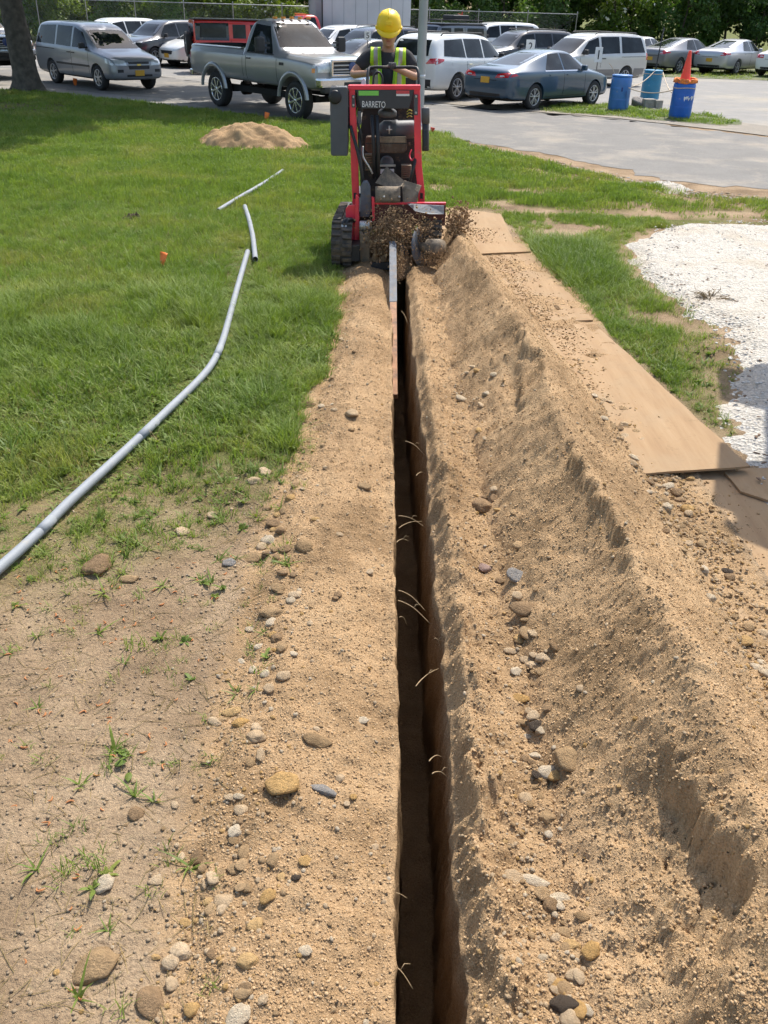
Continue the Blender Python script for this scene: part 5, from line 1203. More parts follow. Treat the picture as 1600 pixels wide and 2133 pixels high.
class Car:
    def __init__(s, label, cat='car', name='parked_car', group='vehicles in the car park'):
        s.root = empty(name); tag(s.root, label, cat, group)
    def body(s, st, wheels, mat, arch=1.14, **k):
        s.wh = wheels; me = body_mesh(st, [(x, r, r * arch) for x, r in wheels], **k)
        o = finish_body('body', me, mat, s.root); s.b = o; s.bvh = BVHTree.FromPolygons([v.co for v in me.vertices], [list(p.vertices) for p in me.polygons]); return s
    def patch(s, name, c, ax, sgn, mat, off=.006, nu=6, nv=5, part=None, thick=.02):
        """quad c (4 corners: ax 'y' -> (x,z), ax 'x' -> (y,z)) laid onto the body from one side"""
        V = []
        for j in range(nv + 1):
            for i in range(nu + 1):
                u, v = i / nu, j / nv
                a = [(c[0][k] * (1 - u) + c[1][k] * u) * (1 - v) + (c[3][k] * (1 - u) + c[2][k] * u) * v for k in (0, 1)]
                o_, d = (Vector((a[0], sgn * 3, a[1])), Vector((0, -sgn, 0))) if ax == 'y' else (Vector((sgn * 6, a[0], a[1])), Vector((-sgn, 0, 0)))
                h, nr, _, _ = s.bvh.ray_cast(o_, d)
                if h is None:
                    q = s.bvh.find_nearest(Vector((a[0], sgn * 1.0, a[1])) if ax == 'y' else Vector((sgn * 2.6, a[0], a[1])))
                    h, nr = q[0], q[1]
                V.append(h - d * off)
        n = len(V); dd = Vector((0, -sgn, 0)) if ax == 'y' else Vector((-sgn, 0, 0))
        q = grid_quads(nv + 1, nu + 1).tolist(); w = nu + 1
        ring = list(range(w)) + [j * w + nu for j in range(1, nv + 1)] + [nv * w + i for i in range(nu - 1, -1, -1)] + [j * w for j in range(nv - 1, 0, -1)]
        F = q + [[a, n + a, n + b, b] for a, b in zip(ring, ring[1:] + ring[:1])]
        o = mesh_obj(name, V + [p + dd * thick for p in V], F, mat, part or s.root, True)
        bm = bmesh.new(); bm.from_mesh(o.data); bmesh.ops.recalc_face_normals(bm, faces=bm.faces[:]); bm.to_mesh(o.data); bm.free()
        try: o.data.set_sharp_from_angle(angle=R_(40))
        except Exception: pass
        return o
    def both(s, name, c, mat, **k): return [s.patch(name, c, 'y', g, mat, **k) for g in (-1, 1)]
    def wheels(s, half, rim=RIMM, spokes=5, w=.22, front_turn=0):
        for (x, r) in s.wh:
            for g in (-1, 1):
                p = (x, g * half, r); a = (0, g, 0); rr = r * .66
                t = MB().lathe([(rr, -w * .9), (r * .93, -w * .9), (r, -w * .7), (r, -w * .15), (r * .95, 0), (rr * 1.04, .004), (rr, -.02)], p, a, 28).build('wheel', TYRE, s.root)
                q = MB().lathe([(0, -.05), (rr * .22, -.02), (rr * .24, -.045), (rr * .90, -.075), (rr * .93, -.02), (rr * 1.0, -.005), (rr * 1.0, -.06)], p, a, 24).build('rim', UNDER if spokes else rim, t)
                if spokes:
                    sp = MB(); sp.lathe([(rr * .90, -.03), (rr * .93, -.004), (rr * 1.0, .004), (rr, -.04)], p, a, 24).lathe([(0, 0), (rr * .2, -.002), (rr * .24, -.03), (0, -.03)], p, a, 14)
                    for k in range(spokes):
                        an = 2 * math.pi * k / spokes + .3
                        for dlt in ((-.10, .10) if spokes < 6 else (0,)):
                            dx, dz = math.cos(an + dlt), math.sin(an + dlt); ex, ez = math.cos(an + dlt * 2.0), math.sin(an + dlt * 2.0)
                            sp.bar((x + dx * rr * .16, g * (half - .012), r + dz * rr * .16), (x + ex * rr * .95, g * (half - .010), r + ez * rr * .95), rr * (.12 if spokes < 6 else .15), .022, .003, (0, 1, 0))
                    sp.build('spokes', rim, t)
        return s
    def mirror(s, x, y, z, mat, d=(.10, .17, .14)):
        for g in (-1, 1):
            o = MB().box((x, g * (y + d[1] / 2), z), d, None, min(d) * .3).build('mirror', mat, s.root)
            MB().bar((x, g * (y - .06), z - d[2] * .3), (x, g * (y + .02), z - d[2] * .3), .04, .03).build('mirror_arm', TRIM, o)
    def handles(s, xs, z, mat):
        for x in xs:
            for g in (-1, 1): s.patch('door_handle', [(x - .09, z - .014), (x + .09, z - .014), (x + .09, z + .014), (x - .09, z + .014)], 'y', g, mat, .022, 2, 1)
    def seams(s, xs, z0, z1):
        for x in xs:
            for g in (-1, 1): s.patch('door_seam', [(x - .006, z0), (x + .006, z0), (x + .006, z1), (x - .006, z1)], 'y', g, SEATM, .0015, 1, 10)
    def plate(s, sgn, z, y=0): s.patch('licence_plate', [(y - .15, z - .075), (y + .15, z - .075), (y + .15, z + .075), (y - .15, z + .075)], 'x', sgn, PLATE_, .02, 2, 2)
    def put(s, x, y, h): s.root.location = (x, y, .008); s.root.rotation_euler = (0, 0, R_(h)); return s
    def roof_rails(s, x0, x1, y, z, mat=TRIM):
        for g in (-1, 1): MB().tube([(x0, g * y, z - .03), (x0 + .1, g * y, z + .03), ((x0 + x1) / 2, g * y, z + .05), (x1 - .1, g * y, z + .03), (x1, g * y, z - .03)], .018, 8).build('roof_rail', mat, s.root)

# ---- sedan -------------------------------------------------------
def sedan(label, mat, pose, L=4.85, H=1.47, W=1.86, wb=2.8, r=.33, rim=RIMM, spokes=5, lamp='wedge', trunk=True, cat='car', roof_mat=None, chrome=True):
    c = Car(label, cat); a = wb / 2; f = a + (L - wb) * .46; b = -a - (L - wb) * .54; w = W / 2; k = H / 1.47
    st = [(b, .36, .72, .80 * k, w * .72, w * .80, w * .62), (b + .05, .27, .86 * k, .98 * k, w * .84, w * .90, w * .74), (b + .25, .22, .92 * k, 1.04 * k, w * .92, w * .96, w * .76), (b + .55, .21, .93 * k, 1.07 * k, w * .95, w * .98, w * .74),
          (b + .80, .2, .93 * k, 1.13 * k, w * .96, w * .99, w * .70), (-.95, .2, .93 * k, 1.33 * k, w * .97, w, w * .66), (-.45, .2, .925 * k, 1.445 * k, w * .97, w, w * .655), (.1, .2, .92 * k, 1.465 * k, w * .97, w, w * .655), (.42, .2, .91 * k, 1.42 * k, w * .97, w, w * .66),
          (.95, .2, .90 * k, 1.16 * k, w * .97, w * .99, w * .70), (1.22, .2, .88 * k, 1.01 * k, w * .96, w * .98, w * .74), (1.6, .21, .84 * k, .95 * k, w * .95, w * .96, w * .72), (f - .30, .23, .76 * k, .87 * k, w * .92, w * .92, w * .68), (f - .06, .26, .66 * k, .74 * k, w * .80, w * .80, w * .58), (f, .34, .58, .64, w * .66, w * .66, w * .46)]
    c.body(st, [(-a, r), (a, r)], mat)
    c.patch('windshield', [(-.60 * 1, 1.0 * k), (.60, 1.0 * k), (.50, 1.38 * k), (-.50, 1.38 * k)], 'x', 1, GLASS)
    c.patch('rear_window', [(-.56, 1.10 * k), (.56, 1.10 * k), (.47, 1.38 * k), (-.47, 1.38 * k)], 'x', -1, GLASS)
    for g in (-1, 1):
        c.patch('side_window', [(-.12, .97 * k), (.88, .98 * k), (.36, 1.35 * k), (-.12, 1.385 * k)], 'y', g, GLASS)
        c.patch('side_window', [(-.98, .99 * k), (-.19, .97 * k), (-.19, 1.385 * k), (-.62, 1.36 * k)], 'y', g, GLASS)
        if chrome: c.patch('window_trim', [(-1.02, .955 * k), (.95, .945 * k), (.95, .97 * k), (-1.02, .98 * k)], 'y', g, CHRM, .009, 12, 1)
        c.patch('rocker', [(-a + r * 1.2, .25), (a - r * 1.2, .25), (a - r * 1.2, .33), (-a + r * 1.2, .33)], 'y', g, TRIM, .004, 8, 1)
        if lamp == 'wedge': T4 = [(g * .34, .80 * k), (g * w * .93, .83 * k), (g * w * .93, .97 * k), (g * .42, .90 * k)]
        elif lamp == 'tri': T4 = [(g * .50, .80 * k), (g * w * .96, .82 * k), (g * w * .90, 1.0 * k), (g * .66, .995 * k)]
        else: T4 = [(g * .48, .78 * k), (g * w * .95, .78 * k), (g * w * .95, .92 * k), (g * .48, .92 * k)]
        tl = c.patch('tail_lamp', T4, 'x', -1, LAMPR, .008)
        c.patch('tail_lamp_lens', [(g * .50, .835 * k), (g * .66, .845 * k), (g * .64, .875 * k), (g * .52, .87 * k)], 'x', -1, LAMPW, .012, 2, 2, part=tl)
        c.patch('tail_lamp_wrap', [(b + .08, .84 * k), (b + .34, .87 * k), (b + .20, .95 * k), (b + .08, .93 * k)], 'y', g, LAMPR, .006, 3, 2, part=tl)
        c.patch('headlamp', [(g * .42, .60 * k), (g * w * .84, .66 * k), (g * w * .82, .74 * k), (g * .46, .68 * k)], 'x', 1, LAMPW, .006)
    c.patch('grille', [(-.36, .50), (.36, .50), (.42, .62 * k), (-.42, .62 * k)], 'x', 1, TRIM, .006)
    c.patch('trunk_dark_line', [(-.40, .735 * k), (.40, .735 * k), (.40, .75 * k), (-.40, .75 * k)], 'x', -1, SEATM, .003, 8, 1)  # thin dark strip across the tail
    c.patch('rear_valance', [(-.55, .30), (.55, .30), (.55, .42), (-.55, .42)], 'x', -1, TRIM, .004, 8, 2)
    c.plate(-1, .74 if lamp == 'wedge' else .62); c.wheels(w - .03, rim, spokes); c.mirror(.72, w * .93, 1.02 * k, mat); c.handles((-.75, .05), .86 * k, mat); c.seams((-.16, .86), .34, .95 * k)
    return c.put(*pose)
# ---- SUV / crossover ---------------------------------------------
def suv(label, mat, pose, L=4.9, H=1.76, W=1.98, wb=2.82, r=.37, rim=RIMM, spokes=5, rails=True, clad=True, cat='car', dark_lower=True):
    c = Car(label, cat); a = wb / 2; f = a + (L - wb) * .46; b = -a - (L - wb) * .54; w = W / 2; k = H / 1.76
    st = [(b, .45, .95, 1.05 * k, w * .80, w * .84, w * .66), (b + .05, .34, 1.08 * k, 1.26 * k, w * .90, w * .92, w * .74), (b + .20, .3, 1.10 * k, 1.58 * k, w * .93, w * .97, w * .74), (b + .42, .28, 1.10 * k, 1.72 * k, w * .95, w * .98, w * .73), (b + .9, .27, 1.09 * k, 1.755 * k, w * .97, w, w * .73), (-.3, .26, 1.07 * k, 1.76 * k, w * .97, w, w * .735),
          (.25, .26, 1.06 * k, 1.72 * k, w * .97, w, w * .73), (.55, .26, 1.05 * k, 1.60 * k, w * .97, w, w * .73), (1.0, .26, 1.04 * k, 1.26 * k, w * .97, w * .99, w * .76), (1.22, .27, 1.02 * k, 1.13 * k, w * .96, w * .98, w * .78), (1.6, .28, .98 * k, 1.09 * k, w * .95, w * .97, w * .76), (f - .32, .3, .92 * k, 1.03 * k, w * .93, w * .94, w * .72), (f - .07, .34, .80 * k, .92 * k, w * .84, w * .84, w * .62), (f, .42, .70, .80, w * .70, w * .70, w * .52)]
    c.body(st, [(-a, r), (a, r)], mat)
    c.patch('windshield', [(-.68, 1.15 * k), (.68, 1.15 * k), (.58, 1.66 * k), (-.58, 1.66 * k)], 'x', 1, GLASS)
    c.patch('rear_window', [(-.64, 1.20 * k), (.64, 1.20 * k), (.58, 1.60 * k), (-.58, 1.60 * k)], 'x', -1, GLASS)
    for g in (-1, 1):
        c.patch('side_window', [(-.05, 1.13 * k), (.92, 1.13 * k), (.50, 1.55 * k), (-.05, 1.62 * k)], 'y', g, GLASS)
        c.patch('side_window', [(-.98, 1.15 * k), (-.12, 1.13 * k), (-.12, 1.62 * k), (-.98, 1.63 * k)], 'y', g, GLASS)
        c.patch('side_window', [(b + .45, 1.20 * k), (-1.04, 1.15 * k), (-1.04, 1.63 * k), (b + .62, 1.60 * k)], 'y', g, GLASS)
        if clad: c.patch('sill_cladding', [(-a + r * 1.2, .30), (a - r * 1.2, .30), (a - r * 1.2, .46), (-a + r * 1.2, .46)], 'y', g, TRIM, .006, 8, 2)
        tl = c.patch('tail_lamp', [(g * .58, 1.00 * k), (g * w * .97, 1.02 * k), (g * w * .97, 1.16 * k), (g * .72, 1.14 * k)], 'x', -1, LAMPR, .012); c.patch('tail_lamp_wrap', [(b + .06, .98 * k), (b + .40, 1.08 * k), (b + .42, 1.13 * k), (b + .08, 1.15 * k)], 'y', g, LAMPR, .008, 3, 2, part=tl)
        c.patch('headlamp', [(g * .46, .80 * k), (g * w * .88, .86 * k), (g * w * .86, .96 * k), (g * .48, .90 * k)], 'x', 1, LAMPW, .008)
    c.patch('grille', [(-.42, .64 * k), (.42, .64 * k), (.46, .88 * k), (-.46, .88 * k)], 'x', 1, TRIM, .006); c.patch('grille_bar', [(-.43, .75 * k), (.43, .75 * k), (.43, .79 * k), (-.43, .79 * k)], 'x', 1, CHRM, .014, 6, 1)
    c.patch('rear_bumper', [(-.76, .37), (.76, .37), (.78, .60), (-.78, .60)], 'x', -1, TRIM, .010, 10, 3); c.patch('front_valance', [(-.66, .36), (.66, .36), (.66, .52), (-.66, .52)], 'x', 1, TRIM, .008)
    c.plate(-1, .92); c.wheels(w - .03, rim, spokes, .24); c.mirror(.74, w * .95, 1.18 * k, mat if not dark_lower else TRIM); c.handles((-.85, .05), .98 * k, CHRM); c.seams((-.09, -1.0, .90), .48, 1.1 * k)
    if rails: c.roof_rails(b + .6, .25, w * .64, 1.735 * k)
    return c.put(*pose)
# ---- minivan ------------------------------------------------------
def minivan(label, mat, pose, L=4.95, H=1.76, W=1.83, wb=2.87, r=.34, nose='blunt', lower=None, rails=False, front_plate=True):
    c = Car(label, 'minivan'); a = wb / 2; f = a + .92; b = f - L; w = W / 2; k = H / 1.76
    st = [(b, .42, .95, 1.05 * k, w * .84, w * .88, w * .70), (b + .05, .32, 1.05 * k, 1.40 * k, w * .92, w * .95, w * .76), (b + .16, .28, 1.07 * k, 1.64 * k, w * .94, w * .98, w * .77), (b + .40, .26, 1.07 * k, 1.74 * k, w * .96, w, w * .77), (b + 1.1, .25, 1.06 * k, 1.765 * k, w * .97, w, w * .775), (-.2, .25, 1.05 * k, 1.755 * k, w * .97, w, w * .77), (.25, .25, 1.04 * k, 1.70 * k, w * .97, w, w * .765), (.55, .25, 1.03 * k, 1.55 * k, w * .97, w, w * .76), (1.05, .25, 1.02 * k, 1.24 * k, w * .97, w * .99, w * .77), (1.32, .26, 1.0 * k, 1.08 * k, w * .96, w * .98, w * .78), (1.7, .27, .93 * k, 1.03 * k, w * .95, w * .97, w * .76), (f - .28, .29, .86 * k, .96 * k, w * .93, w * .94, w * .72), (f - .06, .32, .76 * k, .85 * k, w * .85, w * .85, w * .62), (f, .38, .66, .75, w * .74, w * .74, w * .52)]
    c.body(st, [(-a, r), (a, r)], mat)
    c.patch('windshield', [(-.70, 1.10 * k), (.70, 1.10 * k), (.57, 1.64 * k), (-.57, 1.64 * k)], 'x', 1, GLASS, nu=10)
    c.patch('rear_window', [(-.62, 1.20 * k), (.62, 1.20 * k), (.56, 1.60 * k), (-.56, 1.60 * k)], 'x', -1, GLASS)
    for g in (-1, 1):
        c.patch('side_window', [(.02, 1.10 * k), (.92, 1.10 * k), (.48, 1.50 * k), (.02, 1.63 * k)], 'y', g, GLASS)
        c.patch('side_window', [(-1.02, 1.12 * k), (-.10, 1.10 * k), (-.10, 1.64 * k), (-1.02, 1.65 * k)], 'y', g, GLASS)
        c.patch('side_window', [(b + .22, 1.14 * k), (-1.14, 1.12 * k), (-1.14, 1.65 * k), (b + .40, 1.62 * k)], 'y', g, GLASS)
        if lower: c.patch('lower_cladding', [(-a + r * 1.15, .30), (a - r * 1.15, .30), (a - r * 1.15, .62), (-a + r * 1.15, .62)], 'y', g, lower, .005, 8, 3); c.patch('lower_cladding', [(b + .06, .34), (-a - r * 1.16, .34), (-a - r * 1.16, .62), (b + .06, .62)], 'y', g, lower, .005, 4, 3)
        c.patch('side_moulding', [(-a + r * 1.16, .60), (a - r * 1.16, .60), (a - r * 1.16, .655), (-a + r * 1.16, .655)], 'y', g, TRIM if not lower else mat, .012, 8, 1)
        c.patch('slider_track', [(b + .2, 1.0 * k), (-1.10, .99 * k), (-1.10, 1.005 * k), (b + .2, 1.015 * k)], 'y', g, SEATM, .003, 6, 1)
        hl = c.patch('headlamp', [(g * .40, .70 * k), (g * w * .86, .72 * k), (g * w * .90, .88 * k), (g * .44, .83 * k)], 'x', 1, LAMPW, .010); c.patch('headlamp_wrap', [(f - .42, .76 * k), (f - .12, .70 * k), (f - .12, .82 * k), (f - .42, .88 * k)], 'y', g, LAMPW, .008, 3, 2, part=hl)
        c.patch('fog_lamp', [(g * .52, .52), (g * .70, .52), (g * .70, .60), (g * .52, .60)], 'x', 1, TRIM, .006, 2, 2)
        c.patch('tail_lamp', [(g * .70, .88 * k), (g * w * .97, .88 * k), (g * w * .97, 1.15 * k), (g * .72, 1.15 * k)], 'x', -1, LAMPR, .010, 3, 4); c.patch('tail_lamp', [(b + .04, .90 * k), (b + .16, .90 * k), (b + .16, 1.12 * k), (b + .06, 1.12 * k)], 'y', g, LAMPR, .006, 2, 3)
    for z0, z1 in ((.735, .80), (.60, .70)): c.patch('grille', [(-.33, z0 * k), (.33, z0 * k), (.35, z1 * k), (-.35, z1 * k)], 'x', 1, TRIM, .006, 8, 2)
    c.patch('emblem', [(-.06, .695 * k), (.06, .695 * k), (.06, .74 * k), (-.06, .74 * k)], 'x', 1, M('emblem_gold', (.60, .42, .10), .3, .7), .016, 2, 1)
    c.patch('lower_intake', [(-.42, .40), (.42, .40), (.42, .46), (-.42, .46)], 'x', 1, TRIM, .006, 6, 1); c.patch('rear_bumper_step', [(-.7, .50), (.7, .50), (.7, .60), (-.7, .60)], 'x', -1, TRIM, .006, 8, 1)
    if front_plate: c.plate(1, .50)
    c.wheels(w - .03, RIMM, 7); c.mirror(.80, w * .95, 1.16 * k, TRIM, (.12, .18, .16)); c.handles((-.18, .10), .95 * k, TRIM); c.seams((-.04, 1.0), .34, 1.06 * k)
    if rails: c.roof_rails(b + .5, .1, w * .66, 1.74 * k)
    return c.put(*pose)
# ---- pickup -------------------------------------------------------
def pickup(label, mat, pose, wb=3.48, r=.42, lift=.12, chrome_wheel=True, crew=False):
    c = Car(label, 'pickup'); a = wb / 2; f = a + .95; b = -a - 1.22; w = 1.0; z = lift
    cr, cf = (-.30, 1.12) if not crew else (-1.0, 1.12)          # rear of the cab, base of the windscreen
    bl = 1.32 + z
    st = [(b, .62 + z, 1.1 + z, bl - .03, .90, .93, .86), (b + .02, .58 + z, 1.15 + z, bl, .94, .97, .91), (b + .3, .56 + z, 1.16 + z, bl, .96, 1.0, .92), (cr - .10, .54 + z, 1.16 + z, bl, .96, 1.0, .92), (cr - .03, .54 + z, 1.16 + z, bl, .96, 1.0, .90),
          (cr, .54 + z, 1.17 + z, 1.55 + z, .96, 1.0, .84), (cr + .04, .54 + z, 1.17 + z, 1.86 + z, .96, 1.0, .74), (cr + .16, .53 + z, 1.17 + z, 1.95 + z, .96, 1.0, .70), (cr + .5, .53 + z, 1.17 + z, 1.965 + z, .96, 1.0, .70), (.42, .53 + z, 1.17 + z, 1.93 + z, .96, 1.0, .70), (.56, .53 + z, 1.17 + z, 1.84 + z, .96, 1.0, .72), (cf - .12, .53 + z, 1.18 + z, 1.40 + z, .96, 1.0, .84), (cf, .53 + z, 1.18 + z, 1.30 + z, .96, 1.0, .86), (cf + .25, .53 + z, 1.16 + z, 1.28 + z, .97, 1.0, .84), (f - .35, .54 + z, 1.12 + z, 1.24 + z, .98, 1.0, .80), (f - .10, .56 + z, 1.06 + z, 1.19 + z, .97, .98, .76), (f - .02, .60 + z, 1.0 + z, 1.14 + z, .93, .94, .72)]
    c.body(st, [(-a, r), (a, r)], mat, arch=1.24)
    # hollow bed
    bm_o = c.b; cutter = MB().box(((b + .07 + cr - .12) / 2, 0, bl + .02 - .25), (cr - .12 - b - .07, 1.60, .62)).build('cut', UNDER)
    md = bm_o.modifiers.new('bed', 'BOOLEAN'); md.operation = 'DIFFERENCE'; md.object = cutter; md.solver = 'EXACT'
    me = ev_mesh(bm_o); bm_o.modifiers.clear(); bm_o.data = me; bpy.data.objects.remove(cutter)
    for g in (-1, 1):
        c.patch('side_window', [(cr + .12, 1.24 + z), (cf - .22, 1.24 + z), (.50, 1.80 + z), (cr + .22, 1.84 + z)], 'y', g, GLASS)
        c.patch('window_seal', [(cr + .10, 1.215 + z), (cf - .14, 1.215 + z), (cf - .20, 1.238 + z), (cr + .11, 1.238 + z)], 'y', g, TRIM, .008, 8, 1)
        c.patch('bed_rail', [(b + .04, bl - .05), (cr - .08, bl - .05), (cr - .08, bl - .012), (b + .04, bl - .012)], 'y', g, TRIM, .010, 10, 1)
        # flares
        for ax in (-a, a):
            fl = MB(); n = 18; V = []
            for i in range(n + 1):
                t = math.pi * (.02 + .96 * i / n); 
                for rr, yy in ((r * 1.22, .985), (r * 1.25, 1.035), (r * 1.42, 1.03), (r * 1.48, .985)): V.append((ax + rr * math.cos(t), g * yy, r + .02 + rr * math.sin(t)))
            q = []
            for i in range(n):
                for k in range(3): q.append([i * 4 + k, i * 4 + k + 1, i * 4 + k + 5, i * 4 + k + 4])
            fl.add(V, q, smooth=True); fl.build('wheel_flare', mat, c.root)
        hl = c.patch('headlamp', [(g * .62, .94 + z), (g * .93, .94 + z), (g * .93, 1.16 + z), (g * .62, 1.16 + z)], 'x', 1, LAMPW, .02, 4, 4); c.patch('turn_signal', [(f - .20, .93 + z), (f - .06, .93 + z), (f - .06, 1.02 + z), (f - .20, 1.02 + z)], 'y', g, LAMPA, .012, 2, 2, part=hl); c.patch('headlamp_wrap', [(f - .19, 1.03 + z), (f - .05, 1.03 + z), (f - .05, 1.12 + z), (f - .19, 1.13 + z)], 'y', g, LAMPW, .012, 2, 2, part=hl)
        m_ = MB().box((.78, g * 1.22, 1.42 + z), (.13, .24, .34), None, .05).build('mirror', TRIM, c.root); MB().bar((.80, g * .96, 1.36 + z), (.80, g * 1.12, 1.36 + z), .05, .04).bar((.80, g * .96, 1.46 + z), (.80, g * 1.12, 1.46 + z), .05, .04).build('mirror_arm', TRIM, m_)
        c.patch('tail_lamp', [(b + .02, .98 + z), (b + .10, .98 + z), (b + .10, 1.28 + z), (b + .02, 1.28 + z)], 'y', g, LAMPR, .006, 2, 3)
        MB().bar((b + .9, g * .60, .48), (f - .5, g * .60, .48), .09, .14).build('frame_rail', UNDER, c.root)
        c.patch('fender_badge', [(1.22, 1.02 + z), (1.40, 1.02 + z), (1.40, 1.08 + z), (1.22, 1.08 + z)], 'y', g, TRIM, .006, 2, 1)
    c.patch('windshield', [(-.80, 1.38 + z), (.80, 1.38 + z), (.62, 1.87 + z), (-.62, 1.87 + z)], 'x', 1, GLASS, nu=12)
    c.patch('back_window', [(-.6, 1.45 + z), (.6, 1.45 + z), (.56, 1.80 + z), (-.56, 1.80 + z)], 'x', -1, GLASS)
    for g in (-1, 1): MB().bar((cf - .06, g * .12, 1.36 + z), (cf - .16, g * .62, 1.42 + z), .014, .012).build('wiper', TRIM, c.root)
    fx = f - .01; gr = MB().box((fx, 0, 1.03 + z), (.07, 1.16, .30), None, .01).build('grille', TRIM, c.root)
    MB().box((fx + .03, 0, 1.175 + z), (.08, 1.22, .045), None, .01).box((fx + .03, 0, .885 + z), (.08, 1.22, .05), None, .01).box((fx + .03, .59, 1.03 + z), (.08, .05, .28), None, .01).box((fx + .03, -.59, 1.03 + z), (.08, .05, .28), None, .01).build('grille_surround', CHRM, gr)
    MB().box((fx + .03, 0, 1.085 + z), (.05, 1.10, .030), None, .006).box((fx + .03, 0, 1.00 + z), (.05, 1.10, .030), None, .006).box((fx + .03, 0, .945 + z), (.05, 1.10, .022), None, .006).build('grille_bars', RIMM, gr)
    MB().lathe([(0, 0), (.11, 0), (.11, .012), (.09, .018), (0, .02)], (fx + .05, 0, 1.045 + z), (1, 0, 0), 20, Matrix.Translation((0, 0, 0))).build('emblem', M('emblem_blue', (.03, .06, .20), .3, 0, .05, 5, coat=.6), gr)
    bp = MB().box((f + .04, 0, .74 + z), (.22, 2.02, .20), None, .05).build('front_bumper', CHRM, c.root); MB().box((f + .06, 0, .585 + z), (.18, 1.80, .12), None, .03).box((f + .10, 0, .70 + z), (.12, .66, .10), None, .02).build('bumper_valance', TRIM, bp)
    MB().box((b - .08, 0, .62 + z), (.16, 1.8, .16), None, .03).build('rear_bumper', CHRM, c.root)
    MB().lathe([(0, -.8), (.07, -.8), (.07, .8), (0, .8)], (a, 0, r), (0, 1, 0), 10).build('front_axle', UNDER, c.root); MB().lathe([(0, -.8), (.07, -.8), (.08, -.14), (.17, -.1), (.17, .1), (.08, .14), (.07, .8), (0, .8)], (-a, 0, r), (0, 1, 0), 12).build('rear_axle', UNDER, c.root)
    for k in range(5): MB().box((.40, (k - 2) * .25, 1.975 + z), (.12, .07, .05), None, .015).build('clearance_lamp', LAMPA, c.root)
    c.wheels(.94, RIMC, 8, .28); c.handles((cr + .22,), 1.10 + z, TRIM); c.seams((cr + .10, cf - .02), .60 + z, 1.2 + z); c.seams((cr - .06,), .58 + z, bl - .02)
    return c.put(*pose)
SILV = paint('paint_silver', (.31, .318, .33), .33, .4); SILV2 = paint('paint_silver_blue', (.24, .252, .275), .35, .35); WHT = paint('paint_white', (.72, .72, .70), .3); BLUE = paint('paint_slate_blue', (.038, .078, .125), .3, .3)
GREY = paint('paint_grey', (.17, .175, .185), .3, .4); DARK = paint('paint_charcoal', (.045, .048, .055), .28, .2); PEARL = paint('paint_pearl', (.50, .50, .48), .3, .2); REDP = paint('paint_red', (.60, .028, .022), .3); BLKP = paint('paint_black', (.012, .013, .016), .25); NAVY = paint('paint_navy', (.02, .028, .05), .25, .2); SILV3 = paint('paint_bright_silver', (.46, .47, .49), .3, .5)
pickup('silver regular-cab pickup with chrome bumper and amber roof lamps beside the lawn', SILV, (-2.86, 24.42, -48))
minivan('grey minivan parked by the big tree trunk, facing right', SILV2, (-9.30, 30.3, -45))
sedan('slate blue sedan with an orange plate parked beside the blue drums', BLUE, (4.22, 28.2, 44), lamp='wedge')
suv('white crossover with red wraparound tail lamps behind the light pole', WHT, (1.95, 30.3, 51))
minivan('white minivan with grey lower panels behind the blue sedan', PEARL, (6.9, 36.5, 214), W=1.86, lower=GREY, rails=True, front_plate=False)
sedan('dark grey sedan with chrome trunk strip behind the orange cone', GREY, (13.79, 47.7, 42), L=5.09, H=1.49, W=1.85, wb=2.81, lamp='tri', spokes=7, chrome=False)
sedan('bright silver sedan second from the right in the far row', SILV3, (16.45, 47.98, 47), L=5.09, H=1.49, W=1.85, wb=2.81, lamp='tri', spokes=7, chrome=False)
sedan('white sedan cut off by the right edge of the picture', WHT, (18.9, 47.0, 50), L=4.8, lamp='box', chrome=False)
sedan('white car mostly hidden between the white minivan and the dark grey sedan', WHT, (11.9, 48.6, 48), L=4.6, lamp='box', chrome=False)
suv('charcoal crossover with alloy wheels facing the lawn at the left', DARK, (-9.9, 41.5, 236), L=4.6, H=1.70, W=1.84, wb=2.66, r=.36, rails=False)
suv('white crossover farthest left in the row behind the minivan', WHT, (-12.6, 43.5, 236), L=4.6, H=1.68, W=1.84, wb=2.66, r=.36, rails=False)
sedan('white hatchback with an orange front plate left of the red off-roader', WHT, (-7.9, 41.2, 226), L=4.48, H=1.49, W=1.75, wb=2.7, r=.32, chrome=False).plate(1, .45)

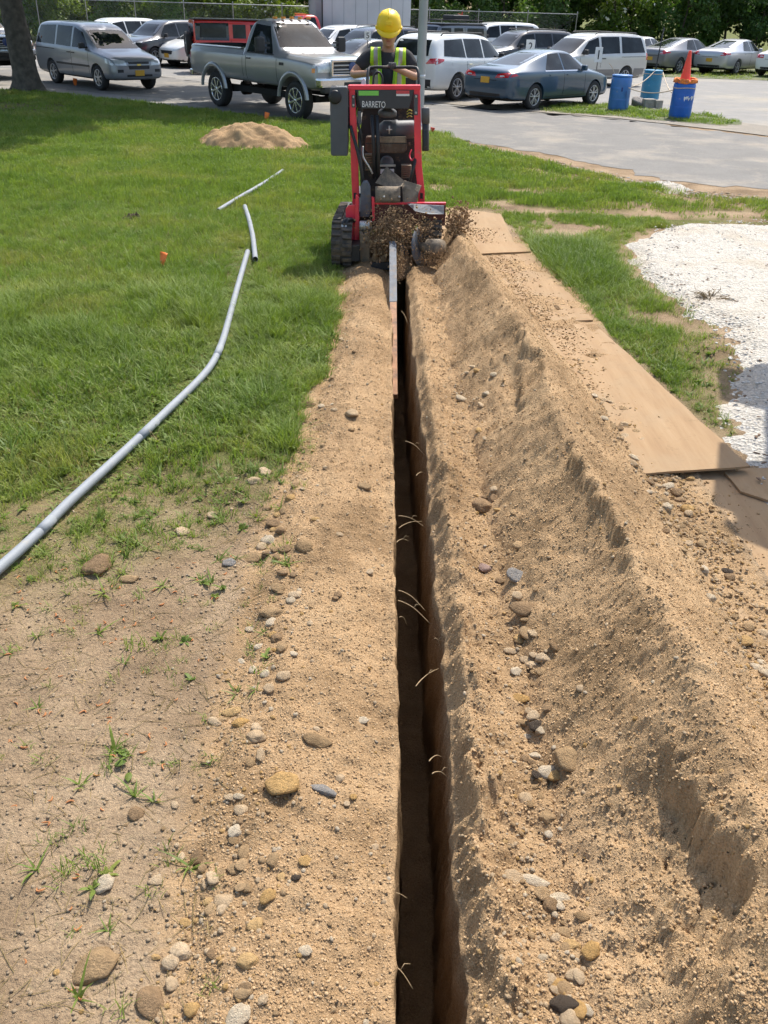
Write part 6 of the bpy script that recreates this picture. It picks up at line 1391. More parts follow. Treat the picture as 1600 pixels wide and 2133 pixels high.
# ---- boxy off-roader ---------------------------------------------
def offroader(label, mat, top, pose, L=4.35, H=1.84, rack=False, spare=True):
    c = Car(label, 'off-roader'); wb = 2.95; a = wb / 2; f = a + .62; b = f - L; w = .80; r = .40
    st = [(b, .52, 1.12, 1.74, w * .96, w, w * .90), (b + .03, .50, 1.14, 1.80, w * .98, w, w * .92), (b + .2, .48, 1.14, 1.82, w, w, w * .92), (-.4, .48, 1.14, 1.83, w, w, w * .92), (.42, .48, 1.14, 1.80, w, w, w * .90), (.50, .48, 1.14, 1.74, w, w, w * .90), (.74, .48, 1.14, 1.24, w, w, w * .88), (.80, .48, 1.13, 1.19, w, w, w * .86), (1.2, .5, 1.08, 1.15, w * .9, w * .86, w * .76), (f - .12, .52, 1.05, 1.11, w * .80, w * .78, w * .68), (f - .02, .55, 1.0, 1.06, w * .78, w * .76, w * .64)]
    c.body(st, [(-a, r), (a, r)], mat, arch=1.15)
    for g in (-1, 1):
        c.patch('hardtop_side', [(b + .04, 1.13), (-.95, 1.13), (-.95, 1.79), (b + .06, 1.79)], 'y', g, top, .012, 6, 6)
        c.patch('rear_quarter_window', [(b + .20, 1.22), (-1.05, 1.22), (-1.05, 1.66), (b + .24, 1.66)], 'y', g, GLASS, .018)
        c.patch('side_window', [(-.80, 1.20), (-.30, 1.20), (-.30, 1.66), (-.80, 1.66)], 'y', g, GLASS); c.patch('side_window', [(-.12, 1.20), (.54, 1.20), (.42, 1.66), (-.12, 1.66)], 'y', g, GLASS)
        for ax in (-a, a):
            q = MB().prism([(ax + r * 1.28 * math.cos(math.pi * i / 8), r + r * 1.28 * math.sin(math.pi * i / 8)) for i in range(9)] + [(ax + r * 1.13 * math.cos(math.pi * i / 8), r + r * 1.13 * math.sin(math.pi * i / 8)) for i in range(8, -1, -1)], 'y', g * w * .96, g * (w + .13)).build('fender_flare', TRIM, c.root)
        c.patch('tail_lamp', [(g * .62, .90), (g * .76, .90), (g * .76, 1.08), (g * .62, 1.08)], 'x', -1, LAMPR, .03, 2, 2)
        MB().lathe([(0, 0), (.09, 0), (.10, .02), (.06, .05), (0, .06)], (f - .04, g * .36, .92), (1, 0, 0), 16).build('headlamp', LAMPW, c.root)
    c.patch('windshield', [(-.62, 1.27), (.62, 1.27), (.58, 1.70), (-.58, 1.70)], 'x', 1, GLASS); c.patch('rear_window', [(-.54, 1.24), (.54, 1.24), (.54, 1.66), (-.54, 1.66)], 'x', -1, GLASS)
    MB().box(((b + .45) / 2, 0, 1.825), (.42 - b, 1.46, .05), None, .02).build('hardtop_roof', top, c.root)
    for k in range(7): MB().box((f - .01, (k - 3) * .075, .93), (.03, .035, .22), None, .008).build('grille_slot', TRIM, c.root)
    MB().box((f + .12, 0, .62), (.16, 1.5, .14), None, .03).build('front_bumper', TRIM, c.root); MB().box((b - .08, 0, .58), (.14, 1.5, .14), None, .03).build('rear_bumper', TRIM, c.root)
    c.wheels(.87, RIMM, 5, .25); c.mirror(.58, .82, 1.24, TRIM, (.10, .18, .18)); c.handles((-.62, .02), 1.02, TRIM); c.seams((-.22, -.88, .66), .54, 1.14)
    if spare:
        t = MB().lathe([(.24, 0), (.37, 0), (.40, .04), (.40, .20), (.37, .23), (.25, .235), (.24, .2)], (b - .02, -.02, 1.0), (-1, 0, 0), 26).build('spare_wheel', TYRE, c.root)
        sp = MB().lathe([(0, .17), (.06, .19), (.06, .16), (.24, .15), (.25, .2), (.26, .2), (.26, .1)], (b - .02, -.02, 1.0), (-1, 0, 0), 22)
        for k in range(5): sp.bar((b - .22, -.02, 1.0), (b - .22, -.02 + .24 * math.cos(k * 1.2566), 1.0 + .24 * math.sin(k * 1.2566)), .07, .025, .004, (1, 0, 0))
        sp.build('spare_rim', RIMM, t)
    if rack:
        rk = MB()
        for g in (-.62, .62): rk.tube([(b + .2, g, 1.96), (.35, g, 1.96)], .02, 6)
        for x in np.linspace(b + .25, .3, 6): rk.tube([(x, -.62, 1.95), (x, .62, 1.95)], .015, 6); rk.tube([(x, .6, 1.95), (x, .6, 1.84)], .012, 6)
        rk.build('roof_rack', TRIM, c.root); MB().box((-1.0, 0, 2.06), (.9, .8, .18), None, .05).build('roof_box', TRIM, c.root)
        MB().bar((-1.75, -.45, 2.0), (-1.75, -.45, 2.28), .04, .04).bar((-1.9, -.45, 2.12), (-1.5, -.45, 2.2), .04, .03).build('jack', REDP, c.root)
    return c.put(*pose)
offroader('red off-roader with black hardtop and rear spare wheel behind the pickup bed', REDP, BLKP, (-5.75, 38.2, 20))
offroader('dark off-roader with a loaded roof rack right of the hard hat', GREY, GREY, (1.75, 43.5, 218), rack=True, spare=False)
pickup('black pickup with chrome grille cut off by the left edge behind the tree', BLKP, (-14.6, 33.4, -44), lift=.05)
pickup('red pickup whose cab roof shows above the silver pickup', REDP, (-4.6, 50.0, 212), lift=.0)
suv('white crossover just right of the silver pickup cab', WHT, (-2.6, 43.0, 224), L=4.6, H=1.66, W=1.84, wb=2.66, r=.35, rails=False)
suv('dark crossover behind the number 5 sign', NAVY, (-1.05, 39.0, 222), L=4.7, H=1.72)
sedan('black sedan tucked between the silver pickup and the worker', BLKP, (-1.05, 34.0, 222), H=1.44, chrome=False)
suv('dark crossover with bright window trim behind the number 2 sign', DARK, (5.15, 41.3, 212), L=4.9, H=1.72, W=1.96)
suv('white boxy utility wagon in the far row above the white crossover', WHT, (4.6, 49.5, 205), L=5.1, H=1.88, rails=False)
sedan('white sedan whose roof shows right of the roof rack off-roader', WHT, (2.6, 48.5, 215), chrome=False)
# ---- enclosed trailer
tr = empty('cargo_trailer', (-1.9, 52.0, 0)); tag(tr, 'tall white enclosed cargo trailer with grey rounded nose at the far fence', 'trailer')
TRW = M('trailer_white', (.60, .60, .61), .45, 0, .06, 1.5); TRG = M('trailer_grey', (.30, .31, .33), .4, .3, .1, 2)
MB().box((.25, 0, 2.15), (4.5, 2.3, 2.8), None, .03).build('box_body', TRW, tr)
MB().prism([(-2.0, -1.15), (-2.0, 1.15), (-2.35, 1.12), (-2.62, .9), (-2.75, .5), (-2.78, 0), (-2.75, -.5), (-2.62, -.9), (-2.35, -1.12)], 'z', .75, 3.55).build('nose', TRG, tr, bevel=.05)
MB().box((-2.0, -1.16, 2.15), (.06, .03, 2.8)).build('corner_strip', TRIM, tr); MB().box((.25, -1.16, .82), (4.5, .03, .12)).build('sill_rail', TRG, tr)
for i in range(7): MB().box((-1.5 + i * .6, -1.152, 2.15), (.02, .008, 2.7)).build('panel_seam', TRG, tr)
for x in (-.1, .75):
    for g in (-1, 1): MB().lathe([(.2, -.2), (.33, -.2), (.36, -.15), (.36, -.03), (.33, 0), (.2, 0)], (x, g * 1.14, .36), (0, g, 0), 22).build('wheel', TYRE, tr)
# ================================================================== DRUMS, CONE, SIGNS, POLE, FENCE
def drum_mat(name, c): return M(name, c, .4, 0, .12, 4, .1, 20, dirt=(.40, .38, .34), dirt_amt=.03)
D1, D2, D3 = drum_mat('drum_blue', (.060, .20, .52)), drum_mat('drum_teal', (.025, .21, .36)), drum_mat('drum_royal', (.012, .125, .52))
ROPE = M('rope', (.55, .44, .32), .8, 0, .25, 60); ROPEO = M('orange_netting', (.80, .24, .05), .7, 0, .3, 30); CONE = M('cone_orange', (.92, .085, .045), .5, 0, .06, 6)
def drum(px, py, mat, label, open_top=False, stripe=True):
    root = empty('plastic_drum', gpx(px, py)); root.location.z = .02; R0 = .285
    p = [(0, .02), (R0 * .90, 0), (R0 * .97, .03), (R0, .10), (R0, .27), (R0 * 1.015, .285), (R0 * .985, .30), (R0, .32), (R0, .56), (R0 * 1.015, .575), (R0 * .985, .59), (R0, .61), (R0, .78), (R0 * .97, .83), (R0 * .90, .86)]
    MB().lathe(p + ([(R0 * .88, .84), (0, .83)] if not open_top else [(R0 * .86, .80), (R0 * .9, .2), (0, .1)]), (0, 0, 0), (0, 0, 1), 32).build('shell', mat, root)
    MB().lathe([(R0 * .84, .85), (R0 * .95, .85), (R0 * .985, .87), (R0 * .985, .895), (R0 * .92, .905), (R0 * .84, .90)], (0, 0, 0), (0, 0, 1), 32).build('rim', mat, root)
    tag(root, label, 'drum', 'blue plastic drums on the grass island'); return root
dr1 = drum(1286, 231, D1, 'pale blue plastic drum beside the blue sedan, with a bent wire on top')
dr2 = drum(1351, 214, D2, 'teal plastic drum holding a thin dark post, middle of the three')
dr3 = drum(1414, 248, D3, 'royal blue plastic drum carrying the orange cone')
mk = MB()
for (x, z, s) in ((-.02, .50, 1.0), (.035, .52, .8), (.085, .49, .7), (.16, .52, .9)):
    mk.prism([(x - .03 * s, z), (x - .01 * s, z - .07 * s), (x + .02 * s, z - .01 * s), (x + .05 * s, z + .06 * s), (x + .01 * s, z + .03 * s), (x - .03 * s, z + .05 * s)], 'y', -.29, -.268)
mk.build('white_paint_mark', M('paint_white_mark', (.8, .8, .8), .6), dr3)
MB().box((-.02, -.285, .55), (.04, .02, .10)).bar((.10, -.29, .52), (.16, -.29, .06), .012, .01).build('strap_mark', M('drum_stain', (.03, .06, .22), .6), dr1)
c3 = gpx(1414, 248); cone = empty('traffic_cone', (c3[0] - .02, c3[1], .93)); tag(cone, 'orange traffic cone standing on the royal blue drum', 'cone')
MB().lathe([(.135, 0), (.13, .03), (.04, .66), (.032, .69), (0, .69)], (0, 0, .0), (0, 0, 1), 24).build('cone_shell', CONE, cone); MB().box((0, 0, -.005), (.32, .32, .03), None, .01).build('cone_base', CONE, cone)
nt = MB(); r = random.Random(5)
for k in range(4):
    P = [(.27 * (1 + .08 * r.uniform(-1, 1)) * math.cos(t * .5236 + k), .27 * (1 + .08 * r.uniform(-1, 1)) * math.sin(t * .5236 + k), r.uniform(-.05, .05)) for t in range(13)]
    nt.tube(smooth_path(P, 60), .022, 6)
for k in range(40):
    t = r.uniform(0, 6.28); nt.tube([(.29 * math.cos(t), .29 * math.sin(t), .04), (.30 * math.cos(t + .15), .30 * math.sin(t + .15), -.05)], .014, 5)
o = nt.build('orange_netting', ROPEO); o.location = (c3[0], c3[1], .93); tag(o, 'bundle of orange netting wrapped round the top of the royal blue drum', 'netting')
def dpos(d, ang, z, k=.30): return Vector((d.location.x + k * math.cos(R_(ang)), d.location.y + k * math.sin(R_(ang)), z))
def rope(A, B, sag, label, r_=.013):
    P = [A.lerp(B, t) + Vector((0, 0, -sag * 4 * t * (1 - t))) for t in np.linspace(0, 1, 20)]
    o = MB().tube(P, r_, 6).build('rope', ROPE); tag(o, label, 'rope', 'ropes strung between the drums')
rope(dpos(dr1, 200, .82), dpos(dr2, 260, .90), .30, 'pale rope sagging from the left drum up to the teal drum')
rope(dpos(dr1, -60, .62), dpos(dr3, 190, .70), .10, 'pale rope running low from the left drum past the teal one')
rope(dpos(dr2, -30, .86), dpos(dr3, 160, .62), .06, 'pale rope from the teal drum down to the royal blue drum')
MB().tube([(.292 * math.cos(t), .292 * math.sin(t), .74 + .01 * math.sin(3 * t)) for t in np.linspace(0, 6.283, 40)], .012, 6).build('rope_wrap', ROPE, dr3); MB().tube([(.292 * math.cos(t), .292 * math.sin(t), .80) for t in np.linspace(0, 6.283, 40)], .011, 6).build('rope_wrap', ROPE, dr2)
p2 = gpx(1351, 214); post = MB().tube([(0, 0, 0), (.06, 0, 1.0), (.10, 0, 1.95)], .018, 8).build('thin_post', TRIM); post.location = (p2[0], p2[1], .12); tag(post, 'thin dark metal post leaning up out of the teal drum', 'post')
w_ = MB().tube(smooth_path([(-.22, 0, .88), (-.30, 0, 1.05), (-.42, .02, 1.18)], 10), .010, 6).build('bent_wire', ROPE, dr1)
CONC = M('concrete', (.34, .31, .26), .9, 0, .2, 9, .5, 40)
for px, py, d, lab, mt in ((1331, 224, (.40, .30, .34), 'dark broken rock between the left drum and the teal drum', ST_GRY), (1350, 226, (.34, .25, .24), 'pale concrete block in front of the teal drum', CONC), (1369, 227, (.22, .20, .22), 'small concrete block right of the teal drum', CONC)):
    b_ = gpx(px, py); 
    if mt is CONC: o = MB().box((0, 0, d[2] / 2), d, None, .02).box((0, -.01, d[2] * .5), (d[0] * .5, d[1], d[2] * .3), None, .01).build('concrete_block', mt)
    else:
        o = bpy.data.objects.new('rock', rock(3, ST_GRY)); link(o); o.scale = (.26, .2, .22)
    o.location = (b_[0], b_[1], .02 if mt is CONC else .14); o.rotation_euler = (0, 0, .2); tag(o, lab, 'block' if mt is CONC else 'rock')
NUM = M('sign_black', (.01, .01, .01), .5); SGN = M('sign_white', (.78, .78, .76), .5, 0, .04, 5); STK = M('stake_grey', (.22, .20, .18), .8)
def number_sign(px, py, w, h, Y, num, label, tilt):
    c = wpx(px, py, Y); k = (c - Vector((0, 0, CAMH))).length / FPX; W_, H_ = w * k, h * k
    root = empty('number_sign', (c.x, c.y, 0)); tag(root, label, 'sign', 'numbered parking signs')
    b = MB().box((0, 0, c.z), (W_, .02, H_), None, .004).build('board', SGN, root); MB().bar((0, .03, 0), (0, .03, c.z + H_ * .3), .06, .03).build('stake', STK, root)
    t = place_text(num, Vector((-W_ * (.22 if num != '1' else .08), -.013, c.z - H_ * .30)), Vector((W_ * (.22 if num != '1' else .08), -.013, c.z + H_ * .30)), NUM, 'number', b)
    root.rotation_euler = (0, R_(tilt), 0) if False else (0, 0, R_(tilt))
number_sign(766, 74, 12, 15, 31.0, '5', 'white board with black number 5 left of the hard hat', 0)
number_sign(1105, 97, 16, 22, 33.2, '2', 'white board with black number 2 above the blue sedan roof', -4)
number_sign(1247, 114, 13, 24, 31.5, '1', 'white board with black number 1 in front of the white minivan', -4)
pb = gpx(872, 262); pole = empty('light_pole', (pb[0], pb[1], 0)); tag(pole, 'tall grey steel light pole behind the trencher', 'light pole')
PLM = M('galvanised', (.36, .37, .37), .45, .6, .08, 3, .1, 30)
MB().lathe([(.115, 0), (.112, .05), (.105, .1), (.10, 3), (.085, 8), (0, 8)], (0, 0, 0), (0, 0, 1), 24).build('shaft', PLM, pole); MB().lathe([(.18, 0), (.18, .03), (.12, .05), (.12, .12)], (0, 0, 0), (0, 0, 1), 20).build('base_flange', PLM, pole)
MB().lathe([(.105, 1.02), (.105, 1.08)], (0, 0, 0), (0, 0, 1), 24).build('tape_band', M('tape', (.62, .64, .66), .5), pole); MB().bar((0, 0, 7.9), (1.4, 0, 8.1), .06, .06).box((1.6, 0, 8.1), (.7, .3, .15), None, .04).build('lamp_head', PLM, pole)
# ------------------------------------------------------------------ chain-link fence
FY = 54.0; fx0, fn_, fs = -14.3 - 2.66 * 7, 17, 2.66
fence = empty('chain_link_fence', (fx0, FY, 0)); tag(fence, 'grey chain-link fence in front of the trees along the far car park edge', 'fence')
for k in range(fn_): MB().lathe([(.03, 0), (.03, 2.35), (.035, 2.36), (.02, 2.42), (0, 2.43)], (k * fs, 0, 0), (0, 0, 1), 8).build('post', PLM, fence)
MB().tube([(0, 0, 2.3), ((fn_ - 1) * fs, 0, 2.3)], .022, 8).build('top_rail', PLM, fence)
wm = MB(); Lf = (fn_ - 1) * fs; V = []; F = []
for d in (-1, 1):
    for x in np.arange(0, Lf, .075):
        x1 = x + d * 2.2 * .55
        if 0 <= x1 <= Lf:
            b_ = len(V); V += [(x - .0016, .03, .05), (x + .0016, .03, .05), (x1 + .0016, .03, 2.28), (x1 - .0016, .03, 2.28)]; F.append((b_, b_ + 1, b_ + 2, b_ + 3))
o = mesh_obj('wire_mesh', V, F, PLM, fence); o['kind'] = 'stuff'
# ------------------------------------------------------------------ unseen slab on posts, added right of the view to cast the angular shadow
SH = Vector((math.sin(SUN_AZ), math.cos(SUN_AZ))) / math.tan(SUN_EL); cz = 3.3
poly = [(2.60, 6.50), (4.6, 6.25), (4.6, 3.2), (2.15, 3.72), (1.84, 4.03), (1.95, 4.10), (1.96, 4.24), (1.87, 4.30), (2.09, 4.93), (2.36, 4.84), (2.62, 5.58), (2.45, 5.95)]
poly = [(x + SH.x * cz, y + SH.y * cz) for x, y in poly]
cn = empty('shadow_blocker', (4.9, 6.4, 0)); tag(cn, 'unseen flat slab on posts, added beyond the right edge to throw the angular shadow', 'blocker')
o = MB().prism([(x - 4.9, y - 6.4) for x, y in poly], 'z', cz, cz + .10).build('blocker_slab', STEEL, cn)
for x, y in ((.1, .2), (.1, 1.6)): MB().lathe([(.06, 0), (.06, cz)], (x, y, 0), (0, 0, 1), 12).build('blocker_post', STEEL, cn)
# ================================================================== TREES
BARK = M('bark', (.085, .068, .052), .95, 0, .35, 5, 1.0, 14)
LEAF_A = mat_leafy('leaves_mid', [(.3, (.050, .108, .022)), (.55, (.088, .165, .034)), (.75, (.150, .215, .050))], .38, .5, 1.6)
LEAF_B = mat_leafy('leaves_bright', [(.3, (.085, .145, .022)), (.55, (.145, .210, .034)), (.75, (.215, .260, .052))], .42, .5, 1.6)
LEAF_D = mat_leafy('leaves_dark', [(.3, (.042, .090, .024)), (.55, (.070, .138, .036)), (.75, (.112, .178, .048))], .32, .5, 1.6)
BLOS = M('blossom', (.70, .70, .58), .7, 0, .1, 10)
def leaves_mesh(name, n, clumps, size, mat, seed, extra=None):
    """n leaf quads spread over clumps (centre, radius, squash)"""
    r = np.random.default_rng(seed); w = np.array([c[1] ** 2 for c in clumps]); k = r.choice(len(clumps), n, p=w / w.sum())
    C = np.array([c[0] for c in clumps])[k]; Rd = np.array([c[1] for c in clumps])[k]; Q = np.array([c[2] for c in clumps])[k]
    d = r.normal(0, 1, (n, 3)); d /= np.linalg.norm(d, axis=1)[:, None]; rad = Rd * (.45 + .6 * r.random(n) ** .6)
    P = C + d * rad[:, None] * np.stack([np.ones(n), np.ones(n), Q], 1)
    P[:, 2] = np.maximum(P[:, 2], .05)
    nrm = d * .6 + r.normal(0, .6, (n, 3)) + [0, 0, .35]; nrm /= np.linalg.norm(nrm, axis=1)[:, None]
    t = np.cross(nrm, r.normal(0, 1, (n, 3))); t /= np.linalg.norm(t, axis=1)[:, None]; b = np.cross(nrm, t)
    s = size * r.uniform(.6, 1.35, n)[:, None]
    V = np.stack([P - t * s * .5, P + b * s * .32 + nrm * s * .08, P + t * s * .5, P - b * s * .32 + nrm * s * .08], 1).reshape(-1, 3)
    me = np_mesh(name, V, np.arange(4 * n).reshape(n, 4), mat, False)
    if extra:
        me.materials.append(extra); idx = (r.random(n) < .10) & (P[:, 2] > 1.2); me.polygons.foreach_set('material_index', idx.astype(np.int32))
    return me
def trunk_mb(h, r0, lean, seed, limbs=6, base=.35):
    rr = random.Random(seed); mb = MB(); P = [Vector((lean * (z / h) ** 1.5 + .03 * rr.uniform(-1, 1), .05 * rr.uniform(-1, 1), z)) for z in np.linspace(0, h, 9)]
    mb.tube(P, [r0 * (1.35 if i == 0 else 1) * (1 - .75 * i / 8) for i in range(9)], 9); tips = []
    for k in range(limbs):
        i = rr.randrange(int(8 * base), 8); a = k * 2.4 + rr.uniform(-.4, .4); L = h * rr.uniform(.22, .4); q = P[i]; e = q + Vector((math.cos(a) * L, math.sin(a) * L, L * rr.uniform(.2, .7)))
        m_ = q.lerp(e, .5) + Vector((0, 0, -.06 * L)); mb.tube([q, m_, e], [r0 * .4, r0 * .25, r0 * .08], 6); tips.append(e)
    return mb, tips
def shrub_kind(seed, mat, h, w, n, size, extra=None):
    r = random.Random(seed); cl = []
    for k in range(15):
        a = r.uniform(0, 6.28); q = r.random() ** .6; cl.append(((math.cos(a) * w * q * .75, math.sin(a) * w * q * .6, r.uniform(.12, .92) * h), r.uniform(.35, .62) * w * .62, r.uniform(.7, 1.1)))
    cr = leaves_mesh('crown', n, cl, size, mat, seed, extra); tb, _ = trunk_mb(h * .75, .07, .2, seed, 6, .1)
    me = bpy.data.meshes.new('trunk'); me.from_pydata([tuple(v) for v in tb.v], [], tb.f); me.materials.append(BARK); return cr, me
KINDS = [shrub_kind(1, LEAF_A, 4.6, 2.0, 3400, .20), shrub_kind(2, LEAF_B, 4.2, 1.9, 3400, .20), shrub_kind(3, LEAF_D, 5.2, 2.1, 3400, .21), shrub_kind(4, LEAF_A, 5.0, 2.2, 3400, .19), shrub_kind(5, LEAF_B, 3.0, 1.5, 3000, .15, BLOS)]
def place_tree(kind, x, y, s, rz, label, name, cat, group):
    root = empty(name, (x, y, 0), rz); root.scale = (s, s, s)
    for nm, me in zip(('crown', 'trunk'), kind): link(bpy.data.objects.new(nm, me), root)
    tag(root, label, cat, group)
r = random.Random(12); i = 0
xs = np.arange(-36, 46, 2.35)
for row, (yy, st) in enumerate(((57.0, 0), (60.5, 1.2), (64.5, .5))):
    for x in xs:
        left = x < -2; k = r.choice([1, 1, 0, 3]) if left else r.choice([2, 2, 0, 2, 3])
        if row == 2: k = 2 if not left else r.choice([0, 3])
        lab = {0: 'mid green leafy shrub', 1: 'bright yellow green leafy shrub', 2: 'dark green leafy shrub', 3: 'tall mid green leafy shrub'}[k] + (' in the hedge behind the left half of the fence', ' in the thicket beyond the far car park')[0 if left else 1]
        place_tree(KINDS[k], x + st + r.uniform(-.5, .5), yy + r.uniform(-.8, .8), r.uniform(.85, 1.25) * (1 + .12 * row), r.uniform(0, 6.28), lab, 'woodland_shrub', 'shrub', 'shrubs beyond the far car park')
fl1 = wpx(563, 30, 55.5); place_tree(KINDS[4], fl1.x, 55.6, 1.05, .5, 'white flowering shrub at the fence above the silver pickup', 'flowering_shrub', 'shrub', 'white flowering shrubs')
fl2 = wpx(1290, 10, 55.5); place_tree(KINDS[4], fl2.x, 55.8, 1.45, 2.1, 'white flowering shrub above the white minivan', 'flowering_shrub', 'shrub', 'white flowering shrubs')
# tall trees behind the hedge
def tall_kind(seed, mat, h):
    rr = random.Random(seed); tb, tips = trunk_mb(h * .85, .22, .4, seed, 9, .3); cl = [(tuple(t), rr.uniform(1.1, 1.7), .8) for t in tips] + [((rr.uniform(-1.4, 1.4), rr.uniform(-1.4, 1.4), h * rr.uniform(.45, .95)), rr.uniform(1.1, 1.8), .85) for _ in range(9)]
    me = bpy.data.meshes.new('trunk'); me.from_pydata([tuple(v) for v in tb.v], [], tb.f); me.materials.append(BARK); return leaves_mesh('crown', 4200, cl, .34, mat, seed), me
TALL = [tall_kind(31, LEAF_D, 11), tall_kind(32, LEAF_A, 10)]
for k in range(16):
    x = -38 + k * 5.6 + r.uniform(-1, 1); place_tree(TALL[k % 2], x, 69 + r.uniform(-1.5, 3), r.uniform(.9, 1.2), r.uniform(0, 6.28), ('tall dark leafy tree standing behind the shrubs', 'tall mid green leafy tree standing behind the shrubs')[k % 2], 'tall_tree', 'tree', 'tall trees behind the shrubs')
# the shade tree on the lawn
def shade_tree():
    b = gpx(62, 192); root = empty('shade_tree', b); rr = random.Random(41); mb = MB(); n = 14; V = []
    hs = [0, .12, .3, .6, 1.0, 1.6, 2.3, 3.2, 4.2, 5.4]; rs = [.52, .44, .38, .345, .33, .315, .30, .28, .26, .20]
    for h, q in zip(hs, rs):
        for k in range(24):
            a = 2 * math.pi * k / 24; fl = 1 + (.22 * max(0, 1 - h / .5)) * math.cos(a * 5 + .6) + .035 * math.sin(a * 9 + h * 2)
            V.append((-.10 * h * .55 + q * fl * math.cos(a), q * fl * math.sin(a), h - .03))
    F = []
    for i in range(len(hs) - 1):
        for k in range(24): F.append([i * 24 + k, i * 24 + (k + 1) % 24, (i + 1) * 24 + (k + 1) % 24, (i + 1) * 24 + k])
    mb.add(V, F, smooth=True); mb.build('trunk', M('oak_bark', (.095, .080, .064), .95, 0, .4, 7, 1.0, 22), root)
    top = Vector((-.3, 0, 5.2)); cl = []; lb = MB()
    for k in range(17):
        a = k * 2.4; L = rr.uniform(3.2, 8.2); e = top + Vector((math.cos(a) * L, math.sin(a) * L, rr.uniform(-.4, 6.0))) + Vector((1.6, -.8, 0)); s0 = Vector((-.25, 0, rr.uniform(3.6, 5.3)))
        lb.tube([s0, s0.lerp(e, .5) + Vector((0, 0, .5)), e], [.13, .08, .03], 7); cl.append((tuple(e), rr.uniform(1.2, 1.9), .6)); cl.append((tuple(s0.lerp(e, .62) + Vector((rr.uniform(-.6, .6), rr.uniform(-.6, .6), .6))), rr.uniform(1.0, 1.6), .6))
    for (gx, gy) in ((-9.4, 24.5), (-7.4, 23.0), (-5.9, 25.5), (-7.9, 27.5), (-4.6, 27.6), (-10.4, 22), (-8.4, 21.2), (-4.2, 26.2), (-6.4, 29), (-11.5, 25), (-12.5, 22.8)):
        e = Vector((gx - b[0] + rr.uniform(-.4, .4), gy - b[1] + rr.uniform(-.4, .4), rr.uniform(7.2, 9.0))); s0 = Vector((-.25, 0, rr.uniform(4.2, 5.4))); lb.tube([s0, s0.lerp(e, .5) + Vector((0, 0, .7)), e], [.14, .09, .03], 7); cl.append((tuple(e), rr.uniform(1.3, 1.8), .45))
    for k in range(7): cl.append(((rr.uniform(-2.5, 2.5), rr.uniform(-2.5, 2.5), rr.uniform(7.5, 11)), rr.uniform(1.3, 1.9), .7))
    lb.build('limbs', BARK, root)
    o = link(bpy.data.objects.new('crown', leaves_mesh('crown', 38000, cl, .40, LEAF_B, 43)), root)
    low = wpx(172, 2, b[1] - 2.2); lo = Vector(low) - Vector(b)
    tw = MB(); tw.tube([(1.5, -1.0, 5.0), (2.0, -1.8, 4.0), (lo.x - .2, lo.y, lo.z + .5), tuple(lo)], [.04, .03, .015, .006], 6); tw.build('low_twig', BARK, root)
    link(bpy.data.objects.new('low_leaves', leaves_mesh('low_leaves', 260, [((lo.x, lo.y, lo.z + .32), .42, .6), ((lo.x - .5, lo.y, lo.z + .5), .4, .6), ((lo.x + .4, lo.y, lo.z + .6), .4, .5)], .15, LEAF_B, 44)), root)
    tag(root, 'thick grey tree trunk at the left edge of the lawn shading the grass', 'tree')
shade_tree()
# ================================================================== WORKER
SKIN = M('skin', (.40, .215, .135), .55, 0, .10, 12, .1, 60); TEE = M('tshirt_charcoal', (.030, .030, .033), .9, 0, .2, 14, .5, 50); VEST = M('vest_lime', (.50, .78, .035), .75, 0, .08, 16, .4, 40); VTAPE = M('vest_tape', (.42, .40, .36), .5, .1, .1, 20); VDRK = M('vest_green_edge', (.26, .50, .03), .8, 0, .1, 16)
HAT = M('hard_hat_yellow', (.86, .58, .004), .42, 0, .04, 6); GLV = M('work_glove', (.085, .080, .075), .85, 0, .25, 25, .5, 70); JEAN = M('work_trousers', (.05, .06, .09), .9, 0, .2, 16, .5, 60); BOOT = M('boots', (.12, .07, .035), .7, 0, .2, 14); STUB = M('hair_brown', (.05, .032, .02), .9)
WY = 10.98; WX = -.105; FZ = .48
def skin_mesh(nodes, edges, sub=2, root=0):
    me = bpy.data.meshes.new('tmp'); me.from_pydata([n[0] for n in nodes], edges, []); o = link(bpy.data.objects.new('tmp', me))
    md = o.modifiers.new('skin', 'SKIN'); md.use_smooth_shade = True
    for v, nd in zip(me.skin_vertices[0].data, nodes):
        q = nd[1]; v.radius = (q, q) if not isinstance(q, tuple) else q
    me.skin_vertices[0].data[root].use_root = True
    s = o.modifiers.new('sub', 'SUBSURF'); s.levels = sub; s.render_levels = sub
    m2 = ev_mesh(o); bpy.data.objects.remove(o); return m2
def remeshed(parts, voxel, smooth=4):
    bm = bmesh.new()
    for me in parts: bm.from_mesh(me)
    m = bpy.data.meshes.new('tmp'); bm.to_mesh(m); bm.free(); o = link(bpy.data.objects.new('tmp', m))
    r_ = o.modifiers.new('r', 'REMESH'); r_.mode = 'VOXEL'; r_.voxel_size = voxel; r_.use_smooth_shade = True
    s = o.modifiers.new('s', 'SMOOTH'); s.iterations = smooth; s.factor = .4
    me = ev_mesh(o); bpy.data.objects.remove(o); return me
def mbm(mb):
    me = bpy.data.meshes.new('tmp'); me.from_pydata([tuple(v) for v in mb.v], [], mb.f); bm = bmesh.new(); bm.from_mesh(me); bmesh.ops.recalc_face_normals(bm, faces=bm.faces[:]); bm.to_mesh(me); bm.free(); return me
def ell(c, r, n=14):
    mb = MB(); P = []
    for i in range(n + 1): a = math.pi * i / n; P.append((math.sin(a), -math.cos(a)))
    mb.lathe(P, (0, 0, 0), (0, 0, 1), 20, Matrix.Translation(c) @ Matrix.Diagonal((*r, 1))); return mbm(mb)
ZO = .06
W = lambda x, y, z: (WX + x, WY + y, z + ZO)
